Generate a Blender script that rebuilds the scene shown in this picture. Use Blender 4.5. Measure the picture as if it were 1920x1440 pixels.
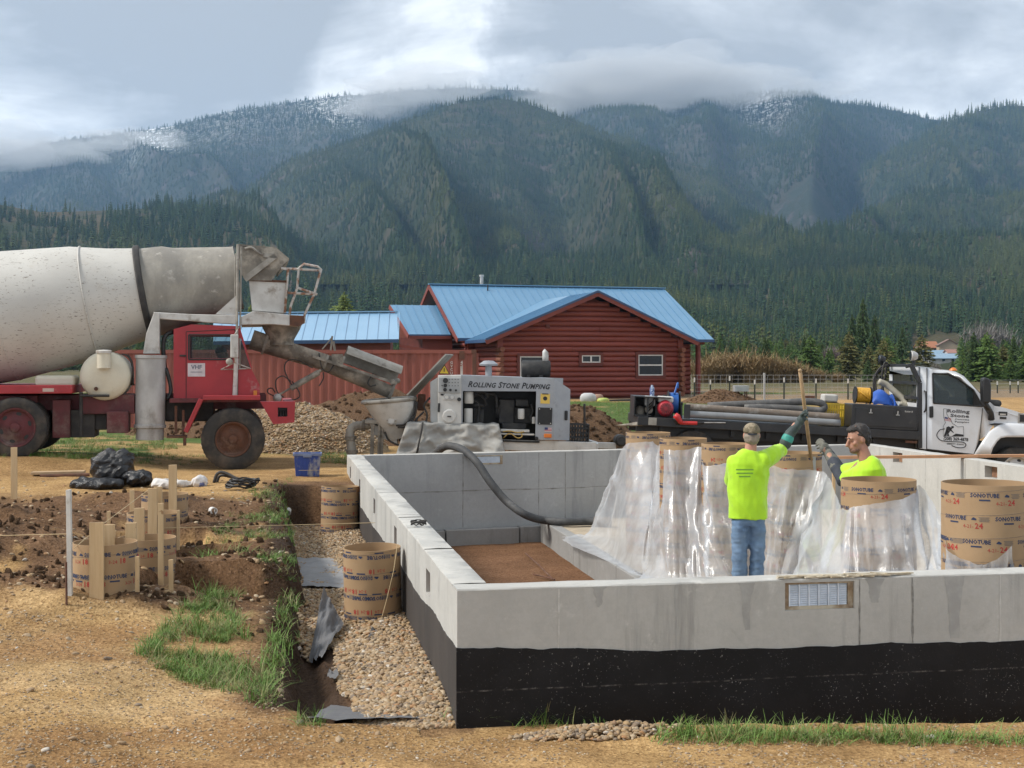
import bpy, bmesh, math, random
import numpy as np
from mathutils import Vector, Matrix, Euler, noise as mnoise
R = math.radians
random.seed(7); rng = np.random.default_rng(7)
for o in list(bpy.data.objects): bpy.data.objects.remove(o)
sc = bpy.context.scene
COL = sc.collection
# ------------------------------------------------------------------ camera, sky, sun, exposure
EYE, FPX, HY = 1.67, 2550.0, 683.0          # eye height, focal length and horizon row for a 1920 px wide frame
cam = bpy.data.cameras.new('camera'); camo = bpy.data.objects.new('camera', cam); COL.objects.link(camo)
cam.sensor_width = 36; cam.lens = 36*FPX/1920; cam.shift_y = -(720-HY)/1920; cam.clip_start = .1; cam.clip_end = 20000
camo.location = (0, 0, EYE); camo.rotation_euler = (R(90), 0, 0); sc.camera = camo
SUN_AZ, SUN_EL = R(-97), R(43)              # azimuth from the view direction (+Y), negative = left
w = bpy.data.worlds.new('World'); sc.world = w; w.use_nodes = True
wn, wl = w.node_tree.nodes, w.node_tree.links; wn.clear()
def WN(t, **k):
    n = wn.new(t)
    for a, v in k.items(): setattr(n, a, v)
    return n
def wmath(op, a, b=None, c=None):
    n = WN('ShaderNodeMath', operation=op)
    for i, v in enumerate((a, b, c)):
        if v is None: continue
        if isinstance(v, (int, float)): n.inputs[i].default_value = v
        else: wl.new(v, n.inputs[i])
    return n.outputs[0]
sky = WN('ShaderNodeTexSky', sky_type='NISHITA', sun_disc=False, sun_elevation=SUN_EL, sun_rotation=SUN_AZ, air_density=1.0, dust_density=1.5)
skb = WN('ShaderNodeBackground'); skb.inputs[1].default_value = .10; wl.new(sky.outputs[0], skb.inputs[0])
tc = WN('ShaderNodeTexCoord')
# a broken deck of cloud: the view ray is projected on a high plane so the cloud flattens towards the horizon
sep = WN('ShaderNodeSeparateXYZ'); wl.new(tc.outputs['Generated'], sep.inputs[0])
dz = wmath('ADD', wmath('MAXIMUM', sep.outputs[2], 0.0), .16)
pu, pv = wmath('DIVIDE', sep.outputs[0], dz), wmath('DIVIDE', sep.outputs[1], dz)
cmb = WN('ShaderNodeCombineXYZ'); wl.new(pu, cmb.inputs[0]); wl.new(pv, cmb.inputs[1])
def wnoise(scale, detail, rough, off, dist=0.0):
    m = WN('ShaderNodeMapping'); m.inputs['Location'].default_value = off; wl.new(cmb.outputs[0], m.inputs[0])
    n = WN('ShaderNodeTexNoise'); n.inputs['Scale'].default_value = scale; n.inputs['Detail'].default_value = detail
    n.inputs['Roughness'].default_value = rough; n.inputs['Distortion'].default_value = dist
    wl.new(m.outputs[0], n.inputs[0]); return n.outputs[0]
n1 = wnoise(.85, 10, .60, (3.1, 1.7, 0), .35); n2 = wnoise(2.6, 9, .62, (8.4, 2.2, 4), .6)
cl = wmath('ADD', wmath('MULTIPLY', wmath('SUBTRACT', n1, .5), 1.6), wmath('MULTIPLY', wmath('SUBTRACT', n2, .5), .55))
cl = wmath('ADD', cl, .455)
nw = WN('ShaderNodeTexNoise'); nw.inputs['Scale'].default_value = 7.0; nw.inputs['Detail'].default_value = 8; nw.inputs['Roughness'].default_value = .62; wl.new(tc.outputs['Generated'], nw.inputs[0])
wob = wmath('MULTIPLY', wmath('SUBTRACT', nw.outputs[0], .5), .16)
def mass(px, py, r0, r1, amt, src, ragged=1.0):          # a lighter break or darker mass in the cloud with a ragged edge
    d = Vector(((px-960)/FPX, 1, (HY-py)/FPX)).normalized()
    vm = WN('ShaderNodeVectorMath', operation='DISTANCE'); wl.new(tc.outputs['Generated'], vm.inputs[0]); vm.inputs[1].default_value = d
    mr = WN('ShaderNodeMapRange', interpolation_type='SMOOTHSTEP'); wl.new(wmath('MULTIPLY_ADD', wob, ragged, vm.outputs['Value']), mr.inputs[0]); mr.inputs[1].default_value = r0; mr.inputs[2].default_value = r1; mr.inputs[3].default_value = amt; mr.inputs[4].default_value = 0
    return wmath('ADD', src, mr.outputs[0])
for b in ((745, 95, .055, .085, .22), (880, 40, .035, .07, .13), (640, 170, .02, .06, .12), (930, 130, .01, .05, .08), (300, 60, .06, .15, -.12), (500, 20, .03, .07, -.10), (130, 245, .02, .09, .13), (360, 215, .02, .06, .10), (1260, 60, .05, .18, -.03), (1720, 40, .04, .16, -.07), (1680, 195, .01, .07, .16), (1880, 140, .02, .07, .08)):
    cl = mass(*b, cl)
cr = WN('ShaderNodeValToRGB'); wl.new(cl, cr.inputs[0]); e = cr.color_ramp.elements
e[0].position = .26; e[0].color = (.37, .395, .425, 1); e[1].position = .68; e[1].color = (.92, .93, .935, 1)
for p, c in ((.40, (.49, .518, .55, 1)), (.50, (.62, .648, .678, 1)), (.58, (.78, .805, .825, 1))):
    x = cr.color_ramp.elements.new(p); x.color = c
clb = WN('ShaderNodeBackground'); wl.new(cr.outputs[0], clb.inputs[0]); clb.inputs[1].default_value = 1.0
mx = WN('ShaderNodeMixShader'); mx.inputs[0].default_value = .98
wl.new(skb.outputs[0], mx.inputs[1]); wl.new(clb.outputs[0], mx.inputs[2])
wo = WN('ShaderNodeOutputWorld'); wl.new(mx.outputs[0], wo.inputs[0])
sl = bpy.data.lights.new('sun', 'SUN'); sl.energy = 3.0; sl.angle = R(11); sl.color = (1, .95, .87)
so = bpy.data.objects.new('sun', sl); COL.objects.link(so); so.location = (-40, 10, 60)
sd = Vector((math.sin(SUN_AZ)*math.cos(SUN_EL), math.cos(SUN_AZ)*math.cos(SUN_EL), math.sin(SUN_EL)))
so.rotation_euler = sd.to_track_quat('Z', 'Y').to_euler()
vs = sc.view_settings; vs.view_transform = 'Standard'; vs.look = 'None'; vs.gamma = 1; vs.use_curve_mapping = False; vs.exposure = .52
cy = sc.cycles; cy.use_denoising = True; cy.max_bounces = 6; cy.transparent_max_bounces = 16; cy.volume_bounces = 1
cy.use_adaptive_sampling = True; cy.adaptive_threshold = .015; cy.sample_clamp_indirect = 6
sc.render.film_transparent = False
# ------------------------------------------------------------------ numeric noise
def _h(ix, iy, s):
    n = (ix*374761393 + iy*668265263 + s*982451653) & 0xffffffff
    n = ((n ^ (n >> 13))*1274126177) & 0xffffffff
    return ((n ^ (n >> 16)) & 0xffff)/65535.0
def vnoise(x, y, s=0):
    x = np.asarray(x, float); y = np.asarray(y, float)
    ix, iy = np.floor(x).astype(np.int64), np.floor(y).astype(np.int64); fx, fy = x-ix, y-iy
    fx = fx*fx*(3-2*fx); fy = fy*fy*(3-2*fy)
    a, b, c, d = _h(ix, iy, s), _h(ix+1, iy, s), _h(ix, iy+1, s), _h(ix+1, iy+1, s)
    return (a*(1-fx)+b*fx)*(1-fy)+(c*(1-fx)+d*fx)*fy
def fbm(x, y, oct=4, s=0, g=.5):
    t, a, n = 0, 1, 0
    for i in range(oct):
        t = t+a*(vnoise(np.asarray(x)*2**i+i*17.3, np.asarray(y)*2**i-i*9.1, s+i)-.5); n += a; a *= g
    return t/n*2
def sstep(a, b, x):
    t = np.clip((np.asarray(x, float)-a)/(b-a), 0, 1); return t*t*(3-2*t)
# ------------------------------------------------------------------ objects
def at(px, py, Y): return Vector(((px-960)*Y/FPX, Y, EYE-(py-HY)*Y/FPX))
def tag(o, label=None, cat=None, group=None, kind=None):
    for k, v in (('label', label), ('category', cat), ('group', group), ('kind', kind)):
        if v: o[k] = v
    return o
def empty(name, loc=(0, 0, 0), rot=(0, 0, 0), **t):
    o = bpy.data.objects.new(name, None); COL.objects.link(o); o.location = loc; o.rotation_euler = rot; o.empty_display_size = .2
    return tag(o, **t)
class Frame:
    """local frame of a thing; hit() meets a line of sight with the plane y = off of that frame"""
    def __init__(s, loc, rot): s.M = Matrix.Translation(loc) @ Euler(rot).to_matrix().to_4x4(); s.I = s.M.inverted()
    def hit(s, px, py, off=0.0):
        o = s.I @ Vector((0, 0, EYE)); d = (s.I.to_3x3() @ Vector(((px-960)/FPX, 1, (HY-py)/FPX)))
        return o+d*((off-o.y)/d.y)
    def xz(s, px, py, off=0.0): p = s.hit(px, py, off); return (p.x, p.z)
class MB:
    def __init__(s): s.v = []; s.f = []; s.m = []; s.cur = 0
    def add(s, vs, fs):
        n = len(s.v); s.v += [tuple(v) for v in vs]; s.f += [tuple(i+n for i in f) for f in fs]; s.m += [s.cur]*len(fs); return s
    def box(s, a, b, M=None):
        x0, y0, z0 = (min(a[i], b[i]) for i in range(3)); x1, y1, z1 = (max(a[i], b[i]) for i in range(3))
        vs = [(x0,y0,z0),(x1,y0,z0),(x1,y1,z0),(x0,y1,z0),(x0,y0,z1),(x1,y0,z1),(x1,y1,z1),(x0,y1,z1)]
        if M is not None: vs = [M @ Vector(v) for v in vs]
        return s.add(vs, [(0,3,2,1),(4,5,6,7),(0,1,5,4),(1,2,6,5),(2,3,7,6),(3,0,4,7)])
    def beam(s, p, q, w, h, up=(0, 0, 1)):
        p, q = Vector(p), Vector(q); d = q-p; L = d.length; d.normalize(); u = Vector(up)
        if abs(d.dot(u)) > .98: u = Vector((0, 1, 0))
        x = d.cross(u).normalized(); z = x.cross(d)
        M = Matrix((x, d, z)).transposed().to_4x4(); M.translation = p
        return s.box((-w/2, 0, -h/2), (w/2, L, h/2), M)
    def prism(s, poly, y0, y1):
        """polygon in x,z extruded along y"""
        a = sum(poly[i][0]*poly[(i+1) % len(poly)][1]-poly[(i+1) % len(poly)][0]*poly[i][1] for i in range(len(poly)))
        if a < 0: poly = poly[::-1]
        n = len(poly); vs = [(x, y0, z) for x, z in poly]+[(x, y1, z) for x, z in poly]
        return s.add(vs, [tuple(range(n)), tuple(range(2*n-1, n-1, -1))]+[(i, i+n, (i+1) % n+n, (i+1) % n) for i in range(n)])
    def cone(s, p, q, r0, r1, n=16, caps=True):
        p, q = Vector(p), Vector(q); d = (q-p).normalized(); u = Vector((0, 0, 1)) if abs(d.z) < .95 else Vector((1, 0, 0))
        x = d.cross(u).normalized(); y = d.cross(x); vs = []
        for c, r in ((p, r0), (q, r1)):
            vs += [c+x*(r*math.cos(2*math.pi*i/n))+y*(r*math.sin(2*math.pi*i/n)) for i in range(n)]
        fs = [(i, (i+1) % n, (i+1) % n+n, i+n) for i in range(n)]
        if caps: fs += [tuple(range(n-1, -1, -1)), tuple(range(n, 2*n))]
        return s.add(vs, fs)
    def cyl(s, p, q, r, n=16): return s.cone(p, q, r, r, n)
    def lathe(s, p, q, prof, n=32, closed=False):
        """prof: (distance along p->q, radius)"""
        p, q = Vector(p), Vector(q); d = (q-p).normalized(); u = Vector((0, 0, 1)) if abs(d.z) < .95 else Vector((1, 0, 0))
        x = d.cross(u).normalized(); y = d.cross(x); vs = []; fs = []
        for t, r in prof: vs += [p+d*t+x*(r*math.cos(2*math.pi*i/n))+y*(r*math.sin(2*math.pi*i/n)) for i in range(n)]
        for k in range(len(prof)-1): fs += [(k*n+i, k*n+(i+1) % n, (k+1)*n+(i+1) % n, (k+1)*n+i) for i in range(n)]
        if closed: fs += [((len(prof)-1)*n+i, (len(prof)-1)*n+(i+1) % n, (i+1) % n, i) for i in range(n)]
        return s.add(vs, fs)
    def tube(s, pts, r, n=8, caps=True):
        pts = [Vector(p) for p in pts]; k = len(pts); rs = r if hasattr(r, '__len__') else [r]*k
        vs = []; fs = []; x = None
        for i, p in enumerate(pts):
            d = (pts[min(i+1, k-1)]-pts[max(i-1, 0)]).normalized()
            if x is None:
                u = Vector((0, 0, 1)) if abs(d.z) < .9 else Vector((1, 0, 0)); x = d.cross(u).normalized()
            else: x = (x-d*x.dot(d)).normalized()
            y = d.cross(x); vs += [p+x*(rs[i]*math.cos(2*math.pi*j/n))+y*(rs[i]*math.sin(2*math.pi*j/n)) for j in range(n)]
        for i in range(k-1): fs += [(i*n+j, i*n+(j+1) % n, (i+1)*n+(j+1) % n, (i+1)*n+j) for j in range(n)]
        if caps: fs += [tuple(range(n-1, -1, -1)), tuple(range((k-1)*n, k*n))]
        return s.add(vs, fs)
    def grid(s, P, closed_u=False):
        """P[i][j] points"""
        a, b = len(P), len(P[0]); vs = [p for r in P for p in r]; fs = []
        for i in range(a if closed_u else a-1):
            for j in range(b-1): fs.append((i*b+j, ((i+1) % a)*b+j, ((i+1) % a)*b+j+1, i*b+j+1))
        return s.add(vs, fs)
    def ball(s, c, r, n=12, m=8):
        c = Vector(c); r = r if hasattr(r, '__len__') else (r, r, r)
        P = [[(c.x+r[0]*math.sin(math.pi*j/m)*math.cos(2*math.pi*i/n), c.y+r[1]*math.sin(math.pi*j/m)*math.sin(2*math.pi*i/n), c.z+r[2]*math.cos(math.pi*j/m)) for j in range(m+1)] for i in range(n)]
        return s.grid(P, True)
    def mesh(s, name, mats, smooth=False):
        me = bpy.data.meshes.new(name); me.from_pydata(s.v, [], s.f)
        for m in (mats if isinstance(mats, (list, tuple)) else [mats]): me.materials.append(m)
        if any(s.m): me.polygons.foreach_set('material_index', s.m)
        bm = bmesh.new(); bm.from_mesh(me); bmesh.ops.remove_doubles(bm, verts=bm.verts, dist=1e-5); bmesh.ops.recalc_face_normals(bm, faces=bm.faces); bm.to_mesh(me); bm.free()
        if smooth: me.polygons.foreach_set('use_smooth', [True]*len(me.polygons))
        me.update(); return me
    def build(s, name, mats, parent=None, smooth=False, bevel=0, seg=2, auto=None, **t):
        o = link(name, s.mesh(name, mats, smooth), parent)
        if auto: smooth_by_angle(o.data, auto)
        if bevel:
            m = o.modifiers.new('bevel', 'BEVEL'); m.width = bevel; m.segments = seg; m.limit_method = 'ANGLE'; m.angle_limit = R(40); m.harden_normals = False
        return tag(o, **t)
def smooth_by_angle(me, deg=35):
    bm = bmesh.new(); bm.from_mesh(me)
    for f in bm.faces: f.smooth = True
    for e in bm.edges:
        if len(e.link_faces) == 2 and e.calc_face_angle(0) > R(deg): e.smooth = False
    bm.to_mesh(me); bm.free()
def link(name, data, parent=None, M=None):
    o = bpy.data.objects.new(name, data); COL.objects.link(o)
    if parent is not None: o.parent = parent
    if M is not None: o.matrix_local = M
    return o
def copy_tree(o, parent=None):
    c = o.copy(); COL.objects.link(c); c.parent = parent
    for ch in list(o.children): copy_tree(ch, c)
    return c
def bez(pts, n=24):
    """smooth curve through points (Catmull-Rom)"""
    P = [Vector(p) for p in pts]; P = [2*P[0]-P[1]]+P+[2*P[-1]-P[-2]]; out = []; k = len(P)-3
    for i in range(k):
        a, b, c, d = P[i:i+4]
        for j in range(max(2, n//k)):
            t = j/max(2, n//k); out.append(.5*((2*b)+(c-a)*t+(2*a-5*b+4*c-d)*t*t+(3*b-a-3*c+d)*t**3))
    return out+[P[-2]]
TMP = bpy.data.scenes.new('workshop')                               # small side scene in which text and garments are evaluated
def evaluated(o):
    TMP.collection.objects.link(o); vl_ = TMP.view_layers[0]; vl_.update(); dg = vl_.depsgraph; dg.update(); return o.evaluated_get(dg)
def text_mesh(txt, size=1.0, bold=0.0, shear=0.0, space=1.0, align='CENTER', caps=1.0, res=2):
    cu = bpy.data.curves.new('t', 'FONT'); cu.body = txt; cu.size = size; cu.offset = bold; cu.shear = shear; cu.space_character = space
    cu.align_x = align; cu.align_y = 'CENTER'; cu.resolution_u = res; cu.small_caps_scale = caps
    if caps != 1:
        for i, c in enumerate(txt):
            if c.islower(): cu.body_format[i].use_small_caps = True
    o = bpy.data.objects.new('t', cu); ev = evaluated(o)
    me = ev.to_mesh(); v = [tuple(p.co) for p in me.vertices]; f = [tuple(p.vertices) for p in me.polygons]
    ev.to_mesh_clear(); bpy.data.objects.remove(o); bpy.data.curves.remove(cu); return v, f
# ------------------------------------------------------------------ materials
MATS = {}
class NT:
    def __init__(s, name):
        s.m = bpy.data.materials.new(name); s.m.use_nodes = True; s.t = s.m.node_tree; s.n = s.t.nodes; s.l = s.t.links
        s.b = s.n['Principled BSDF']; s.co = s.n.new('ShaderNodeTexCoord').outputs['Object']
    def inp(s, sock, v):
        if v is None: return
        if hasattr(v, 'links'): s.l.new(v, sock)
        elif hasattr(v, '__len__') and len(v) == 3 and sock.type == 'RGBA': sock.default_value = (*v, 1)
        else: sock.default_value = v
    def noise(s, scale, detail=4, rough=.55, vec=None, stretch=None, dist=0):
        v = vec or s.co
        if stretch:
            m = s.n.new('ShaderNodeMapping'); m.inputs['Scale'].default_value = stretch; s.l.new(v, m.inputs[0]); v = m.outputs[0]
        n = s.n.new('ShaderNodeTexNoise'); n.inputs['Scale'].default_value = scale; n.inputs['Detail'].default_value = detail; n.inputs['Roughness'].default_value = rough; n.inputs['Distortion'].default_value = dist
        s.l.new(v, n.inputs[0]); return n.outputs[0]
    def vor(s, scale, feature='F1', out='Distance', vec=None, stretch=None):
        v = vec or s.co
        if stretch:
            m = s.n.new('ShaderNodeMapping'); m.inputs['Scale'].default_value = stretch; s.l.new(v, m.inputs[0]); v = m.outputs[0]
        n = s.n.new('ShaderNodeTexVoronoi'); n.feature = feature; n.inputs['Scale'].default_value = scale; s.l.new(v, n.inputs[0]); return n.outputs[out]
    def ramp(s, src, lo, hi, a=0.0, b=1.0):
        n = s.n.new('ShaderNodeMapRange'); n.interpolation_type = 'SMOOTHSTEP'; s.inp(n.inputs[0], src)
        for i, v in enumerate((lo, hi, a, b)): n.inputs[i+1].default_value = v
        return n.outputs[0]
    def mix(s, f, a, b, mode='MIX'):
        n = s.n.new('ShaderNodeMix'); n.data_type = 'RGBA'; n.blend_type = mode
        s.inp(n.inputs[0], f); s.inp(n.inputs[6], a); s.inp(n.inputs[7], b); return n.outputs[2]
    def math(s, op, a, b=None):
        n = s.n.new('ShaderNodeMath'); n.operation = op; s.inp(n.inputs[0], a); s.inp(n.inputs[1], b); return n.outputs[0]
    def xyz(s, vec=None):
        n = s.n.new('ShaderNodeSeparateXYZ'); s.l.new(vec or s.co, n.inputs[0]); return n.outputs
    def attr(s, name, out='Color'):
        n = s.n.new('ShaderNodeAttribute'); n.attribute_name = name; return n.outputs[out]
    def rand(s): return s.n.new('ShaderNodeObjectInfo').outputs['Random']
    def bump(s, h, strength=.3, dist=.01, prev=None):
        n = s.n.new('ShaderNodeBump'); n.inputs['Strength'].default_value = strength; n.inputs['Distance'].default_value = dist
        s.l.new(h, n.inputs['Height'])
        if prev is not None: s.l.new(prev, n.inputs['Normal'])
        return n.outputs[0]
    def out(s, color=None, rough=.6, metal=0.0, normal=None, **k):
        s.inp(s.b.inputs['Base Color'], color); s.inp(s.b.inputs['Roughness'], rough); s.inp(s.b.inputs['Metallic'], metal)
        if normal is not None: s.l.new(normal, s.b.inputs['Normal'])
        for a, v in k.items(): s.inp(s.b.inputs[a.replace('_', ' ')], v)
        MATS[s.m.name] = s.m; return s.m
def simple(name, c, c2=None, scale=4, rough=.55, metal=0.0, bump=0.0, bscale=60, lo=.35, hi=.7, dirt=None, dscale=3, dlo=.5, dhi=.75, stretch=None, bdist=.004, vary=0, **k):
    """base colour broken up by a second tone, optional dirt or wear patches and fine relief"""
    t = NT(name); c2 = c2 or tuple(x*.82 for x in c)
    col = t.mix(t.ramp(t.noise(scale, 5, .6, stretch=stretch), lo, hi), c, c2)
    if vary: col = t.mix(t.math('MULTIPLY', t.rand(), vary), col, tuple(x*.5 for x in c))
    if dirt: col = t.mix(t.ramp(t.noise(dscale, 8, .65, stretch=stretch), dlo, dhi), col, dirt)
    nm = t.bump(t.noise(bscale, 3, .6, stretch=stretch), bump, bdist) if bump else None
    return t.out(col, rough, metal, nm, **k)
def gn_scatter(name, pts, rots, scales, idx, protos, mats=None, **t):
    """one object whose points carry copies of the prototype meshes"""
    me = bpy.data.meshes.new(name); n = len(pts); me.vertices.add(n); me.vertices.foreach_set('co', np.asarray(pts, np.float32).ravel())
    for nm, ty, d, key in (('rot', 'FLOAT_VECTOR', rots, 'vector'), ('scl', 'FLOAT_VECTOR', scales, 'vector'), ('idx', 'INT', idx, 'value')):
        a = me.attributes.new(nm, ty, 'POINT'); a.data.foreach_set(key, np.asarray(d, np.int32 if ty == 'INT' else np.float32).ravel())
    c = bpy.data.collections.new(name+'_kinds')
    for i, p in enumerate(protos):
        o = bpy.data.objects.new('%s_%02d' % (name, i), p); c.objects.link(o)
    g = bpy.data.node_groups.new(name, 'GeometryNodeTree'); g.interface.new_socket('Geometry', in_out='INPUT', socket_type='NodeSocketGeometry'); g.interface.new_socket('Geometry', in_out='OUTPUT', socket_type='NodeSocketGeometry')
    N = g.nodes.new; L = g.links.new; gi, go = N('NodeGroupInput'), N('NodeGroupOutput'); ci = N('GeometryNodeCollectionInfo'); ci.inputs[0].default_value = c; ci.inputs[1].default_value = True; ci.inputs[2].default_value = True
    iop = N('GeometryNodeInstanceOnPoints'); iop.inputs['Pick Instance'].default_value = True
    def na(nm, ty): x = N('GeometryNodeInputNamedAttribute'); x.data_type = ty; x.inputs[0].default_value = nm; return x.outputs[0]
    er = N('FunctionNodeEulerToRotation'); L(na('rot', 'FLOAT_VECTOR'), er.inputs[0]); L(er.outputs[0], iop.inputs['Rotation']); L(na('scl', 'FLOAT_VECTOR'), iop.inputs['Scale']); L(na('idx', 'INT'), iop.inputs['Instance Index'])
    L(gi.outputs[0], iop.inputs['Points']); L(ci.outputs[0], iop.inputs['Instance']); L(iop.outputs[0], go.inputs[0])
    o = link(name, me); m = o.modifiers.new('scatter', 'NODES'); m.node_group = g
    return tag(o, kind='stuff', **t)
# ------------------------------------------------------------------ the lie of the land
WT = .34                                                        # level of the wall tops
QA, QB, QC, QD = (Vector((-.322, 7.99)), Vector((8.07, 9.54)), Vector((-2.41, 19.9)), Vector((6.01, 22.77)))
def edge_dist(p, q, X, Y):                                      # signed distance, positive to the left of p->q
    d = (q-p).normalized(); return d.x*(Y-p.y)-d.y*(X-p.x)
CTRL = np.array([(-5,5,-.2),(-2.5,6,-.27),(0,6,-.34),(3,6,-.4),(6,7,-.4),(-4,10,-.08),(-3,8,-.2),(-1.6,8,-.31),(0,7.5,-.41),(3.2,7.9,-.43),(-3,12,0),(-2.6,14,.04),(-5,14,.05),(-4,18,.08),
  (-2.8,20,.06),(-8,25,.16),(-4.4,21.4,0),(-7.6,20.9,.27),(-9.5,20.7,.3),(-6,19,.1),(-7,30,.1),(-1,22,-.02),(3,24,-.2),(6,25,-.45),(10,25,-.62),(10,30,-.55),(8,34,-.3),(0,36,0),(5,45,0),(10,64,0),(0,69,0),(-10,44,-.42),(-16,62,0),(20,69,0),(30,109,.1),(0,140,0),(60,140,0),(-60,140,0)])
def ground_z(X, Y):
    X = np.asarray(X, float); Y = np.asarray(Y, float); num = 0; den = 0
    for a, b, c in CTRL:
        ww = 1/(((X-a)**2+(Y-b)**2)+.25)**1.6/(1+.0*Y); num = num+ww*c; den = den+ww
    z = num/den
    near = sstep(30, 14, Y)
    z = z+near*(.035*fbm(X*1.1, Y*1.1, 4, 3)+.018*fbm(X*5, Y*5, 3, 9))+sstep(10, 60, Y)*.12*fbm(X*.08, Y*.08, 3, 5)*sstep(160, 60, Y)
    # dug-over ground by the piers: heaps and holes
    dig = sstep(-1.7, -2.1, X+.25*fbm(X*1.3, Y*1.3, 3, 21))*sstep(9.75, 10.15, Y+.15*fbm(X*1.5, Y*1.2, 3, 22))*sstep(17.2, 15.6, Y)
    z = z+dig*(.10*fbm(X*1.0, Y*.9, 4, 31)+.05*np.abs(fbm(X*3.2, Y*3.2, 3, 33)))
    for cx, cy, rx, ry, h in ((-4.55,11.9,.75,.7,.26),(-5.0,13.6,.9,.6,.22),(-3.95,10.35,.55,.3,.10),(-3.1,13.2,.5,.35,.10),(-5.1,10.9,.8,.5,.16),(-2.5,12.3,.5,.3,.08),(-4.3,15.2,.8,.5,.16),(-2.9,9.95,.8,.18,.05)):
        z = z+h*np.exp(-((X-cx)/rx)**2-((Y-cy)/ry)**2)*(1+.35*fbm(X*4, Y*4, 3, 41))
    for x0, x1, y0, y1, dpt in ((-3.0,-1.62,10.42,11.22,-.30),(-3.2,-2.35,11.75,12.3,-.18),(-3.9,-2.9,12.6,13.15,-.12)):
        nx, ny = X+.09*fbm(X*3, Y*3, 3, 51), Y+.10*fbm(X*3+7, Y*3, 3, 52)
        k = sstep(x0, x0+.25, nx)*sstep(x1, x1-.12, nx)*sstep(y0, y0+.22, ny)*sstep(y1, y1-.06, ny); z = z*(1-k)+dpt*k
    # drain trench filled with gravel along the side wall
    dl = -edge_dist(QA, QC, X, Y)                               # positive inside the foundation, negative outside
    df = edge_dist(QA, QB, X, Y)
    nz = .07*fbm(X*2.4, Y*2.4, 4, 61)
    k = sstep(-.93-.1*sstep(14, 17, Y), -.80, dl+nz)*sstep(-.30, -.12, df+nz*.6)*sstep(10.2, 9.95, df+nz)*(dl < .1)
    k2 = sstep(-1.02, -.86, dl+nz)*sstep(-.10, .25, df+nz)*sstep(2.6, 2.2, df+nz)*(dl < .1)
    z = z*(1-k)+(-.46+.02*fbm(X*2, Y*2, 2, 66))*k
    k2 = k2*(1-sstep(-.80, -.66, dl+nz)); z = z*(1-k2)+(-.56)*k2
    # hollow along the front wall
    nf = .05*fbm(X*2, Y*2, 3, 71)
    k = sstep(-.50-.08*sstep(1, 4, X), -.22, df+nf)*(dl > -.25)*(df < .1); z = z*(1-k)+(-.47-.22*sstep(.2, 1.8, X))*k
    # inside the walls
    ins = (dl > .1) & (df > .1) & (edge_dist(QB, QD, X, Y) > .1) & (edge_dist(QC, QD, X, Y) < -.1)
    z = np.where(ins, -1.0+.02*fbm(X*2, Y*2, 4, 81)+.03*sstep(1.6, .2, dl), z)
    return z
def zones(X, Y):
    """weights of loose tan gravel, brown soil, dark damp soil, turf, inside soil, stony bank"""
    dl = -edge_dist(QA, QC, X, Y); df = edge_dist(QA, QB, X, Y)
    ins = (dl > .1) & (df > .1) & (edge_dist(QB, QD, X, Y) > .1) & (edge_dist(QC, QD, X, Y) < -.1)
    nz = fbm(X*.9, Y*.9, 5, 91); n2 = fbm(X*2.7, Y*2.7, 4, 92)
    soil = sstep(-1.55, -2.0, X+.35*nz)*sstep(9.75, 10.15, Y+.3*n2)*sstep(16.8, 15.6, Y+.6*nz)*sstep(-.35, .15, nz+.8*n2+.38)
    soil = np.maximum(soil, sstep(-1.45, -1.0, dl+.12*n2)*sstep(-.3, .1, df+.2*n2)*(dl < .1)*sstep(11.5, 10.5, df))
    soil = np.maximum(soil, sstep(8.0, 8.6, Y+.2*nz)*sstep(-.75, -1.2, X)*sstep(-2.3, -1.7, X+.3*n2)*.85)
    turf = sstep(24.5, 26, Y)*sstep(63, 60, Y+2*nz)*sstep(-.95, -.45, nz+.35*n2)*sstep(-3, 1.0, X+.4*nz)*sstep(.235, .20, X/np.maximum(Y, 1)-.12*sstep(40, 30, Y))
    turf = np.maximum(turf, sstep(20.5, 22.5, Y+.8*nz)*sstep(26, 24.8, Y)*sstep(-4.0, -4.9, X)*sstep(-.1, .25, nz+.4*n2))
    turf = np.maximum(turf, sstep(24, 25.5, Y+nz)*sstep(-3.2, -4, X)*sstep(-.4, .1, nz+.3*n2))
    turf = np.maximum(turf, sstep(72, 76, Y)*sstep(-.1, .25, fbm(X*.1, Y*.25, 3, 95)))
    bank = sstep(64, 67, Y)*sstep(125, 110, Y)*(1-turf)
    return soil*(~ins), turf*(~ins), bank*(~ins), ins*1.0, nz, n2
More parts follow.
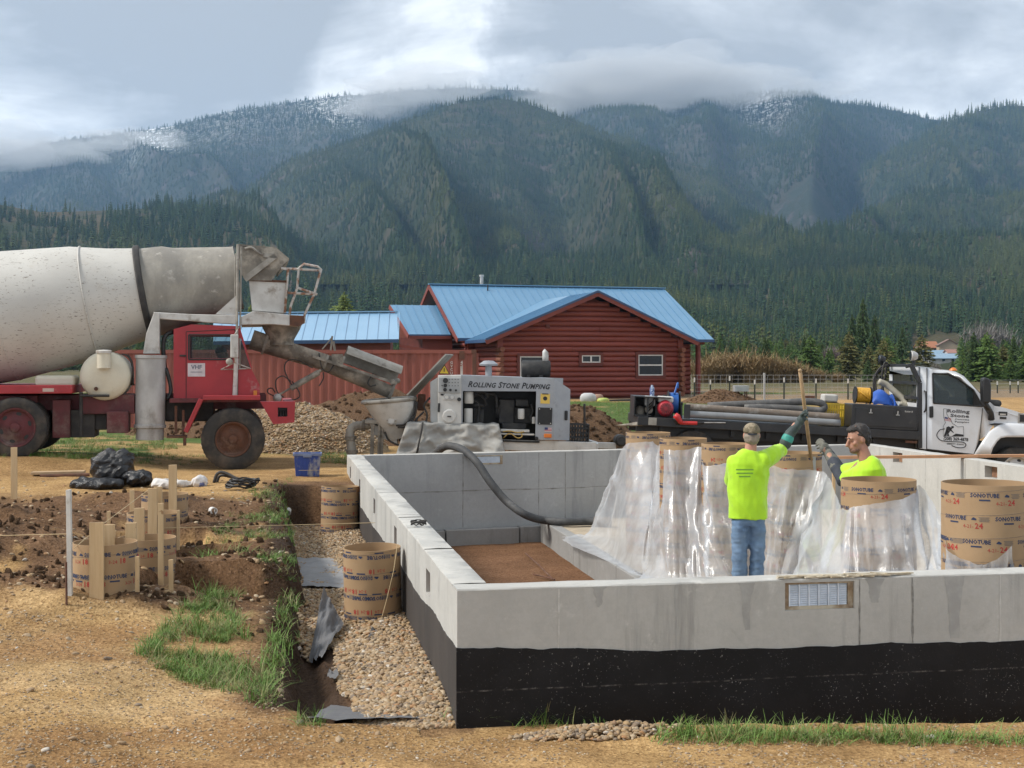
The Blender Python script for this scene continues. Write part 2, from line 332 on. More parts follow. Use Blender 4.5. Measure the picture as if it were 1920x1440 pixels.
def ground_mesh():
    rows = [2.5]
    while rows[-1] < 1000: rows.append(rows[-1]*(1.0068 if rows[-1] < 26 else 1.024))
    ys = np.array(rows); ta = np.linspace(-.62, .62, 500); T, Y = np.meshgrid(ta, ys); X = T*Y
    Z = ground_z(X, Y); so, tu, ba, ins, nz, n2 = zones(X, Y)
    tan = np.array((.48, .305, .135)); tan2 = np.array((.37, .225, .098)); brown = np.array((.175, .100, .054)); dark = np.array((.105, .062, .036)); turfc = np.array((.085, .135, .032)); insc = np.array((.20, .105, .056)); bankc = np.array((.27, .20, .13)); meadow = np.array((.13, .115, .055))
    def lerp(a, b, k): return a*(1-k[..., None])+b*k[..., None]
    C = lerp(np.broadcast_to(tan, X.shape+(3,)), tan2, sstep(-.2, .45, nz+.5*n2))
    C = lerp(C, np.array((.52, .40, .24)), .28*sstep(.15, .5, fbm(X*.55+3, Y*1.3, 4, 97))*sstep(12, 9, Y)); C = lerp(C, np.array((.30, .165, .07)), .7*sstep(.12, .45, fbm(X*.7-4, Y*1.6, 4, 98))*sstep(12, 9, Y)); C = lerp(C, brown, so); C = lerp(C, dark, so*sstep(.05, .5, n2))  # first the pale patches: sunlit ground and lighter gravel painted into the colour
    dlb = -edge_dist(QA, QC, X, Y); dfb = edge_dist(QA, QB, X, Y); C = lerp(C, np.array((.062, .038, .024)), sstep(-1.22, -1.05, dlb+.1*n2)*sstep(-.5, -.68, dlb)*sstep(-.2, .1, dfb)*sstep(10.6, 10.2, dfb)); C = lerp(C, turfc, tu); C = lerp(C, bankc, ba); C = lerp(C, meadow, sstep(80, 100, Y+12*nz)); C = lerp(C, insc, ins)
    na, nb = X.shape; me = bpy.data.meshes.new('ground'); n = na*nb
    idx = np.arange(n).reshape(na, nb); F = np.stack([idx[:-1, :-1], idx[:-1, 1:], idx[1:, 1:], idx[1:, :-1]], -1).reshape(-1, 4)
    me.vertices.add(n); me.vertices.foreach_set('co', np.stack([X, Y, Z], -1).astype(np.float32).ravel())
    me.loops.add(F.size); me.loops.foreach_set('vertex_index', F.ravel().astype(np.int32)); me.polygons.add(len(F)); me.polygons.foreach_set('loop_start', np.arange(0, F.size, 4, dtype=np.int32)); me.polygons.foreach_set('loop_total', np.full(len(F), 4, np.int32))
    me.polygons.foreach_set('use_smooth', np.ones(len(F), bool)); me.update(); me.validate()
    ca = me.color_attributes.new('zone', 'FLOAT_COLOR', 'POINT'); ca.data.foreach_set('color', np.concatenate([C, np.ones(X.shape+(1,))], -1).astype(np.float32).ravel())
    t = NT('ground_soil'); z = t.attr('zone')
    big = t.ramp(t.noise(1.6, 6, .6), .3, .7); col = t.mix(big, z, t.mix(1.0, z, (.72, .70, .66), 'MULTIPLY'))
    grit = t.vor(55, 'F1', 'Color'); gs = t.n.new('ShaderNodeSeparateColor'); t.l.new(grit, gs.inputs[0])
    col = t.mix(t.ramp(gs.outputs[0], .55, 1.0, 0, .75), col, t.mix(1.0, col, (1.45, 1.5, 1.6), 'MULTIPLY')); col = t.mix(t.ramp(gs.outputs[1], .55, 1.0, 0, .8), col, t.mix(1.0, col, (.5, .46, .42), 'MULTIPLY'))
    col = t.mix(t.ramp(t.noise(26, 4, .7), .5, .72, 0, .55), col, t.mix(1.0, col, (.55, .5, .45), 'MULTIPLY'))
    b = t.bump(t.vor(55, 'F1'), .55, .012); b = t.bump(t.noise(18, 6, .7), .6, .03, b); b = t.bump(t.noise(120, 3, .7), .4, .006, b)
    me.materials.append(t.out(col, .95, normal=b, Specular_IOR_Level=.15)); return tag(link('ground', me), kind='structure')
ground = ground_mesh()
def gz(x, y): return float(ground_z(np.array([x]), np.array([y]))[0])
# ------------------------------------------------------------------ mountains
FOREST = {'p': [], 's': []}
def mountain_mat(name, bare, dry, rock, snow=0):
    t = NT(name); n = t.noise(.006, 6, .6); c = t.mix(t.ramp(n, .42, .62), bare, dry); c = t.mix(t.ramp(t.noise(.013, 7, .65), .52, .66), c, rock)
    if snow:
        a = t.attr('snow', 'Fac'); m = t.math('MULTIPLY', t.ramp(t.noise(.05, 8, .72, stretch=(1, 1, .35)), .48, .56), a); c = t.mix(m, c, (.86, .88, .9))
    return t.out(c, .95, normal=t.bump(t.noise(.05, 6, .7), .7, 9), Specular_IOR_Level=.05)
def mountain(name, prof, Yr, Yb, zb, power, amp, freq, seed, mat, ntree, th, dens, x0=-520, x1=2440, nc=260, nr=70, back=1.14, snow=None, tcut=0.0):
    px = np.linspace(x0, x1, nc); P = np.array(prof, float); py = np.interp(px, P[:, 0], P[:, 1])
    yr = Yr*(1+.06*fbm(px*.004, px*0+seed, 3, seed)); zr = (HY-py)/FPX*yr+EYE
    t = np.linspace(0, 1, nr); PX, T = np.meshgrid(px, t); YR = np.broadcast_to(yr, T.shape); ZR = np.broadcast_to(zr, T.shape)
    yb = Yb(px) if callable(Yb) else Yb
    Y = yb+(YR-yb)*T; X = (PX-960)/FPX*Y
    env = np.clip(T*(1-T)*4, 0, 1)**1.2*(1-.45*T)
    spur = 1-np.abs(fbm(PX*freq*.0042+1.1*T, T*.8, 2, seed+5, .35))*2.2
    Z = zb+(ZR-zb)*T**power+env*amp*(spur-.55)+env*amp*.10*fbm(PX*freq*.02, T*4, 3, seed+9)
    Xb = np.concatenate([X, X[-1:]*back]); Yb_ = np.concatenate([Y, Y[-1:]*back]); Zb = np.concatenate([Z, Z[-1:]*.35-20])
    na, nb = Xb.shape; idx = np.arange(na*nb).reshape(na, nb); F = np.stack([idx[:-1, :-1], idx[:-1, 1:], idx[1:, 1:], idx[1:, :-1]], -1).reshape(-1, 4)
    me = bpy.data.meshes.new(name); me.from_pydata(np.stack([Xb, Yb_, Zb], -1).reshape(-1, 3).tolist(), [], F.tolist()); me.polygons.foreach_set('use_smooth', [True]*len(F)); me.materials.append(mat)
    if snow:
        S = snow(np.concatenate([PX, PX[-1:]]), np.concatenate([T, T[-1:]])); a = me.attributes.new('snow', 'FLOAT', 'POINT'); a.data.foreach_set('value', S.astype(np.float32).ravel())
    o = tag(link(name, me), kind='structure')
    # where its trees grow
    k = ntree*3; fi = rng.uniform(tcut, 1, k)*(nr-1); fj = rng.uniform(0, nc-1.001, k)
    fi[:ntree//40] = nr-1.001                                      # a fringe along the crest
    i = np.minimum(fi.astype(int), nr-2); j = fj.astype(int); a = fi-i; b = fj-j
    def bi(A): return A[i, j]*(1-a)*(1-b)+A[i+1, j]*a*(1-b)+A[i, j+1]*(1-a)*b+A[i+1, j+1]*a*b
    x, y, z = bi(X), bi(Y), bi(Z); d = dens(bi(PX), bi(T), x, y)
    if snow: d = d*(1-.55*np.clip(snow(bi(PX), bi(T))*1.2, 0, 1))
    ok = rng.uniform(0, 1, k) < d; qx = 960+x/y*FPX; ok &= ~((qx > 1703) & (qx < 1803) & (y < 690)) & ~((qx > 1862) & (qx < 1892) & (y < 670))   # cleared plots round the hillside houses
    x, y, z = x[ok][:ntree], y[ok][:ntree], z[ok][:ntree]
    FOREST['p'] += list(zip(x, y, z-.4)); FOREST['s'] += list(np.clip(rng.lognormal(-.12, .34, len(x)), .35, 1.75)*th)
    return o
def dn(lo, f, seed, floor=.06, hi=.16):
    return lambda px, t, x, y: np.maximum(sstep(lo, lo+hi, fbm(x*f, y*f*.6, 4, seed)), floor)
mm_far = mountain_mat('mountain_far', (.035, .045, .035), (.055, .055, .045), (.075, .068, .068), 1)
mm_mid = mountain_mat('mountain_slope', (.030, .042, .022), (.060, .060, .034), (.080, .068, .058))
mm_low = mountain_mat('foothill_slope', (.042, .052, .026), (.085, .070, .042), (.08, .062, .05))
snow_l = lambda px, t: np.clip(sstep(.55, .95, t)*np.clip(.04+.95*np.exp(-((px-285)/40)**2)*sstep(.6, .8, t)+.6*np.exp(-((px-625)/60)**2)+.3*np.exp(-((px-440)/80)**2), 0, 1), 0, 1)
snow_r = lambda px, t: np.clip(sstep(.72, .96, t)*np.clip(.75*np.exp(-((px-1430)/60)**2)+.75*np.exp(-((px-1215)/60)**2)*sstep(.6, .8, t), 0, 1), 0, 1)
mountain('mountain', [(-520,330),(0,292),(70,272),(130,262),(200,254),(250,247),(320,237),(380,222),(450,205),(510,198),(560,190),(650,178),(680,179),(740,172),(860,165),(1000,170),(1300,230),(2440,420)], 5400, 3000, 160, 1.0, 220, 1.6, 11, mm_far, 30000, 14, dn(-.6, .0035, 12, .25), snow=snow_l, x1=1500, tcut=.35)
mountain('mountain', [(700,330),(900,240),(1060,207),(1125,198),(1180,190),(1240,193),(1330,185),(1390,178),(1460,170),(1525,178),(1560,193),(1630,198),(1690,210),(1740,223),(1785,228),(1900,250),(2440,300)], 5000, 2700, 150, .95, 300, 1.5, 23, mm_far, 36000, 14, dn(-.85, .0035, 13, .4), snow=snow_r, x0=700, tcut=.25)
mountain('mountain', [(1380,470),(1500,400),(1560,360),(1640,300),(1730,262),(1785,225),(1840,207),(1890,197),(1920,199),(2100,190),(2440,260)], 3900, 2400, 130, .95, 190, 1.6, 31, mm_mid, 13000, 18, dn(-.85, .004, 14, .4), x0=1380)
mountain('mountain', [(-520,480),(100,440),(300,410),(400,374),(450,362),(480,342),(510,322),(550,298),(625,278),(700,252),(750,232),(800,212),(850,195),(880,188),(950,186),(990,195),(1020,205),(1060,223),(1125,248),(1200,273),(1270,296),(1290,309),(1340,318),(1390,348),(1440,383),(1490,418),(1560,448),(1700,500),(1900,560)], 3300, 1250, 75, 1.12, 190, 1.5, 45, mm_mid, 64000, 11, dn(-.7, .0045, 15, .3), x1=1900, nc=300, nr=90)
mountain('mountain', [(1150,560),(1300,520),(1450,470),(1560,440),(1605,422),(1660,388),(1700,364),(1740,358),(1810,363),(1920,368),(2100,350),(2440,380)], 2500, 1300, 80, 1.05, 110, 1.8, 57, mm_mid, 22000, 12.5, dn(-.9, .005, 16, .4), x0=1150)
mountain('foothill', [(-520,400),(-200,370),(0,384),(80,398),(130,397),(190,395),(250,392),(320,389),(400,392),(460,405),(520,430),(620,480),(750,560)], 1700, 900, 30, 1.0, 26, 2.2, 63, mm_low, 6500, 13, dn(-.3, .006, 18, .08), x1=750, nc=160)
mountain('foothill', [(-520,535),(0,512),(300,502),(500,500),(700,496),(900,488),(1100,480),(1300,472),(1450,463),(1560,455),(1750,445),(1920,440),(2440,430)], 1600, 420, -.5, 1.6, 12, 1.6, 77, mm_low, 46000, 9.5, dn(-.85, .006, 19, .5), nc=300)
def conifer(seed, nl, nb, w, droop, mats, jag=.3):
    r = random.Random(seed); b = MB(); b.cone((0, 0, 0), (0, 0, .5), .022, .012, 5, False); b.cone((0, 0, .5), (0, 0, 1), .012, .002, 5, False); b.cur = 1
    for i in range(nl):
        t = i/(nl-1); z = .10+.87*t; rad = w*(1-t)**.85*(.8+.4*r.random())*min(1, .55+t*3)+.012
        for k in range(nb):
            if r.random() < .08: continue
            a = 2*math.pi*(k+r.random()*.8)/nb+i*.7; L = rad*(1-jag+2*jag*r.random()*.8); ca, sa = math.cos(a), math.sin(a); hw = .28*L+.012
            dz = -droop*L*(.6+.8*r.random())+.02*t; zz = z+r.uniform(-.02, .02)
            c = Vector((ca*.006, sa*.006, zz+.035)); tip = Vector((ca*L, sa*L, zz+dz)); m = c.lerp(tip, .55)
            s = Vector((-sa, ca, 0))*hw
            b.add([c, m+s+Vector((0, 0, -.02)), tip, m-s+Vector((0, 0, -.02)), m+Vector((0, 0, .03))], [(0, 1, 4), (1, 2, 4), (2, 3, 4), (3, 0, 4)])
    return b.mesh('conifer', mats)
t = NT('conifer_needles'); rr = t.rand(); c = t.mix(t.ramp(rr, 0, 1), (.028, .056, .028), (.060, .100, .038)); c = t.mix(t.ramp(rr, .84, .98), c, (.085, .105, .038)); lo_ = t.n.new('ShaderNodeObjectInfo').outputs['Location']; c = t.mix(t.ramp(t.noise(.0028, 4, .6, vec=lo_), .49, .60, 0, .9), c, (.110, .130, .045)); c = t.mix(t.ramp(t.noise(.004, 3, .6, vec=lo_, stretch=(1, .6, 1.4)), .56, .7, 0, .6), c, (.032, .050, .034)); c = t.mix(t.ramp(t.noise(7, 3), .35, .7), c, t.mix(1.0, c, (.55, .6, .6), 'MULTIPLY'))  # broad yellow-green patches paint sunlit slopes into the needle colour
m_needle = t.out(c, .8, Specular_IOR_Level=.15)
m_trunk = simple('conifer_bark', (.11, .075, .05), rough=.9)
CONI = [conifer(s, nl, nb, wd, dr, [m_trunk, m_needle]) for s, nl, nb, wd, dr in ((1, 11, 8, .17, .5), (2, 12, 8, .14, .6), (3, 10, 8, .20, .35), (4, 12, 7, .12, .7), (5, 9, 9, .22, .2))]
n = len(FOREST['p']); sz = np.array(FOREST['s']); wd = rng.uniform(.85, 1.25, n)
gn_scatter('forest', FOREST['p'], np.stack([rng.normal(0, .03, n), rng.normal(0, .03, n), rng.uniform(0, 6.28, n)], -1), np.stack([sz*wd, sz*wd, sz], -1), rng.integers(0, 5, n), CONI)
# ------------------------------------------------------------------ concrete foundation
def concrete_mat(name, base, dark, warm=(0, 0, 0)):
    t = NT(name); x = t.xyz(); n = t.noise(1.3, 6, .6); c = t.mix(t.ramp(n, .3, .7), base, tuple(v*.84 for v in base))
    st = t.noise(2.4, 7, .7, stretch=(1, 1, .09)); c = t.mix(t.ramp(st, .53, .68, 0, .75), c, dark)              # water runs down from the top
    c = t.mix(t.ramp(t.noise(5, 7, .7, stretch=(1, 1, .3)), .58, .75, 0, .5), c, tuple(v*.72 for v in base))
    c = t.mix(t.ramp(t.noise(60, 4, .8), .68, .74, 0, .7), c, tuple(v*.4 for v in base))                         # bug holes
    c = t.mix(t.ramp(t.noise(4, 7, .75), .58, .70, 0, .6), c, tuple(min(1, v*1.22) for v in base)); c = t.mix(t.ramp(t.noise(1.7, 8, .7, dist=.6), .60, .70, 0, .5), c, tuple(v*.66 for v in base))
    c = t.mix(t.ramp(t.noise(22, 8, .75), .40, .62, 0, .30), c, tuple(v*.74 for v in base)); b = t.bump(t.noise(60, 4, .8), .35, .005); b = t.bump(t.noise(6, 6, .6), .25, .012, b)
    return t.out(c, .9, normal=b, Specular_IOR_Level=.2)
m_conc = concrete_mat('concrete', (.50, .49, .46), (.25, .245, .235))
m_conc_in = concrete_mat('concrete_inside', (.42, .425, .425), (.25, .255, .26))  # slightly darker, greyer concrete for the back wall
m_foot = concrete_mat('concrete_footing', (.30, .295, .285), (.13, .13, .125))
t = NT('tar'); x = t.xyz(); c = t.mix(t.ramp(t.noise(3, 5, .6), .4, .7), (.007, .007, .0085), (.012, .012, .014))
line = t.math('SUBTRACT', 1.0, t.ramp(t.math('ABSOLUTE', t.math('ADD', x[2], t.math('MULTIPLY', t.noise(1.1, 3), .03))), .000, .007)); 
c = t.mix(t.math('MULTIPLY', line, t.ramp(t.noise(9, 6, .8), .46, .66, 0, .6)), c, (.24, .22, .20))
fl = t.math('MULTIPLY', t.ramp(t.noise(70, 3, .7), .655, .69), t.ramp(t.noise(2.1, 4, .6), .38, .66)); c = t.mix(fl, c, (.34, .33, .31))
m_tar = t.out(c, .55, normal=t.bump(t.noise(40, 5, .7), .35, .005), Specular_IOR_Level=.25)
t = NT('tar_dusty_sunlit'); c = t.mix(t.ramp(t.noise(1.6, 6, .65, stretch=(1, 1, .4)), .3, .7), (.030, .026, .024), (.058, .048, .043)); c = t.mix(t.ramp(t.noise(3.5, 6, .7, stretch=(1, 1, .12)), .6, .75, 0, .8), c, (.33, .31, .29))  # browner, paler tar of the side wall: dust and sunlight both in its colour
m_tar2 = t.out(c, .8, normal=t.bump(t.noise(30, 5, .7), .3, .006))
m_pocket = simple('pocket_wood', (.30, .16, .09), (.16, .08, .05), 8, .85, bump=.3)
fd = empty('concrete_foundation', (QA.x, QA.y, -.5), label='square concrete foundation wall with its lower outside coated in black tar', cat='foundation')
FM = Matrix.Translation(Vector((QA.x, QA.y, -.5)))
def place(mb, M): mb.v = [tuple(M @ Vector(v)) for v in mb.v]; return mb
def in_parent(o, par):                       # mesh given in world coordinates, hung under a parent that stands elsewhere
    o.parent = par; o.matrix_parent_inverse = Matrix.Translation(-Vector(par.location)) if not any(par.rotation_euler) else (Matrix.Translation(par.location) @ par.rotation_euler.to_matrix().to_4x4()).inverted(); return o
def wall_frame(p, q):
    d = (q-p).normalized(); M = Matrix(((d.x, -d.y, 0, p.x), (d.y, d.x, 0, p.y), (0, 0, 1, 0), (0, 0, 0, 1))); return M, (q-p).length
def wall(p, q, y0, y1, z0, z1, holes, mat, ztop2=None, ext=(0, 0)):
    """wall along p->q, thickness y0..y1 to the left; holes (s0, s1, za, zb, side depth or 0 = through)"""
    M, L = wall_frame(p, q); b = MB(); s = -ext[0]; end = L+ext[1]; hs = sorted(holes)
    for h in hs+[None]:
        e = h[0] if h else end
        nseg = max(1, int((e-s)/2.4))
        for k in range(nseg): b.box((s+(e-s)*k/nseg, y0, z0), (s+(e-s)*(k+1)/nseg, y1, z1))
        if h:
            s0, s1, za, zb, dep = h; b.box((s0, y0, z0), (s1, y1, za))
            if zb < z1: b.box((s0, y0, zb), (s1, y1, z1))
            if dep > 0: b.box((s0, y0+dep, za), (s1, y1, min(zb, z1)))
            elif dep < 0: b.box((s0, y0, za), (s1, y1+dep, min(zb, z1)))
            s = s1
    o = place(b, M).build('wall', mat, bevel=0.0); return in_parent(o, fd), M, L
TH = .21
M_f, L_f = wall_frame(QA, QB); F_f = Frame((QA.x, QA.y, 0), (0, 0, math.atan2((QB-QA).y, (QB-QA).x)))
def s_on(F, px, py, off=0): return F.hit(px, py, off).x
v0, v1 = s_on(F_f, 1472, 1110), s_on(F_f, 1602, 1110)
wf, M_f, L_f = wall(QA, QB, 0, TH, -1.15, WT, [(v0, v1, WT-.185, WT-.015, 0)], m_conc)
F_l = Frame((QA.x, QA.y, 0), (0, 0, math.atan2((QC-QA).y, (QC-QA).x)))
pk = []
for px, py in ((657, 874), (674.5, 900), (702, 937), (741.5, 990), (803, 1065)):
    s = s_on(F_l, px, py); pk.append((s-.12, s+.14, WT-.28, WT-.11, .10))
wl_, M_l, L_l = wall(QA, QC, -TH, 0, -1.15, WT, [(a, b_, za, zb, -.11) for a, b_, za, zb, d in pk], m_conc, ext=(-TH, .1))
for a, b_, za, zb, d in pk:
    bx = MB().box((a+.01, -.10, za+.005), (b_-.01, -.085, zb-.004)).box((a+.012, -.085, za+.004), (b_-.05, -.03, za+.03)); in_parent(place(bx, M_l).build('beam_pocket', m_pocket), fd)
F_b = Frame((QC.x, QC.y, 0), (0, 0, math.atan2((QD-QC).y, (QD-QC).x)))
b0, b1 = s_on(F_b, 884, 855), s_on(F_b, 934, 855)
wb_, M_b, L_b = wall(QC, QD, -TH, 0, -1.15, WT, [(b0, b1, WT-.17, WT-.035, 0)], m_conc_in, ext=(-TH, -TH))
F_r = Frame((QD.x, QD.y, 0), (0, 0, math.atan2((QB-QD).y, (QB-QD).x)))
pr = []
for px, py in ((1683, 850), (1858, 873)):
    s = s_on(F_r, px, py, -TH); pr.append((s-.17, s+.17, WT-.21, WT-.05, .12))
wr_, M_r, L_r = wall(QD, QB, -TH, 0, -1.15, WT, pr, m_conc, ext=(.02, -TH))
for a, b_, za, zb, d in pr:
    bx = MB().box((a+.01, -TH+.10, za+.005), (b_-.01, -TH+.115, zb-.004)); in_parent(place(bx, M_r).build('beam_pocket', m_pocket), fd)
# thin laitance cap lines where the forms met: slightly proud blocks on the side wall top
def cap(M, s0, s1, y0, y1, seed):
    P = []; n = int((s1-s0)/.06)
    for i in range(n+1):
        s = s0+(s1-s0)*i/n; j = lambda f, k: float(fbm(s*f, k, 3, seed+k)); P.append([(s, y0+.003*j(5, 1)-.001, WT-.004), (s, y0+.006+.006*j(7, 2), WT+.005+.004*j(4, 3)), (s, (y0+y1)/2, WT+.007+.004*j(3, 4)), (s, y1-.006-.006*j(7, 5), WT+.005+.004*j(4, 6)), (s, y1+.001+.003*j(5, 7), WT-.004)])
    in_parent(place(MB().grid(P), M).build('wall_cap', m_conc, auto=50), fd)
for k, (sa, sb) in enumerate(((0.02, 1.55), (1.60, 3.6), (3.66, 5.9), (5.94, 8.2), (8.25, 11.7))): cap(M_l, sa+.2, sb+.2, -TH, 0, 11*k)
cap(M_f, -.002, L_f-.1, 0, TH, 71); cap(M_b, .22, L_b-.22, -TH, 0, 81); cap(M_r, .0, L_r-.3, -TH, 0, 91)
# footing ledge at the foot of the back wall
bb = MB(); [bb.box((.25+k*1.15, -TH-.17-.012*(k % 2), -1.1), (.25+k*1.15+1.13, -TH-.003, -.78+.008*(k % 3))) for k in range(7)]
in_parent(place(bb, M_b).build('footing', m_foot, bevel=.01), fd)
# tar coats, a wavy brushed upper edge
for M, s0, s1, y, top, mat, sd_, side in ((M_f, -.006, L_f, -.006, lambda s: .0-.035*min(s, 1)-.13*s/L_f*1.0, m_tar, 3, -1), (M_l, -.004, 11.9, .006, lambda s: .0-.012*s, m_tar2, 5, 1)):
    P = []; n = int((s1-s0)/.035)
    for i in range(n+1):
        s = s0+(s1-s0)*i/n; zt = top(s)+.024*float(fbm(s*1.6, sd_, 4, sd_))+.007*float(fbm(s*14, sd_, 2, sd_+3))+.24
        P.append([(s, y, -.9), (s, y, -.3), (s, y, zt-.03), (s, y, zt), (s, y-side*.011, zt+.001)])
    o = MB().grid(P).build('tar_coat', mat); o.matrix_world = Matrix.Identity(4); o.parent = fd; o.matrix_parent_inverse = FM.inverted(); o.matrix_basis = M @ Matrix.Translation((0, 0, -.24))
# crawl-space vents
m_alu = simple('vent_metal', (.72, .78, .86), (.60, .66, .74), 20, .45); m_rustwood = simple('vent_wood', (.33, .25, .16), (.19, .12, .07), 9, .9, bump=.5, bscale=40, dirt=(.5, .44, .34), dlo=.45, dhi=.6)
m_bluegl = simple('vent_back', (.48, .58, .70), rough=.3)
def vent(M, a, b_, za, zb, y, sgn, panels, name='vent'):
    vr = in_parent(place(MB().box((a+.004, y+sgn*.012, za+.012), (b_-.004, y+sgn*.018, zb-.012)), M).build(name, m_bluegl), fd)
    fr = MB().box((a, y-sgn*.004, za), (b_, y+sgn*.05, za+.022)).box((a, y-sgn*.004, zb-.014), (b_, y+sgn*.05, zb)).box((a, y-sgn*.003, za+.022), (a+.030, y+sgn*.05, zb-.014)).box((b_-.036, y-sgn*.003, za+.022), (b_, y+sgn*.05, zb-.014))
    f = place(fr, M).build('frame', m_rustwood, bevel=.003); f.parent = vr
    iw = (b_-a-.07)/panels
    for k in range(panels):
        x0 = a+.032+k*iw; lm = MB(); n = 9
        for j in range(n):
            z = za+.026+(zb-za-.046)*j/n; lm.add([(x0+.008, y+sgn*.012, z+.010), (x0+iw-.004, y+sgn*.012, z+.010), (x0+iw-.004, y, z), (x0+.008, y, z), (x0+iw-.004, y+sgn*.001, z-.003), (x0+.008, y+sgn*.001, z-.003)], [(0, 1, 2, 3), (3, 2, 4, 5)])
        lm.box((x0, y-sgn*.003, za+.022), (x0+.007, y+sgn*.012, zb-.014)); p = place(lm, M).build('louver_panel', m_alu); p.parent = vr
    return vr
vv = vent(M_f, v0, v1, WT-.185, WT-.015, .02, 1, 6)
r = random.Random(5); sp = MB()                                   # splintered strip of form board left above the vent
for k in range(46):
    x = v0-.03+(v1-v0+.28)*r.random()-.02; L = .05+.16*r.random(); sp.beam((x, -.012+.08*r.random(), WT+.012+.012*r.random()), (x+L, -.012+.08*r.random(), WT+.010+.014*r.random()), .018, .007)
m_splint = simple('splintered_wood', (.55, .49, .38), (.36, .29, .19), 14, .9)
in_parent(place(sp, M_f).build('splinters', m_splint, bevel=0), fd)
vb = vent(M_b, b0, b1, WT-.17, WT-.035, -TH-.002, 1, 1)
# raised slab strip inside, where the men work
PLZ = -.68
sl0, sl1 = Vector((1.62, 14.1)), Vector((.727, 19.5)); dv = (sl1-sl0).normalized()
ins_f = lambda u: QA+(QB-QA).normalized()*u+Vector((-(QB-QA).normalized().y, (QB-QA).normalized().x))*(TH+.01)
pf0 = sl0-dv*((sl0-ins_f(0)).dot(Vector((-(QB-QA).normalized().y, (QB-QA).normalized().x)))/dv.dot(Vector((-(QB-QA).normalized().y, (QB-QA).normalized().x))))
nB = Vector((-(QD-QC).normalized().y, (QD-QC).normalized().x)); pb0 = sl1+dv*((QC-nB*(TH+.2)-sl1).dot(nB)/dv.dot(nB))
nR = Vector((-(QB-QD).normalized().y, (QB-QD).normalized().x)); pr_f = QB-(QB-QA).normalized()*(TH+.25)+Vector((-(QB-QA).normalized().y, (QB-QA).normalized().x))*(TH+.01); pr_b = QD-(QD-QC).normalized()*(TH+.25)-nB*(TH+.2)
q = [pf0, pr_f, pr_b, pb0]
m_slab = simple('slab_dusty', (.44, .36, .26), (.34, .28, .20), 2.5, .9, bump=.3, bscale=30, dirt=(.24, .19, .13), dscale=4)
b = MB(); b.add([(p.x, p.y, -1.1) for p in q]+[(p.x, p.y, PLZ) for p in q], [(0, 1, 2, 3), (4, 5, 6, 7), (0, 1, 5, 4), (1, 2, 6, 5), (2, 3, 7, 6), (3, 0, 4, 7)])
in_parent(b.build('slab', m_slab, bevel=.015), fd)
b = MB()
e0, e1 = pf0, pb0; dd = (e1-e0).normalized(); nn = Vector((-dd.y, dd.x)); L = (e1-e0).length; k = int(L/2.4)+1
for i in range(k):
    a, c_ = e0+dd*(L*i/k+.006), e0+dd*(L*(i+1)/k-.006)
    b.add([(*(a+nn*.14), -1.08), (*(c_+nn*.14), -1.08), (*(c_-nn*.02), -1.08), (*(a-nn*.02), -1.08), (*(a+nn*.14), PLZ+.012), (*(c_+nn*.14), PLZ+.012), (*(c_-nn*.02), PLZ+.012), (*(a-nn*.02), PLZ+.012)], [(0, 1, 2, 3), (4, 5, 6, 7), (0, 1, 5, 4), (1, 2, 6, 5), (2, 3, 7, 6), (3, 0, 4, 7)])
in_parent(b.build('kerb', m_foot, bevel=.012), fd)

# lines left by the form panels and a ragged cold joint
def seam_v(M, s, y, z0, z1, mat, w_=.012, seed=0):
    P = []; n = 26
    for i in range(n+1):
        z = z0+(z1-z0)*i/n; dx = .006*float(fbm(z*6, seed, 3, seed)); ww = w_*(.35+abs(float(fbm(z*9, seed+2, 3, seed+1)))*1.6); P.append([(s+dx-ww/2, y, z), (s+dx+ww/2, y, z)])
    in_parent(place(MB().grid(P), M).build('form_seam', mat), fd)
m_seamd = simple('seam_dark', (.20, .195, .18), (.30, .29, .27), 30, .9); m_seaml = simple('seam_light', (.56, .55, .52), (.46, .45, .42), 30, .9); m_stain = simple('stain_damp', (.335, .33, .315), (.40, .395, .375), 12, .9)
for px, mt_, ww in ((1047, m_seaml, .01), (1268, m_stain, .02), (1611, m_seamd, .012), (1711, m_seamd, .012), (1875, m_seaml, .012)): seam_v(M_f, s_on(F_f, px, 1150), -.0018, -.12, WT-.005, mt_, ww, int(px))
for px, w_, zl_ in ((1122, .09, .22), (1400, .10, .05), (1640, .14, .19), (1790, .16, -.05)):       # damp runs below drips on the wall top
    s0_ = s_on(F_f, px, 1150); P = []; n = 22
    for i in range(n+1): v = i/n; z = WT-.004+(zl_-WT)*v; ww = w_*(1-.72*v**.6)*(1+.25*float(fbm(v*7, px, 3, 3))); P.append([(s0_-ww/2+.01*float(fbm(v*5, px, 2, 5)), -.0012, z), (s0_+ww/2+.01*float(fbm(v*5, px+9, 2, 6)), -.0012, z)])
    in_parent(place(MB().grid(P), M_f).build('damp_run', m_stain), fd)
for k in range(9): seam_v(M_l, .9+k*1.22, .0018, -.1, WT-.005, m_seamd if k % 2 else m_seaml, .011, 40+k)
for px in (868, 1010, 1060, 1240): seam_v(M_b, s_on(F_b, px, 900, -TH), -TH-.0018, -.76, WT-.01, m_seamd, .012, int(px))
P = []; r = random.Random(6)
for i in range(180): s_ = .25+(L_b-.6)*i/179; z = -.215+.012*float(fbm(s_*2, 3, 3, 9)); hh_ = .005+.016*max(0, float(fbm(s_*7, 1, 3, 19))); P.append([(s_, -TH-.0022, z-hh_), (s_, -TH-.0022, z+hh_*.5)])
in_parent(place(MB().grid(P), M_b).build('cold_joint', m_seamd), fd)
for px in (1650, 1735, 1810): seam_v(M_r, s_on(F_r, px, 900, -TH), -TH-.0018, -.6, WT-.01, m_seamd, .01, int(px))
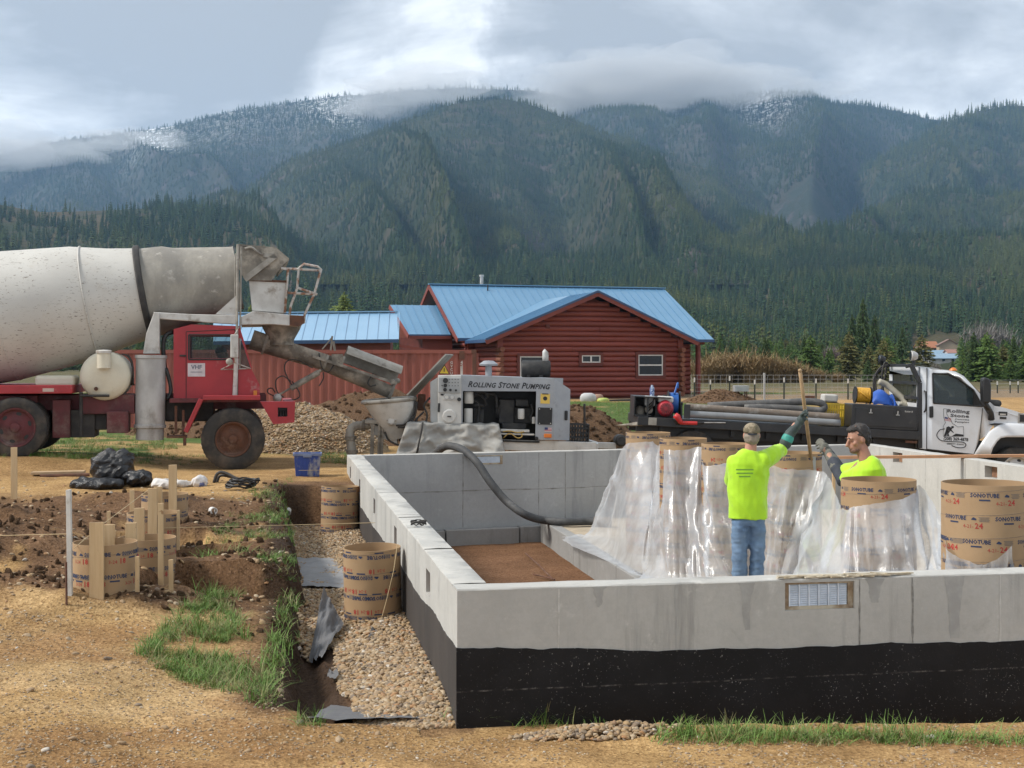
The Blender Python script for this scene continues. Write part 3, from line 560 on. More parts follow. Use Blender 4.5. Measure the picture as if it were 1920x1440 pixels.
# ------------------------------------------------------------------ concrete mixer lorry
m_rubber = simple('rubber', (.030, .029, .028), (.05, .045, .04), 5, .85, bump=.25, bscale=80, dirt=(.13, .10, .075), dscale=2.5, dlo=.45, dhi=.8)
m_black = simple('black_paint', (.012, .012, .013), (.02, .02, .021), 6, .45)
m_dark = simple('dark_steel', (.035, .033, .033), (.06, .055, .05), 6, .7, .2)
m_red = simple('mixer_red', (.38, .030, .038), (.31, .024, .032), 3, .5, bump=.05, dirt=(.36, .20, .18), dscale=5, dlo=.58, dhi=.8)
m_maroon = simple('mixer_maroon', (.13, .03, .035), (.075, .025, .026), 4, .75, dirt=(.18, .13, .11), dlo=.5, dhi=.75)
m_steel = simple('chute_steel', (.24, .215, .18), (.13, .115, .095), 4, .75, .15, bump=.35, bscale=35, dirt=(.40, .36, .30), dscale=3, dlo=.45, dhi=.64)
m_steel_l = simple('chute_light', (.36, .34, .30), (.25, .23, .20), 5, .8, bump=.3, bscale=40, dirt=(.16, .14, .12), dscale=4, dlo=.55, dhi=.72)
m_cream = simple('cream_tank', (.66, .62, .50), (.58, .54, .43), 3, .55, dirt=(.42, .34, .22), dscale=4, dlo=.6, dhi=.8)
m_rust = simple('rust', (.135, .060, .036), (.085, .042, .028), 7, .9, bump=.4, bscale=50, dirt=(.20, .12, .085), dscale=6)
m_rustpaint = simple('rusty_white_rail', (.48, .46, .43), (.24, .12, .07), 9, .8, lo=.45, hi=.62)
m_white = simple('white_paint_dirty', (.58, .57, .54), (.45, .43, .40), 4, .55, bump=.15, bscale=30, dirt=(.26, .22, .18), dscale=5, dlo=.5, dhi=.72)
m_dirtysteel = simple('stack_steel', (.50, .50, .49), (.36, .35, .34), 3, .55, .2, dirt=(.22, .20, .18), dscale=2.2, dlo=.5, dhi=.7, stretch=(1, 1, .6))
def glass_mat(name, c=(.03, .04, .05), trans=.78):
    m = bpy.data.materials.new(name); m.use_nodes = True; n = m.node_tree.nodes; l = m.node_tree.links; p = n['Principled BSDF']; p.inputs['Base Color'].default_value = (*c, 1); p.inputs['Roughness'].default_value = .06
    tr = n.new('ShaderNodeBsdfTransparent'); tr.inputs[0].default_value = (.72, .8, .8, 1); mx = n.new('ShaderNodeMixShader'); mx.inputs[0].default_value = trans
    l.new(p.outputs[0], mx.inputs[1]); l.new(tr.outputs[0], mx.inputs[2]); l.new(mx.outputs[0], n['Material Output'].inputs[0]); return m
m_glass = glass_mat('window_glass')
m_glass_dark = glass_mat('window_glass_dark', (.02, .025, .03), .15)
t = NT('drum_white'); c = t.mix(t.ramp(t.noise(1.2, 5, .6), .3, .7), (.57, .55, .505), (.50, .48, .44))
sp = t.math('MULTIPLY', t.ramp(t.noise(30, 3, .5, stretch=(.6, .6, 1.8), dist=.6), .63, .66), t.ramp(t.noise(2.2, 4, .6), .33, .52)); c = t.mix(sp, c, (.24, .21, .18))
c = t.mix(t.ramp(t.noise(2.6, 7, .7), .56, .72, 0, .6), c, (.46, .41, .34)); c = t.mix(t.ramp(t.noise(9, 5, .7, stretch=(.3, .3, 3)), .62, .70, 0, .7), c, (.33, .31, .28)); z = t.xyz()[2]; m_drum = t.out(c, .55, normal=t.bump(sp, .4, .01))
t = NT('drum_grey'); c = t.mix(t.ramp(t.noise(2, 6, .65, stretch=(1, 1, .4)), .3, .65), (.36, .335, .285), (.22, .205, .18)); c = t.mix(t.ramp(t.noise(5, 6, .7), .56, .7), c, (.45, .42, .37)); m_drum2 = t.out(c, .7, normal=t.bump(t.noise(25, 5, .7), .4, .012))
def wheel(par, c, Rr, W, rimR, m_rim, m_hub, holes=0, name='wheel', lugs=10):
    c = Vector(c); w_ = empty(name, c); w_.parent = par
    k = Rr; prof = [(0.10*W, rimR), (.02*W, rimR+.10*(k-rimR)), (0, rimR+.45*(k-rimR)), (.04*W, k*.93), (.10*W, k*.985), (.18*W, k), (.82*W, k), (.90*W, k*.985), (.96*W, k*.93), (W, rimR+.45*(k-rimR)), (.95*W, rimR)]
    b = MB().lathe((0, 0, 0), (0, 1, 0), prof, 40)
    for i in range(44):                                            # tread lugs
        a = 2*math.pi*i/44; ca, sa = math.cos(a), math.sin(a); M = Matrix.Rotation(a, 4, 'Y')
        b.box((k*.985, .10*W, -.028*k), (k*1.004, .42*W, .028*k), M).box((k*.985, .56*W, -.010*k), (k*1.004, .9*W, .045*k), M)
    b.build('tyre', m_rubber, w_, auto=30)
    r = rimR; rb = MB().lathe((0, 0, 0), (0, 1, 0), [(.05*W, r*1.03), (.02*W, r*1.0), (.05*W, r*.93), (.20*W, r*.88), (.24*W, r*.80), (.20*W, r*.62), (.12*W, r*.50), (.10*W, r*.40), (.10*W, 0.001)], 36)
    rb.build('rim', m_rim, w_, auto=35)
    if holes:
        hb = MB()
        for i in range(holes):
            a = 2*math.pi*i/holes+.3; cx, cz = math.cos(a)*r*.72, math.sin(a)*r*.72; n = 12
            pts = [(cx+math.cos(a)*r*.09*math.cos(q)-math.sin(a)*r*.14*math.sin(q), .205*W, cz+math.sin(a)*r*.09*math.cos(q)+math.cos(a)*r*.14*math.sin(q)) for q in [2*math.pi*j/n for j in range(n)]]
            hb.add(pts, [tuple(range(n))])
        hb.build('hand_hole', m_black, w_)  # flat black discs, the dark of the openings put in as colour
    h = MB().lathe((0, 0, 0), (0, 1, 0), [(.0, 0.001), (.0, r*.16), (.03*W, r*.24), (.11*W, r*.26)], 18)
    for i in range(lugs):
        a = 2*math.pi*i/lugs; h.cyl((math.cos(a)*r*.36, .04*W, math.sin(a)*r*.36), (math.cos(a)*r*.36, .12*W, math.sin(a)*r*.36), r*.055, 6)
    h.build('hub', m_hub, w_, auto=35); return w_
def trough(b, p, q, r0, r1, a0=-100, a1=100, th=.018, n=14, roll=0):
    p, q = Vector(p), Vector(q); d = (q-p).normalized(); x = d.cross(Vector((0, 0, 1))).normalized(); y = x.cross(d)
    P = []
    for c, r in ((p, r0), (q, r1)):
        row = [c+x*(r*math.sin(R(a0+(a1-a0)*i/n+roll)))-y*(r*math.cos(R(a0+(a1-a0)*i/n+roll))) for i in range(n+1)]
        row += [c+x*((r-th)*math.sin(R(a0+(a1-a0)*i/n+roll)))-y*((r-th)*math.cos(R(a0+(a1-a0)*i/n+roll))) for i in range(n, -1, -1)]; row.append(row[0]); P.append(row)
    b.grid(P); k = len(P[0])-1
    for row in P: b.add(row[:k], [(i, i+1, k-2-i, k-1-i) for i in range(n)])
    return b
mloc = at(437, 883, 21.3); mrot = (0, 0, R(11)); T = Frame(mloc, mrot)
mx_ = empty('mixer_truck', mloc, mrot, label='old red concrete mixer truck with a large dirty white drum reaching over its cab', cat='truck')
def tp(px, py, off=0.0): return T.hit(px, py, off)
def tpoly(pts, off=0.0): return [T.xz(x, y, off) for x, y in pts]
WID = 2.35
# wheels
fc = tp(437, 824); rc = tp(28, 802)
wheel(mx_, (fc.x, 0, fc.z), .492, .36, .27, m_rust, m_rust, 0)
wheel(mx_, (fc.x, WID, fc.z), .492, -.36, .27, m_rust, m_rust, 0)
for dx in (0, -1.32):
    wheel(mx_, (rc.x+dx, 0, rc.z), .462, .28, .295, m_maroon, m_maroon, 6, lugs=8); wheel(mx_, (rc.x+dx, .30, rc.z), .462, .28, .295, m_maroon, m_maroon); wheel(mx_, (rc.x+dx, WID, rc.z), .462, -.28, .295, m_maroon, m_maroon, 6)
    MB().cyl((rc.x+dx, .2, rc.z), (rc.x+dx, WID-.2, rc.z), .09, 12).build('axle', m_dark, mx_)
MB().cyl((fc.x, .2, fc.z), (fc.x, WID-.2, fc.z), .08, 12).build('axle', m_dark, mx_)
# drum on its tilted axis
d0, d1 = tp(0, 595, 1.17), tp(447, 521, 1.17); dd = (d1-d0); DL = dd.length; dd.normalize()
def rad(px, dy): return abs(tp(px, 600-dy, 1.17).z-tp(px, 600, 1.17).z)
k14 = DL*14/447; kb = DL*268/447
R0, Rb, R1 = rad(14, 122), rad(258, 85), rad(447, 58)
db = MB().lathe(d0, d1, [(-2.9, .25), (-2.85, .62), (-1.75, R0*.98), (-1.55, R0), (k14, R0), (k14+.02, R0*.998), (kb*.55, R0*.90), (kb*.8, Rb+.075), (kb-.04, Rb+.01)], 64).build('drum', m_drum, mx_, auto=40)
sm = MB()
for t_ in (k14, kb*.62): 
    rr = R0 if t_ == k14 else R0*.877+.004; sm.lathe(d0, d1, [(t_-.012, rr-.004), (t_-.008, rr+.006), (t_+.008, rr+.006), (t_+.012, rr-.006)], 64)
sm.build('weld_seam', m_drum, db, smooth=True)
MB().lathe(d0, d1, [(kb-.05, Rb-.01), (kb-.05, Rb+.04), (kb-.03, Rb+.055), (kb+.03, Rb+.05), (kb+.045, Rb+.04), (kb+.05, Rb-.04)], 64).build('roller_track', m_dark, mx_, auto=30)
MB().lathe(d0, d1, [(kb+.05, Rb-.01), (kb+.4, Rb*.96), (DL*.75, (Rb+R1)/2+.03), (DL-.02, R1+.01), (DL, R1+.02), (DL, R1-.03), (DL-.3, R1-.05)], 64).build('drum_cone', m_drum2, mx_, auto=40)
# chassis
fb = MB(); zt, zb_ = tp(200, 742).z, tp(200, 768).z
for y in (.55, WID-.63): fb.box((-6.3, y, zb_-.02), (tp(500, 760).x, y+.08, zt))
for x in np.linspace(-5.8, .3, 7): fb.box((x, .63, zb_), (x+.09, WID-.63, zt-.03))
fb.build('frame', m_maroon, mx_)
a = tp(135, 722); b_ = tp(135, 738); MB().box((-7, .03, b_.z), (a.x, WID-.05, a.z)).build('deck', m_red, mx_, bevel=.012)
p, q = tp(80, 728, .026), tp(101, 734.5, .026); MB().box((p.x, .018, q.z), (q.x, .03, p.z)).build('reflector', simple('reflector', (.55, .42, .36), rough=.4), mx_)
p, q = tp(65, 704, .35), tp(140, 725, .35); MB().box((p.x, .35, q.z), (q.x, 1.0, p.z)).build('tool_tank', m_cream, mx_, bevel=.05, seg=3)
for x0, y0, x1, y1, o0, o1, mm in ((98, 750, 131, 821, .25, .8, m_maroon), (132, 769, 178, 820, .35, 1.0, m_dark), (200, 772, 240, 812, .12, .6, m_maroon), (150, 740, 252, 776, .3, .9, m_maroon), (178, 775, 200, 806, .4, .8, m_dark), (0, 742, 70, 755, .3, 2.0, m_maroon)):
    p, q = tp(x0, y0, o0), tp(x1, y1, o0); MB().box((p.x, o0, q.z), (q.x, o1, p.z)).build('chassis_box', mm, mx_, bevel=.012)
b = MB(); p = tp(152, 735, .2); q = tp(152, 818, .2); b.cyl((p.x, .2, p.z), (q.x, .2, q.z), .028, 8); p = tp(150, 742, .15); q = tp(205, 742, .15); b.cyl(p, q, .02, 8); b.build('air_line', m_dark, mx_)
# water tank with filler neck
p = tp(196, 705, .15); rt = abs(tp(196, 751, .15).z-p.z)
wt = MB().lathe((p.x, .15, p.z), (p.x, 1.1, p.z), [(.0, .001), (.015, rt*.6), (.05, rt*.9), (.10, rt), (.85, rt), (.9, rt*.9), (.94, .001)], 36).build('water_tank', m_cream, mx_, auto=40)
q = tp(195, 688, .12); q2 = tp(195, 661, .12); MB().cyl((q.x, .10, q.z-.02), (q.x, .10, q2.z), .105, 20).build('filler_neck', m_cream, wt, auto=40)
MB().lathe((q.x, .10, q2.z-.01), (q.x, .10, q2.z+.05), [(0, .001), (0, .12), (.035, .125), (.05, .10), (.055, .001)], 20).build('filler_cap', m_white, wt, auto=40)
q = tp(180, 729, .14); MB().cyl((q.x, .12, q.z), (q.x, .16, q.z), .03, 12).build('drain_plug', m_rust, wt)
b = MB(); [b.beam((p.x+dx, .45, p.z-rt-.02), (p.x+dx, .45, zt-.02), .08, .12) for dx in (-.25, .25)]; b.build('tank_bracket', m_dark, mx_)
# tower, stack, boom
MB().prism(tpoly([(289, 585), (299, 586.5), (299, 663), (268, 663), (274, 626)], .25), .25, .50).build('tower', m_white, mx_, bevel=.01)
p = tp(281, 668, .12); q = tp(279, 804, .12); rr = .235
MB().lathe((p.x, .38, p.z), (q.x, .38, q.z), [(-.02, .001), (-.02, rr+.012), (.03, rr+.012), (.035, rr-.005), (1.07, rr-.005), (1.08, rr+.012), (1.12, rr+.012), (1.13, rr-.02), (1.31, rr-.02), (1.31, .001)], 32).build('exhaust_stack', m_dirtysteel, mx_, auto=35)
bm_ = MB().prism(tpoly([(287, 585), (360, 589), (404, 590), (447, 590), (447, 608), (408, 606), (298, 598)], .30), .30, .48).build('boom_arm', m_white, mx_, bevel=.012)
MB().prism(tpoly([(404, 589), (445, 552), (447, 590)], .33), .33, .36).prism(tpoly([(421, 583), (434, 569), (434, 584)], .325), .326, .33).build('gusset', m_white, bm_)
p = tp(293, 590, .28); MB().cyl((p.x, .26, p.z), (p.x, .31, p.z), .035, 12).build('pivot_pin', m_dark, bm_)
b = MB()
for xa, xb, ya, yb, o, r_ in ((446, 443, 458, 742, .30, .022), (452.5, 449, 462, 690, .34, .016), (441.5, 440, 475, 600, .34, .010)): b.cyl(tp(xa, ya, o), tp(xb, yb, o), r_, 10)
b.build('post', m_steel_l, mx_)
p, q = tp(443, 672, .29), tp(440, 742, .29); MB().cyl(p, q, .035, 12).build('post_sleeve', m_white, mx_)
# cab
CY0, CY1 = .32, 1.15
cab_out = [(325.5, 747), (325.5, 617), (357, 608), (449, 611.5), (456, 634), (472, 690), (487, 722), (487, 747)]
w1, w2 = (356, 630), (432, 672)
cb = MB()
def quads(polys, off, d=.03): 
    for pl in polys: cb.prism(tpoly(pl, off), off, off+d)
win = [(447.5, 634), (451.5, 634), (470, 690), (447.5, 692)]
side = [[(325.5, 747), (325.5, 617), (356, 609), (356, 747)], [(356, 747), (356, 672), (432, 672), (432, 747)], [(356, 630), (356, 608.3), (432, 610.8), (432, 630)], [(432, 747), (432, 610.8), (447.5, 611.4), (447.5, 747)], [(447.5, 747), (447.5, 692), (470, 690), (487, 722), (487, 747)], [(447.5, 634), (447.5, 611.4), (449, 611.5), (456, 634), (451.5, 634)], [(470, 690), (451.5, 634), (456, 634), (472.5, 690)]]
quads(side, CY0)
def sh(pts, dy): return [(x, dy, z) for x, z in pts]
co = tpoly(cab_out, CY0)
cb.add(sh(co[:2], CY0+.03)+sh(co[:2][::-1], CY1), [(0, 1, 2, 3)]).add(sh(co[1:4], CY0)+sh(co[1:4][::-1], CY1), [(0, 1, 4, 5), (1, 2, 3, 4)])     # rear wall, roof
cb.add([(co[3][0], CY0, co[3][1]), (co[4][0], CY0, co[4][1]), (co[4][0], CY1, co[4][1]), (co[3][0], CY1, co[3][1])], [(0, 1, 2, 3)]).add([(co[5][0], CY0, co[5][1]), (co[6][0], CY0, co[6][1]), (co[7][0], CY0, co[7][1]), (co[7][0], CY1, co[7][1]), (co[6][0], CY1, co[6][1]), (co[5][0], CY1, co[5][1])], [(0, 1, 4, 5), (1, 2, 3, 4)])
cb.add([(co[0][0], CY0, co[0][1]), (co[7][0], CY0, co[7][1]), (co[7][0], CY1, co[7][1]), (co[0][0], CY1, co[0][1])], [(0, 1, 2, 3)])
for pl in side: 
    if pl not in (side[5], side[6]): cb.prism(tpoly(pl, CY0), CY1-.03, CY1)
cab = cb.build('cab', m_red, mx_)
MB().prism(tpoly([(355, 629), (433, 629), (433, 673), (355, 673)], CY0), CY0+.012, CY0+.018).build('side_window', m_glass, cab)
MB().prism(tpoly(win, CY0), CY0+.012, CY0+.018).build('quarter_window', m_glass, cab)
cabg = MB().add([(co[4][0]-.01, CY0+.05, co[4][1]), (co[5][0]-.01, CY0+.05, co[5][1]), (co[5][0]-.01, CY1-.05, co[5][1]), (co[4][0]-.01, CY1-.05, co[4][1])], [(0, 1, 2, 3)]).build('windscreen', m_glass, cab)
b = MB(); fr = tpoly([(354, 628), (434, 628), (434, 674), (354, 674)], CY0)
for i in range(4): p, q = fr[i], fr[(i+1) % 4]; b.cyl((p[0], CY0-.004, p[1]), (q[0], CY0-.004, q[1]), .014, 6)
b.build('window_seal', m_black, cab)
b = MB(); pts = tpoly([(349, 747), (349, 622), (440, 618), (446, 640), (446, 747)], CY0)
for i in range(4): p, q = pts[i], pts[i+1]; b.cyl((p[0], CY0-.001, p[1]), (q[0], CY0-.001, q[1]), .006, 5)
b.build('door_gap', m_black, cab); p = tp(343, 667, CY0); MB().box((p.x-.05, CY0-.03, p.z-.015), (p.x+.05, CY0-.008, p.z+.015)).build('door_handle', m_dark, cab, bevel=.005)
p, q = tp(352, 681, CY0-.004), tp(384.5, 706, CY0-.004); sg = MB().box((p.x, CY0-.006, q.z), (q.x, CY0-.002, p.z)).build('placard', simple('placard', (.62, .57, .58), (.52, .46, .48), 9, .5), cab)
def flat_text(txt, frame_par, x, y, z, width, mat, name='lettering', bold=0, shear=0, caps=1.0, yscale=1.0, space=1.0, pitch=0):
    v, f = text_mesh(txt, 1, bold, shear, space, 'CENTER', caps); xs = [a[0] for a in v]; k = width/(max(xs)-min(xs)); mid = (max(xs)+min(xs))/2
    b = MB().add([(x+(a[0]-mid)*k*math.cos(pitch)+a[1]*k*yscale*math.sin(pitch), y, z+a[1]*k*yscale*math.cos(pitch)-(a[0]-mid)*k*math.sin(pitch)) for a in v], f)
    me = bpy.data.meshes.new(name); me.from_pydata(b.v, [], b.f); me.materials.append(mat); return link(name, me, frame_par)
m_ink = simple('ink_black', (.02, .02, .025), rough=.6); m_inkgrey = simple('ink_grey', (.16, .17, .22), rough=.6)
flat_text('VHF', sg, (p.x+q.x)/2, CY0-.0085, p.z-.065, .17, m_inkgrey, bold=.03); MB().box(((p.x+q.x)/2-.09, CY0-.0085, p.z-.145), ((p.x+q.x)/2+.09, CY0-.0065, p.z-.135)).build('print_line', m_inkgrey, sg)
# mirrors
mb_ = MB(); p, q = tp(432, 627, .12), tp(447, 671, .12); mb_.box((p.x, .11, q.z), (q.x, .17, p.z)); mb_.build('mirror', m_white, mx_, bevel=.015)
p = tp(430, 678, .12); MB().ball((p.x, .14, p.z), (.055, .03, .055)).build('mirror', m_steel_l, mx_, smooth=True)
b = MB(); 
for (xa, ya, oa), (xb, yb, ob) in (((414, 693, .3), (440, 680, .12)), ((440, 680, .12), (470, 691, .32)), ((414, 693, .3), (470, 691, .32)), ((440, 627, .12), (448, 614, .32)), ((440, 680, .12), (440, 670, .12))): b.cyl(tp(xa, ya, oa), tp(xb, yb, ob), .009, 6)
b.build('mirror_bracket', m_rustpaint, mx_)
# deck under the cab, wings, bumper
b = MB(); p, q = tp(318, 747, .10), tp(487, 754, .10); b.box((p.x, .08, q.z), (q.x, WID-.05, p.z-.004)); b.build('cab_floor', m_maroon, mx_)
wg = MB()
for pa, pb in (((352, 812), (381, 750)), ((381, 750), (488, 750))):
    a, c_ = tp(*pa), tp(*pb); n_ = (c_-a).normalized(); up = Vector((-n_.z, 0, n_.x)); up = up if up.z > 0 else -up
    wg.add([(a.x, -.03, a.z), (c_.x, -.03, c_.z), (c_.x+up.x*.07, -.03, c_.z+up.z*.07), (a.x+up.x*.07, -.03, a.z+up.z*.07), (a.x, .52, a.z), (c_.x, .52, c_.z), (c_.x+up.x*.07, .52, c_.z+up.z*.07), (a.x+up.x*.07, .52, a.z+up.z*.07)], [(0, 1, 2, 3), (4, 5, 6, 7), (0, 1, 5, 4), (1, 2, 6, 5), (2, 3, 7, 6), (3, 0, 4, 7)])
wg.build('wing', m_red, mx_, bevel=.008)
b = MB()
for pl in ([(488, 753), (521, 753), (521, 795), (512, 795)], [(539, 753), (553.5, 753), (552, 792), (539, 793)], [(521, 753), (539, 753), (539, 764.5), (521, 764)], [(521, 781.5), (539, 781), (539, 793.5), (521, 795)]): b.prism(tpoly(pl, -.02), -.02, .25)
bp_ = tpoly([(536, 754), (553.5, 753), (552, 792), (536, 793)], -.02); b.prism(bp_, .251, WID); b.build('bumper', m_red, mx_)
p, q = tp(521, 764, .1), tp(539, 781.5, .1); MB().box((p.x, .12, q.z), (q.x, .14, p.z)).build('lamp_recess', m_black, mx_); b = MB(); [b.cyl((p.x+.04+.045*i, .02, q.z+.01), (p.x+.04+.045*i, .11, q.z+.09), .018, 8) for i in range(3)]; b.build('coupling', m_dark, mx_)
p = tp(478.5, 738, CY0); MB().box((p.x-.03, CY0-.04, p.z-.05), (p.x+.03, CY0, p.z+.05)).build('marker_light', simple('amber_lens', (.65, .22, .02), rough=.3), mx_, bevel=.01)
b = MB(); b.box((tp(326, 760).x, .2, tp(326, 815).z), (tp(331, 760).x, .24, tp(326, 762).z)); b.box((tp(340, 770).x, .2, tp(340, 818).z), (tp(345, 770).x, .24, tp(340, 770).z)); b.box((tp(312, 818).x, .06, tp(312, 822).z), (tp(349, 818).x, .40, tp(312, 818).z)); b.box((tp(343, 818).x, .05, tp(343, 836).z), (tp(349, 818).x, .1, tp(343, 818).z)); b.build('step', m_rust, mx_, bevel=.004)
b = MB(); p, q = tp(309, 750, .5), tp(400, 790, .5); b.box((p.x, .5, q.z), (q.x, 1.8, p.z)); b.build('engine_pan', m_dark, mx_, bevel=.03)
b = MB().tube(bez([tp(310, 700, .4), tp(306, 655, .4), tp(310, 630, .4), tp(325, 622, .45)], 14), .035, 10).tube(bez([tp(311, 690, .35), tp(318, 715, .35), tp(320, 735, .35), tp(314, 748, .35)], 14), .03, 8).build('air_hose', m_black, mx_, smooth=True)
b = MB(); 
for k in range(4): b.tube(bez([tp(228+k*4, 664, .3), tp(240+k*3, 668+k*5, .3), tp(250, 690+k*9, .32), tp(246+k*2, 722, .4)], 14), .011, 6)
b.build('hydraulic_hose', m_dark, mx_, smooth=True)
# mouth of the drum: hood, hopper, platform, cage
yc = 1.17
MB().prism(tpoly([(444, 459), (459, 463), (517, 466), (541, 486), (522, 508), (509, 526), (460, 526), (446, 500)], .45), .45, .50).build('charge_hood', m_steel, mx_); MB().prism(tpoly([(444, 459), (459, 463), (517, 466), (541, 486), (522, 508), (509, 526), (460, 526), (446, 500)], 1.85), 1.85, 1.9).build('charge_hood', m_steel, mx_)
hd = tpoly([(446, 459), (517, 466), (541, 486), (522, 508)], .5); b = MB()
for i in range(3): p, q = hd[i], hd[i+1]; b.beam((p[0], 1.17, p[1]), (q[0], 1.17, q[1]), 1.38, .03, (0, 0, 1))
b.build('charge_hood', m_steel, mx_); b = MB(); b.beam(tp(459, 524, .42), tp(517, 479, .42), .06, .09); b.beam(tp(493, 478, .42), tp(520, 481, .42), .06, .07); b.tube(bez([tp(459, 466, .42), tp(472, 464, .42), tp(485, 474, .42), tp(500, 482, .42)], 12), .02, 6); b.build('hood_brace', m_steel_l, mx_)
hp = tpoly([(467, 525), (539, 528), (534, 587), (473, 582)], .5); b = MB(); b.add([(x, .5, z) for x, z in hp]+[(x, 1.8, z) for x, z in hp[:2]]+[(hp[2][0], 1.6, hp[2][1]), (hp[3][0], 1.6, hp[3][1])], [(0, 1, 2, 3), (4, 5, 6, 7), (1, 2, 6, 5), (0, 3, 7, 4)]); hop = b.build('charge_hopper', m_white, mx_)
b = MB(); [b.cyl((p[0], .495, p[1]), (q[0], .495, q[1]), .02, 6) for p, q in ((hp[0], hp[1]), (hp[1], hp[2]))]; b.build('hopper_rim', m_rust, hop)
pl = MB().prism(tpoly([(452, 594), (475, 583), (540, 590), (570, 592), (570, 606), (560, 612), (511, 608), (452, 609)], .35), .35, 1.9).build('platform', m_white, mx_, bevel=.01)
MB().prism(tpoly([(543, 591), (570.5, 592), (570.5, 606.5), (560, 612.5), (543, 610.5)], .346), .342, .349).build('rust_patch', m_rust, pl)
b = MB(); o = .42
for path in ([(570, 606), (571, 590), (589, 552), (602, 505), (596, 500), (570, 495), (560, 503), (557, 541), (545, 574), (543, 590)], [(534, 587), (540, 507), (527, 503)], [(527, 503), (600, 507)], [(540, 549), (593, 552)], [(556, 539), (595, 552)]):
    for oo in ((o,) if len(path) < 5 else (o, o+.55)): b.tube([tp(x, y, oo) for x, y in path], .021, 7)
for (x, y) in ((602, 505), (560, 503), (593, 552)): b.cyl(tp(x, y, o), tp(x, y, o+.55), .018, 7)
b.build('ladder_cage', m_rustpaint, mx_, smooth=True)
p = tp(528, 606, 1.0); MB().lathe((p.x, 1.0, p.z), (p.x, 1.0, p.z-.3), [(0, .001), (0, .34), (.1, .30), (.28, .20), (.36, .2), (.36, .001)], 24).build('chute_pivot', m_steel, mx_, auto=35)
# chutes
b = MB(); a0, a1_, a2 = tp(474, 628, yc), tp(622, 676, yc), tp(738, 724, yc)
trough(b, a0, a1_, .24, .20, -110, 110, .03); ch = b.build('chute', m_steel, mx_, auto=30)
b = MB(); trough(b, tp(612, 676, yc), tp(733, 728, yc), .185, .175, -105, 105, .03); b.build('chute', m_steel, mx_, auto=30)
b = MB(); trough(b, tp(646, 668, yc), tp(748, 706, yc), .19, .19, -100, 100, .022, roll=205); fold = b.build('folded_chute', m_steel_l, mx_, auto=30)
for (x, y), (x2, y2) in (((650, 646), (641, 675)), ((751, 682), (745, 710))): pass
b = MB(); 
for px, py, r_ in ((642, 674, .20), (612, 672, .215), (500, 636, .245), (736, 726, .19)):
    c_ = tp(px, py, yc); dv2 = (a1_-a0).normalized(); b = MB(); trough(b, c_-dv2*.02, c_+dv2*.02, r_+.02, r_+.02, -105, 105, .035); b.build('chute_flange', m_steel_l, mx_)
b = MB(); b.box(tp(622, 664, .92), tp(643, 684, .95)); b.beam(tp(586, 668, .93), tp(744, 719, .93), .05, .045); b.cyl(tp(735, 716, .9), tp(746, 714, 1.4), .045, 12); b.beam(tp(620, 657, .95), tp(623, 630, .95), .03, .03); b.beam(tp(623, 632, .95), tp(604, 655, .95), .05, .02); b.beam(tp(625, 640, .95), tp(628, 658, .95), .04, .02); b.build('chute_hinge', m_steel, mx_)
b = MB(); b.cyl(tp(515, 745, .9), tp(548, 726, .95), .016, 8); b.cyl(tp(545, 728, .95), tp(598, 698, .97), .05, 12); b.cyl(tp(585, 706, .97), tp(602, 694, .97), .03, 10); b.build('lift_ram', m_steel, mx_, smooth=False); MB().ball(tp(520, 746, .9), .07).build('ram_mount', m_white, mx_, smooth=True)
b = MB()
for pts in ([(586, 690), (560, 676), (540, 676), (533, 690), (540, 710), (547, 722)], [(545, 715), (530, 705), (517, 714), (520, 735), (532, 745)], [(513, 742), (503, 737), (502, 730), (510, 728), (516, 736)], [(548, 715), (562, 738), (556, 748), (532, 752)], [(606, 698), (606, 710), (598, 724)], [(598, 662), (604, 690), (616, 697), (626, 684)], [(700, 700), (690, 716), (694, 724), (705, 722)]):
    b.tube(bez([tp(x, y, .93) for x, y in pts], 20), .011, 6)
b.build('hydraulic_hose', m_dark, mx_, smooth=True)

# driver behind the wheel
dp = tp(416, 690, .75); drv = empty('person', T.M @ Vector((dp.x, .75, tp(416, 735, .75).z)), (0, 0, mrot[2]), label='driver in dark clothes sitting in the cab of the red mixer truck', cat='person')
DRIVER = (drv, tp(416, 652, .75).z-tp(416, 735, .75).z)
# ------------------------------------------------------------------ trailer concrete pump
ploc = at(940, 882, 22.1); prot = (0, R(1.9), R(3)); PF = Frame(ploc, prot)
pm = empty('concrete_pump', ploc, prot, label='silver and white trailer concrete pump with an open engine bay and a hopper', cat='pump')
def pp(px, py, off=0.0): return PF.hit(px, py, off)
def ppl(pts, off=0.0): return [PF.xz(x, y, off) for x, y in pts]
def Z3(x, y): return (620+x/3.429, 620+y/3.429)
m_silver = simple('pump_silver', (.36, .375, .40), (.31, .325, .35), 3, .42, .35, dirt=(.22, .22, .22), dscale=5, dlo=.55, dhi=.8)
m_pwhite = simple('pump_white', (.60, .59, .56), (.52, .51, .48), 4, .5, dirt=(.36, .34, .31), dscale=4, dlo=.55, dhi=.78)
m_pgrey = simple('pump_grey', (.40, .41, .41), (.33, .34, .34), 5, .5)
m_engine = simple('engine_dark', (.022, .022, .024), (.05, .048, .045), 9, .6, .3, bump=.4, bscale=30)
m_tarp = simple('tarp_grey', (.36, .35, .325), (.27, .265, .25), 4, .85, bump=.4, bscale=90, dirt=(.42, .40, .36), dscale=3)
m_yellow = simple('sticker_yellow', (.70, .48, .10), rough=.5); m_amber = simple('lens_amber', (.72, .20, .03), rough=.3)
D = 1.55
fo = [Z3(*p) for p in ((840, 287), (1440, 308), (1436, 703), (1316, 700), (1322, 398), (850, 388), (843, 600), (840, 600))]
b = MB()
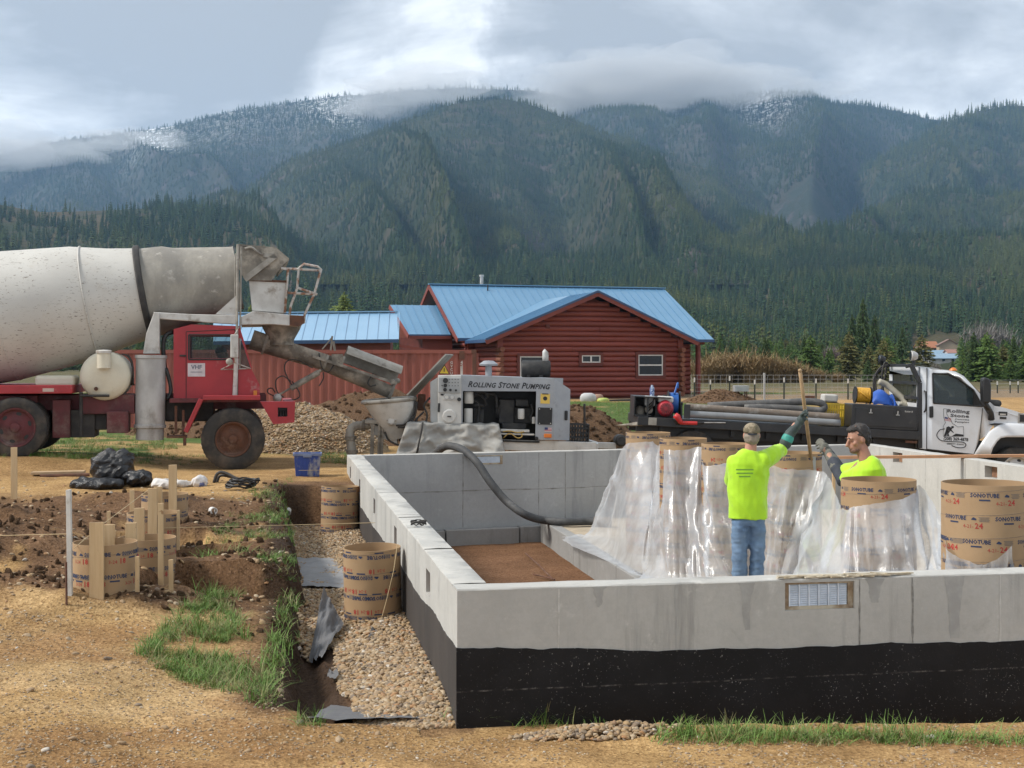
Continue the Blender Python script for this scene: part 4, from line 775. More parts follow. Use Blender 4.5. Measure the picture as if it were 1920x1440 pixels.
for poly in (((840, 287), (1440, 308), (1440, 392), (1322, 390), (850, 388), (840, 388)), ((1322, 390), (1440, 392), (1436, 703), (1316, 700)), ((840, 388), (850, 388), (848, 602), (840, 602))): b.prism(ppl([Z3(*p) for p in poly]), 0, .03)
top = ppl([Z3(840, 287), Z3(1440, 308)]); ch_t = PF.hit(*Z3(1541, 378), .18); ch_b = PF.hit(*Z3(1535, 706), .18); e0 = ppl([Z3(1440, 308), Z3(1436, 703)])
b.add([(e0[0][0], 0, e0[0][1]), (ch_t.x, .18, ch_t.z), (ch_b.x, .18, ch_b.z), (e0[1][0], 0, e0[1][1])], [(0, 1, 2, 3)])
b.add([(top[0][0], 0, top[0][1]), (top[1][0], 0, top[1][1]), (top[1][0], D, top[1][1]), (top[0][0], D, top[0][1])], [(0, 1, 2, 3)])
b.add([(e0[0][0], 0, e0[0][1]), (ch_t.x, .18, ch_t.z), (ch_t.x, D, ch_t.z), (e0[0][0], D, e0[0][1])], [(0, 1, 2, 3)]).add([(ch_t.x, .18, ch_t.z), (ch_b.x, .18, ch_b.z), (ch_b.x, D, ch_b.z), (ch_t.x, D, ch_t.z)], [(0, 1, 2, 3)])
b.add([(top[0][0], D, top[0][1]), (ch_t.x, D, top[1][1]), (ch_t.x, D, ch_b.z), (top[0][0], D, ch_b.z)], [(0, 1, 2, 3)])
hous = b.build('housing', m_silver, pm)
p, q = pp(*Z3(846, 392), .5), pp(*Z3(1330, 700), .5); MB().box((p.x, .75, q.z), (q.x, .78, p.z+.1)).box((p.x, .05, q.z-.03), (q.x, .76, q.z)).build('bulkhead', m_black, pm)
c_ = pp(*Z3(1148, 353), -.004); w_ = pp(*Z3(1410, 353)).x-pp(*Z3(880, 350)).x
flat_text('Rolling Stone Pumping', hous, c_.x, -.004, c_.z, w_, m_ink, bold=.028, shear=.32, caps=.82, yscale=1.12, space=1.08, pitch=-R(.2))
# engine, filters, hoses in the bay
b = MB()
for x0, y0, x1, y1, o0, o1 in ((1085, 440, 1180, 600, .25, .6), (1190, 440, 1275, 490, .2, .5), (1100, 590, 1260, 640, .2, .6), (1180, 490, 1300, 600, .3, .6), (925, 500, 985, 600, .25, .5)):
    p, q = pp(*Z3(x0, y0), o0), pp(*Z3(x1, y1), o0); MB().box((p.x, o0, q.z), (q.x, o1, p.z)).build('engine_block', m_engine, pm, bevel=.02)
p = pp(*Z3(1110, 510), .3); MB().lathe((p.x-.12, .42, p.z), (p.x+.2, .42, p.z), [(0, .001), (0, .16), (.05, .19), (.1, .16), (.25, .16), (.3, .12), (.3, .001)], 20).build('flywheel', m_engine, pm, auto=35)
for x, y0, y1, r_ in ((889, 392, 468, .075), (886, 500, 592, .070), (1225, 502, 568, .055), (1308, 555, 598, .035)):
    p, q = pp(*Z3(x, y0), .12), pp(*Z3(x, y1), .12); MB().lathe((p.x, .15, p.z), (q.x, .15, q.z), [(0, .001), (0, r_*.9), (.012, r_), ((p-q).length-.012, r_), ((p-q).length, r_*.9), ((p-q).length, .001)], 18).build('filter', m_pwhite, pm, auto=35)
for pts in ([(900, 430), (950, 410), (990, 440), (1000, 480)], [(920, 400), (980, 395), (1010, 420), (985, 450)], [(850, 440), (900, 445), (950, 470), (950, 560), (940, 600)], [(1290, 470), (1300, 520), (1285, 560), (1300, 600)], [(925, 480), (960, 480), (985, 485)], [(1000, 400), (1060, 420), (1070, 500)]): MB().tube(bez([pp(*Z3(x, y), .2) for x, y in pts], 16), .022, 8).build('engine_hose', m_engine, pm, smooth=True)
# right column fittings
def plate(x0, y0, x1, y1, y, mat, name, th=.006, par=None, bv=0):
    p, q = pp(*Z3(x0, y0)), pp(*Z3(x1, y1)); return MB().box((p.x, y-th, q.z), (q.x, y-.0015, p.z)).build(name, mat, par or pm, bevel=bv)
st = plate(1350, 405, 1408, 470, 0, m_yellow, 'warning_sticker'); p = pp(*Z3(1379, 436)); MB().cyl((p.x, -.0075, p.z), (p.x, -.0065, p.z), .035, 14).cyl((p.x, -.009, p.z), (p.x, -.0078, p.z), .014, 10).build('symbol', m_ink, st)
MB().box((p.x-.05, -.0075, p.z+.066), (p.x+.05, -.0062, p.z+.082)).build('print_line', m_ink, st)
bpn = plate(1333, 493, 1422, 605, 0, m_black, 'access_panel', .02, bv=.006); b = MB()
for x, y in ((1342, 503), (1413, 503), (1342, 596), (1413, 596)): p = pp(*Z3(x, y)); b.cyl((p.x, -.026, p.z), (p.x, -.019, p.z), .009, 8)
b.build('bolt', m_pwhite, bpn)
fl_ = plate(1376, 622, 1420, 650, 0, simple('flag_red', (.40, .05, .06), (.6, .5, .5), 60, .5, lo=.48, hi=.52, stretch=(0, 0, 1)), 'flag_sticker'); plate(1376, 622, 1396, 637, -.0015, simple('flag_blue', (.03, .05, .18), rough=.5), 'canton', par=fl_)
plate(1372, 662, 1420, 688, 0, m_amber, 'marker_light', .03, bv=.008); p = pp(*Z3(1324, 692)); MB().cyl((p.x, -.02, p.z), (p.x, 0, p.z), .03, 12).build('knob', m_black, pm)
p = PF.hit(*Z3(1514, 545), .13); MB().box((p.x-.025, .10, p.z-.08), (p.x+.025, .13, p.z+.08)).build('latch', m_black, pm, bevel=.015)
# control cabinet
cp = [Z3(690, 287), Z3(840, 285), Z3(840, 600), Z3(688, 598)]; b = MB().prism(ppl(cp, -.03), -.03, .55); cabn = b.build('control_cabinet', m_pwhite, pm, bevel=.012)
sd_ = ppl([Z3(640, 330), Z3(690, 300), Z3(690, 600), Z3(642, 585)], .1); MB().prism(sd_, .06, .5).build('side_cabinet', m_pgrey, pm, bevel=.01)
cpn = plate(694, 300, 834, 402, -.032, m_pgrey, 'control_panel', .02, bv=.006)
for x, y, r_ in ((738, 320, .042), (737, 352, .03), (735, 379, .03), (716, 352, .01), (770, 381, .022), (805, 383, .018)): p = pp(*Z3(x, y)); MB().cyl((p.x, -.085, p.z), (p.x, -.052, p.z), r_, 14).build('knob', m_black, cpn)
b = MB()
for j in range(3):
    for i in range(4): p = pp(*Z3(762+i*19, 312+j*21)); b.cyl((p.x, -.06, p.z), (p.x, -.051, p.z), .008, 8)
b.build('switch', m_black, cpn)
for x in (746, 781):
    g_ = plate(x-20, 409, x+20, 446, -.031, m_pwhite, 'gauge_bezel', .01, bv=.004); p = pp(*Z3(x, 427)); MB().cyl((p.x, -.05, p.z), (p.x, -.04, p.z), .04, 18).build('gauge', m_pgrey, g_); MB().cyl((p.x, -.053, p.z), (p.x, -.0502, p.z), .03, 18).build('gauge_face', m_pwhite, g_)
p = pp(*Z3(762, 550)); hh = MB().lathe((p.x, -.03, p.z), (p.x, -.1, p.z), [(.0, .115), (.02, .115), (.03, .10), (.03, .001)], 10).build('hatch', m_pwhite, pm, auto=30); MB().box((p.x-.03, -.075, p.z-.008), (p.x+.03, -.058, p.z+.008)).build('hatch_handle', m_dark, hh)
plate(690, 465, 702, 523, -.031, m_black, 'door_latch', .02, bv=.005); p = pp(*Z3(826, 441)); MB().cyl((p.x, -.10, p.z), (p.x, -.031, p.z), .032, 10).build('lever', m_black, pm)
plate(707, 405, 733, 417, -.031, m_ink, 'label_strip')
# warning triangle, stacks, muffler
def tri(x, y, r): p = pp(x, y, .25); return [(p.x+r*math.sin(R(a)), p.z+r*math.cos(R(a))) for a in (0, 120, 240)]
tg = MB().prism(tri(*Z3(730, 258), .105), .24, .25).build('warning_triangle', m_ink, pm); MB().prism(tri(*Z3(730, 258), .085), .234, .2385).build('triangle_face', simple('warn_yellow', (.78, .52, .04), rough=.5), tg); p = pp(*Z3(730, 256), .23); MB().box((p.x-.007, .229, p.z-.02), (p.x+.007, .2335, p.z+.04)).build('mark', m_ink, tg)
p, q = pp(*Z3(1015, 226), .5), pp(*Z3(1015, 296), .5); MB().lathe((q.x, .5, q.z), (p.x, .5, p.z), [(0, .055), (.18, .055), (.185, .15), (.21, .155), (.25, .10), (.265, .08), (.27, .001)], 20).build('air_intake', m_silver, pm, auto=30)
p, q = pp(*Z3(1227, 246), .6), pp(*Z3(1411, 246), .6); mf = MB().lathe(p, q, [(0, .001), (0, .13), (.02, .142), ((q-p).length-.02, .142), ((q-p).length, .13), ((q-p).length, .001)], 24).build('muffler', m_engine, pm, auto=35); u = pp(*Z3(1381, 205), .6); v_ = pp(*Z3(1381, 138), .6); MB().tube([u, u.lerp(v_, .6), v_, v_+Vector((.02, 0, .02))], .052, 12).build('tailpipe', m_dirtysteel, mf, smooth=True); b = MB(); [b.box((pp(*Z3(x, 280), .6).x-.03, .5, pp(*Z3(x, 300), .6).z), (pp(*Z3(x, 280), .6).x+.03, .7, pp(*Z3(x, 270), .6).z)) for x in (1270, 1350)]; b.build('muffler_bracket', m_black, mf)
# trailer frame, wheels behind the tarp
p, q = pp(*Z3(1000, 706)), pp(*Z3(1700, 762)); fr_ = MB()
pa, pb = pp(*Z3(480, 690), .1), pp(*Z3(1705, 735), .1)
b = MB(); [b.beam((pa.x, y, pp(*Z3(1000, 730), y).z), (pb.x, y, pp(*Z3(1000, 730), y).z), .09, .17) for y in (.12, D-.12)]; b.build('trailer_frame', m_pwhite, pm, bevel=.006)
z_ = pp(*Z3(1000, 730), .1).z; tg_ = pp(*Z3(1832, 722), .8); b = MB(); b.beam((pb.x, .12, z_), (tg_.x-.35, .72, z_), .08, .12); b.beam((pb.x, D-.12, z_), (tg_.x-.35, .86, z_), .08, .12); b.beam((tg_.x-.4, .79, z_), (tg_.x, .79, z_), .14, .10); b.build('drawbar', m_pwhite, pm, bevel=.006)
b = MB(); p = pp(*Z3(1868, 705), .79); b.lathe((p.x-.02, .62, p.z), (p.x-.02, .96, p.z), [(0, .001), (0, .07), (.03, .10), (.30, .10), (.34, .07), (.34, .001)], 16); b.cyl((p.x-.12, .79, p.z), (p.x+.08, .79, p.z+.01), .035, 8); b.build('coupling', m_dark, pm, auto=30)
b = MB(); p = pp(*Z3(1632, 470), .3); q = pp(*Z3(1632, 640), .3); b.cyl(p, q, .018, 8).build('post', m_dark, pm)
wheel(pm, (pp(*Z3(700, 740)).x, .02, .36), .36, .22, .2, m_pwhite, m_dark, 0); wheel(pm, (pp(*Z3(900, 740)).x, .02, .36), .36, .22, .2, m_pwhite, m_dark, 0)
b = MB(); p, q = pp(*Z3(1092, 632), .05), pp(*Z3(1278, 654), .05); b.box((p.x, .05, q.z), (q.x, .15, p.z)); p, q = pp(*Z3(1092, 656), .03), pp(*Z3(1310, 674), .03); b.box((p.x, .03, q.z), (q.x, .2, p.z-.004)); b.build('sill_beam', m_pwhite, pm, bevel=.004)
for pts in ([(1105, 650), (1150, 645), (1200, 655), (1245, 650)], [(1110, 690), (1150, 660), (1200, 690), (1230, 680), (1225, 660)]): MB().tube(bez([pp(*Z3(x, y), .02) for x, y in pts], 16), .010, 6).build('yellow_hose', simple('hose_yellow', (.5, .34, .10), rough=.5), pm, smooth=True)
# hopper with raised splash lid, outlet pipe
rim = [pp(*Z3(x, y), o) for x, y, o in ((195, 467, -.05), (540, 440, -.05))]; zr = rim[0].z; x0, x1 = rim[0].x, rim[1].x; z1 = rim[1].z; bt = pp(*Z3(400, 640), .4); b = MB(); Q = []
for k, (sx, zz, yy) in enumerate(((1, 0, 0), (.97, -.10, .02), (.62, -.42, .28), (.40, -.62, .42))):
    row = []
    for i in range(24):
        a = 2*math.pi*i/24; ca, sa = math.cos(a), math.sin(a); e = 3.2; rx = (x1-x0)/2*sx; ry = (1.25/2-yy*.8)
        cx = abs(ca)**(2/e)*(1 if ca > 0 else -1); cyv = abs(sa)**(2/e)*(1 if sa > 0 else -1); row.append(((x0+x1)/2+.06*k+rx*cx, .55+ry*cyv, (zr*(1-cx)/2+z1*(1+cx)/2)+zz))
    Q.append(row+[row[0]])
hp_ = b.grid(Q).build('hopper', m_pwhite, pm, auto=45)
b = MB(); b.tube(Q[0][:-1]+[Q[0][0]], .035, 8); b.build('hopper_rim', m_steel_l, hp_, smooth=True)
b = MB(); [b.cyl((x, -.05, zr*(1-(x-x0)/(x1-x0))+z1*(x-x0)/(x1-x0)+.0), (x, 1.15, zr*(1-(x-x0)/(x1-x0))+z1*(x-x0)/(x1-x0)), .012, 6) for x in np.linspace(x0+.08, x1-.08, 11)]; b.build('grate', m_steel, hp_)
p = pp(*Z3(390, 578), .12); MB().lathe((p.x, .22, p.z), (p.x, .02, p.z), [(0, .10), (.1, .09), (.13, .075), (.13, .05), (.16, .05), (.16, .001)], 14).build('bearing', m_pwhite, hp_, auto=30); b = MB(); [b.cyl((p.x+.065*math.cos(a), .05, p.z+.065*math.sin(a)), (p.x+.065*math.cos(a), .11, p.z+.065*math.sin(a)), .012, 6) for a in np.linspace(0, 5.2, 6)]; b.build('bolt', m_steel, hp_)
lid = [pp(*Z3(x, y), o) for x, y, o in ((492, 418, 0), (742, 155, .1), (790, 157, 1.1), (548, 420, 1.0))]; b = MB(); nrm = (lid[1]-lid[0]).cross(lid[3]-lid[0]).normalized()*.02; b.add(lid+[v+nrm for v in lid], [(0, 1, 2, 3), (4, 5, 6, 7), (0, 1, 5, 4), (1, 2, 6, 5), (2, 3, 7, 6), (3, 0, 4, 7)]); b.build('splash_lid', m_steel_l, pm)
b = MB(); pts = [pp(*Z3(x, y), .5) for x, y in ((330, 585), (235, 608), (170, 612), (135, 630), (124, 670), (130, 720), (138, 795), (139, 850))]; b.tube(bez(pts, 40), .075, 14); op = b.build('outlet_pipe', m_steel_l, pm, smooth=True)
for x, y in ((212, 610), (128, 690), (138, 778)): 
    c_ = pp(*Z3(x, y), .5); dn_ = Vector((1, 0, 0)) if x > 180 else Vector((-.05, 0, 1)); MB().cyl(c_-dn_*.03, c_+dn_*.03, .098, 16).build('clamp', m_steel, op)
b = MB(); p, q = pp(*Z3(222, 570), .3), pp(*Z3(335, 600), .3); b.box((p.x, .2, q.z), (q.x, .9, p.z+.0)); b.build('valve_housing', m_steel_l, pm, bevel=.015)
b = MB(); p, q = pp(*Z3(250, 590), .3), pp(*Z3(405, 720), .3); b.prism(ppl([Z3(250, 600), Z3(420, 640), Z3(430, 735), Z3(280, 670)], .3), .3, .8); b.build('valve_body', m_pwhite, pm, bevel=.01)
for x in (270, 318, 330): p, q = pp(*Z3(x, 600), .2), pp(*Z3(x, 830), .2); MB().box((p.x-.03, .2, q.z), (p.x+.03, .27, p.z)).build('stabiliser_leg', m_steel, pm)
p, q = pp(*Z3(560, 408), .3), pp(*Z3(606, 515), .3); MB().box((p.x, .3, q.z), (q.x, .5, p.z)).build('motor', m_rust, pm, bevel=.02)
b = MB(); 
for pts in ([(545, 450), (530, 540), (480, 600), (420, 610)], [(555, 460), (540, 550), (490, 615), (430, 622)], [(600, 520), (560, 560), (540, 590)], [(640, 430), (600, 480), (620, 540), (610, 600)], [(350, 650), (370, 700), (420, 730), (450, 735)]): MB().tube(bez([pp(*Z3(x, y), .1) for x, y in pts], 16), .016, 7).build('hydraulic_hose', m_dark, pm, smooth=True)
p, q = pp(*Z3(440, 610), .4), pp(*Z3(690, 720), .4); MB().box((p.x, .35, q.z), (q.x, 1.2, p.z)).build('cylinder_box', m_dark, pm, bevel=.02)
# tarp hung over the near side
P = []; N = 60; Mv = 22
tl, tr, bl, br = Z3(488, 592), Z3(1082, 608), Z3(405, 840), Z3(1135, 830)
for i in range(N+1):
    u = i/N; row = []
    for j in range(Mv+1):
        v_ = j/Mv; px = (tl[0]*(1-u)+tr[0]*u)*(1-v_)+(bl[0]*(1-u)+br[0]*u)*v_; py = (tl[1]*(1-u)+tr[1]*u)*(1-v_)+(bl[1]*(1-u)+br[1]*u)*v_
        off = -.06-.16*v_-.06*v_*math.sin(u*23+2*math.sin(u*5)+1.5*v_)-.12*(.3+v_)*float(fbm(u*6+.8*v_, v_*3, 3, 5))-.05*float(fbm(u*12, v_*7, 3, 6))-.05*(1-abs(float(fbm(u*5-2*v_, v_*3+u, 2, 16)))*3)*v_
        row.append(PF.M @ pp(px, py+1.2*float(fbm(u*9, 1, 2, 8)), off))
    P.append(row)
tl3 = [P[i][0]+Vector((0, .25, .02+.01*math.sin(i*.7))) for i in range(N+1)]; tb = [P[i][0]+Vector((0, .55, .0)) for i in range(N+1)]
P = [[tb[i], tl3[i]]+P[i] for i in range(N+1)]
ta = MB().grid(P).build('tarpaulin', m_tarp, smooth=True, label='grey dusty tarpaulin hung over the near side of the trailer pump', cat='tarp'); so_ = ta.modifiers.new('thick', 'SOLIDIFY'); so_.thickness = .006
st_ = MB().tube([PF.M @ pp(*Z3(x, y), -.10-.12*(y-592)/190) for x, y in ((592, 590), (585, 640), (570, 710), (553, 790))], .016, 6).build('strap', m_dark, ta, smooth=True)
# milk crate on the drawbar
ck = empty('milk_crate', PF.M @ Vector((pp(*Z3(1592, 700), .3).x, .42, z_+.06)), prot, label='black plastic milk crate standing on the drawbar of the concrete pump', cat='crate')
b = MB(); W_, H_ = .33, .30
for s in (-1, 1):
    for k in range(8): x = -W_/2+W_*k/7; b.box((x-.010, s*W_/2-.006, 0), (x+.010, s*W_/2+.006, H_)); b.box((s*W_/2-.006, x-.010, 0), (s*W_/2+.006, x+.010, H_))
    for z in (0, .075, .15, .225, H_-.012): b.box((-W_/2-.007, s*W_/2-.008, z), (W_/2+.007, s*W_/2+.008, z+.022)); b.box((s*W_/2-.008, -W_/2+.008, z), (s*W_/2+.008, W_/2-.008, z+.022))
b.box((-W_/2, -W_/2, 0), (W_/2, W_/2, .012)); b.build('crate_body', m_black, ck)
b = MB(); [b.tube(bez([(.09*math.cos(a+k), .05*k-.05, .10+.06*math.sin(a+k)) for a in np.linspace(0, 6.2, 12)], 24), .012, 6) for k in range(3)]; b.build('coiled_cable', m_steel, ck, smooth=True)
# ------------------------------------------------------------------ log house, shed and container
hloc = at(935, 745, 66); hrot = (0, 0, R(17)); HF = Frame(hloc, hrot)
hs = empty('log_house', hloc, hrot, label='red log house with a blue metal roof behind the concrete pump', cat='house')
def hp2(px, py, off=0.0): return HF.hit(px, py, off)
t = NT('log_red'); x = t.xyz(); c = t.mix(t.ramp(t.noise(1.2, 6, .65, stretch=(.25, 1, 3)), .3, .7), (.25, .056, .040), (.165, .036, .027)); c = t.mix(t.ramp(t.noise(2, 6, .7, stretch=(.3, 1, 6)), .6, .72, 0, .5), c, (.30, .10, .06)); c = t.mix(t.math('MULTIPLY', t.rand(), .35), c, (.11, .025, .018))
m_log = t.out(c, .65, normal=t.bump(t.noise(8, 5, .6, stretch=(.2, 1, 4)), .3, .02))
m_trim = simple('trim_red', (.13, .032, .024), (.10, .025, .02), 3, .7); m_loge = simple('log_end', (.22, .085, .05), (.14, .05, .03), 4, .8)
t = NT('roof_blue'); c = t.mix(t.ramp(t.noise(.35, 4, .6), .3, .7), (.135, .285, .44), (.115, .255, .405)); m_roof = t.out(c, .32, .15, Specular_IOR_Level=.5)
m_roofd = simple('roof_trim_blue', (.03, .075, .17), rough=.4); m_frame = simple('window_white', (.66, .65, .62), rough=.5)
LR = .135; PITCH = .25
xr = hp2(1276, 700).x; z_e = hp2(935, 634).z; apex = hp2(1115, 556); za = apex.z; xm = apex.x
WIN = [(*[hp2(a, b_) for a, b_ in ((975, 668), (1021, 707))],), (*[hp2(a, b_) for a, b_ in ((1091, 666), (1126, 680))],), (*[hp2(a, b_) for a, b_ in ((1197, 665), (1243, 704))],)]
def log(p, q, r=LR, mat=None): return MB().cyl(p, q, r, 10).build('log', mat or m_log, hs, auto=50)
nc = int(z_e/PITCH)+1; r = random.Random(3); zz = .1
while zz < za-.12:
    k = max(0, (zz-z_e)/(za-z_e)); a, b_ = xm*k+.02, xr+(xm-xr)*k-.02
    cuts = [(w[0].x-.16, w[1].x+.16) for w in WIN if w[1].z-.10 < zz < w[0].z+.10]
    if not cuts and k == 0: cuts = []
    s = a
    for c0, c1 in sorted(cuts)+[(b_, None)]:
        if c0-s > .1:
            if c1 is None and not cuts and r.random() < .8: m_ = s+(c0-s)*r.uniform(.3, .7); log((s, LR, zz), (m_, LR, zz)); log((m_+.012, LR, zz), (c0, LR, zz))
            else: log((s, LR, zz), (c0, LR, zz))
        s = c1
    zz += PITCH
MB().prism([(0.02, -.1), (xr-.02, -.1), (xr-.02, z_e), (xm, za-.08), (.02, z_e)], .13, .30).build('wall_core', m_trim, hs)
for wi, (p, q) in enumerate(WIN):
    x0, x1, z0, z1 = p.x, q.x, q.z, p.z
    wd = MB().box((x0+.03, .05, z0+.03), (x1-.03, .06, z1-.03)).build('window', m_glass_dark, hs); MB().box((x0, .09, z0), (x1, .12, z1)).build('blind', m_trim, wd)
    b = MB(); f = .055
    b.box((x0, .0, z0), (x1, .1, z0+f)).box((x0, .0, z1-f), (x1, .1, z1)).box((x0, .002, z0+f), (x0+f, .1, z1-f)).box((x1-f, .002, z0+f), (x1, .1, z1-f))
    if wi == 1: b.box(((x0+x1)/2-.04, .004, z0+f), ((x0+x1)/2+.04, .1, z1-f))
    else: b.box((x0+f, .004, (z0+z1)/2-.035), (x1-f, .1, (z0+z1)/2+.035))
    b.build('frame', m_frame, wd)
    b = MB(); g = .15; y0, y1 = -.02, .14
    b.box((x0-g, y0, z0-g), (x1+g, y1, z0)).box((x0-g, y0, z1), (x1+g, y1, z1+g*.9)).box((x0-g, y0+.004, z0), (x0-.001, y1, z1)).box((x1+.001, y0+.004, z0), (x1+g, y1, z1)); b.build('surround', m_trim, wd)
# corner posts and crossed log ends
zc = hp2(935, 652).z
for xc in (.05, xr-.02):
    MB().box((xc-.14, -.10, zc), (xc+.14, .16, z_e)).build('corner_board', m_log, hs, bevel=.02)
    zz = .12; k = 0
    while zz < zc-.05:
        MB().cone((xc+.04*(k % 2), -.32-.05*(k % 2), zz), (xc, .25, zz), .125, .14, 10).build('log_end', m_loge, hs, auto=50); zz += PITCH*.98; k += 1
p = hp2(1027, 612); MB().box((p.x-.1, -.03, p.z-.1), (p.x+.1, .1, p.z+.1)).build('gable_vent', m_trim, hs)
# side wall of the wing, main block behind it
WD, RD, ED = 4.6, 9.6, 4.2                         # wing depth, depth of the main ridge and of the main front eave
def slog(p, q): return MB().cyl(p, q, LR, 8).build('log', m_log, hs, auto=50)
zz = .1
while zz < z_e: slog((.16, .3, zz), (.16, WD, zz)); zz += PITCH
rl, rr_ = hp2(805, 536, RD), hp2(1245, 539, RD); zR = (rl.z+rr_.z)/2; el = hp2(864, 626, ED); zE = el.z
xl, xrr = (rl.x+el.x)/2-.1, rr_.x
# left end of the main block, logs up into its gable
zz = .1; hw = RD-ED-.5
while zz < zR-.25:
    k = max(0, (zz-zE+.1)/(zR-zE)); y0, y1 = RD-hw*(1-k), RD+hw*(1-k); slog((xl+.75, y0, zz), (xl+.75, y1, zz)); zz += PITCH
zz = .1
while zz < zE: slog((xl+.75, RD-hw, zz), (.2, RD-hw, zz)); slog((xr, RD-hw, zz), (xrr-.6, RD-hw, zz)); zz += PITCH
MB().box((xl+.85, RD-hw+.2, -.1), (xrr-.7, RD+hw-.2, zE)).build('wall_core', m_trim, hs)
MB().cyl((xrr-.25, RD-hw-.3, 0), (xrr-.25, RD-hw-.3, zE), .14, 10).build('porch_post', m_log, hs, auto=50); MB().cyl((xr+.2, RD-hw-.3, zE-.35), (xrr+.1, RD-hw-.3, zE-.35), .14, 10).build('porch_beam', m_log, hs, auto=50)
def roof_plane(a, b_, c, d, name='roof', ribs=True, sp_=.42, par=None, trim=True):
    """a,b along the ridge, c,d along the eave (c below b)"""
    a, b_, c, d = map(Vector, (a, b_, c, d)); nrm = (b_-a).cross(d-a).normalized(); nrm = nrm if nrm.z > 0 else -nrm; th = nrm*.06
    m = MB().add([a, b_, c, d, a-th, b_-th, c-th, d-th], [(0, 1, 2, 3), (4, 5, 6, 7), (0, 1, 5, 4), (1, 2, 6, 5), (2, 3, 7, 6), (3, 0, 4, 7)]).build(name, m_roof, par or hs)
    if ribs:
        n = max(2, int((c-d).length/sp_)); rb = MB(); Lr = (b_-a).length; Le = (c-d).length; u = (c-d).normalized()
        for i in range(n+1):
            e = d.lerp(c, i/n); s0 = e
            # run the rib up the slope at right angles to the eave until it meets the ridge line or the cut edge
            up = (a-d)-u*(a-d).dot(u); up_n = up.normalized(); L = up.length; t_ = (e-d).dot(u); ta_, tb_ = (a-d).dot(u), (b_-d).dot(u)
            k = 1.0
            if ta_ > .3 and t_ < ta_: k = t_/ta_
            if tb_ < Le-.3 and t_ > tb_: k = (Le-t_)/(Le-tb_)
            if k > .06: rb.beam(e+nrm*.012, e+up_n*L*k+nrm*.012, .035, .03, nrm)
        rb.build('seam', m_roof, m)
    if trim: b2 = MB(); b2.beam(d-nrm*.03+Vector((0, 0, -.02)), c-nrm*.03+Vector((0, 0, -.02)), .06, .15); b2.build('eave_trim', m_roofd, m)
    return m
OV = .45
fe = (z_e-za)/xm*1.0                                     # slope of the wing roof
ex = .75; zl = z_e+fe*-1*0; sl_ = (za-z_e)/xm; top_ = za+.22
vx = hp2(1000, 566, 8.2)
yv = RD-(RD-ED)*(zR-top_)/(zR-zE)                        # where the wing ridge runs into the main slope
zeave = top_-sl_*(xm+ex); yve = RD-(RD-ED)*(zR-zeave)/(zR-zE)
roof_plane((xm, yv, top_), (xm, -OV, top_), (-ex, -OV, zeave), (-ex, max(yve, 2.2), zeave))
sl2 = (za-z_e)/(xr-xm); zer = top_-sl2*(xr-xm+ex)
roof_plane((xm, -OV, top_), (xm, yv, top_), (xr+ex, max(yve, 2.2), zer), (xr+ex, -OV, zer))
b = MB(); b.beam((-ex-.03, -OV-.02, zeave-.12), (xm, -OV-.02, top_-.12), .05, .22); b.beam((xm, -OV-.025, top_-.12), (xr+ex+.03, -OV-.025, zer-.12), .05, .22); b.build('barge_board', m_log, hs)
b = MB(); b.beam((-ex-.03, -OV-.03, zeave+.02), (xm, -OV-.03, top_+.02), .06, .10); b.beam((xm, -OV-.035, top_+.02), (xr+ex+.03, -OV-.035, zer+.02), .06, .10); b.build('barge_flashing', m_roofd, hs)
main = roof_plane((rl.x, RD, zR), (rr_.x, RD, zR), (xrr+.35, ED-.6, zE-.25), (el.x-.3, ED-.6, zE-.25), sp_=.45)
roof_plane((rr_.x, RD, zR), (rl.x, RD, zR), (rl.x, 2*RD-ED, zE), (rr_.x, 2*RD-ED, zE), ribs=False)
b = MB(); b.beam((rl.x-.05, RD, zR+.03), (rr_.x+.05, RD, zR+.03), .30, .06); b.build('ridge_cap', m_roof, main)
b = MB(); b.beam((rl.x-.03, RD, zR-.12), (el.x-.33, ED-.6, zE-.37), .05, .24); b.beam((rl.x-.035, RD, zR-.12), (rl.x-.03, 2*RD-ED, zE-.12), .05, .24); b.build('barge_board', m_log, hs)
p = hp2(903, 534, RD+.6); q = hp2(903, 517, RD+.6); fl = MB().cyl((p.x, RD+.6, p.z-.4), (p.x, RD+.6, q.z), .10, 12).cyl((p.x, RD+.6, q.z-.05), (p.x, RD+.6, q.z+.05), .14, 12).build('flue', m_dirtysteel, hs)
p = hp2(914.5, 545, RD-.6); MB().cyl((p.x, RD-.6, p.z-.3), (p.x, RD-.6, p.z+.32), .04, 8).build('vent_pipe', m_dark, hs)
# lower side block with its own roof
a, b_ = hp2(731, 572, 8.2), hp2(792, 572, 8.2); c, d = hp2(834, 627, 5.0), hp2(767, 629, 5.0)
lz = (a.z+b_.z)/2; le = (c.z+d.z)/2; lr = roof_plane((a.x, 8.2, lz), (b_.x+1.0, 8.2, lz), (c.x+.3, 5.0, le), (d.x, 5.0, le), sp_=.4); MB().box((d.x+.8, 5.4, -.1), (c.x+.5, 11, le)).prism([(0, 0), (1, 0), (1, 1)], 0, .001).build('side_block', m_log, hs)
b = MB(); b.beam((a.x-.03, 8.2, lz-.1), (d.x-.03, 5.0, le-.1), .05, .22); b.beam((d.x, 4.95, le-.13), (c.x+.3, 4.95, le-.13), .04, .16); b.build('barge_board', m_log, hs); MB().add([(a.x+.55, 8.2, lz-.1), (d.x+.8, 5.4, le-.05), (d.x+.8, 5.4, -.1), (d.x+.8, 11, -.1), (d.x+.8, 11, le-.05)], [(0, 1, 2, 3, 4)]).build('gable_wall', m_log, hs)
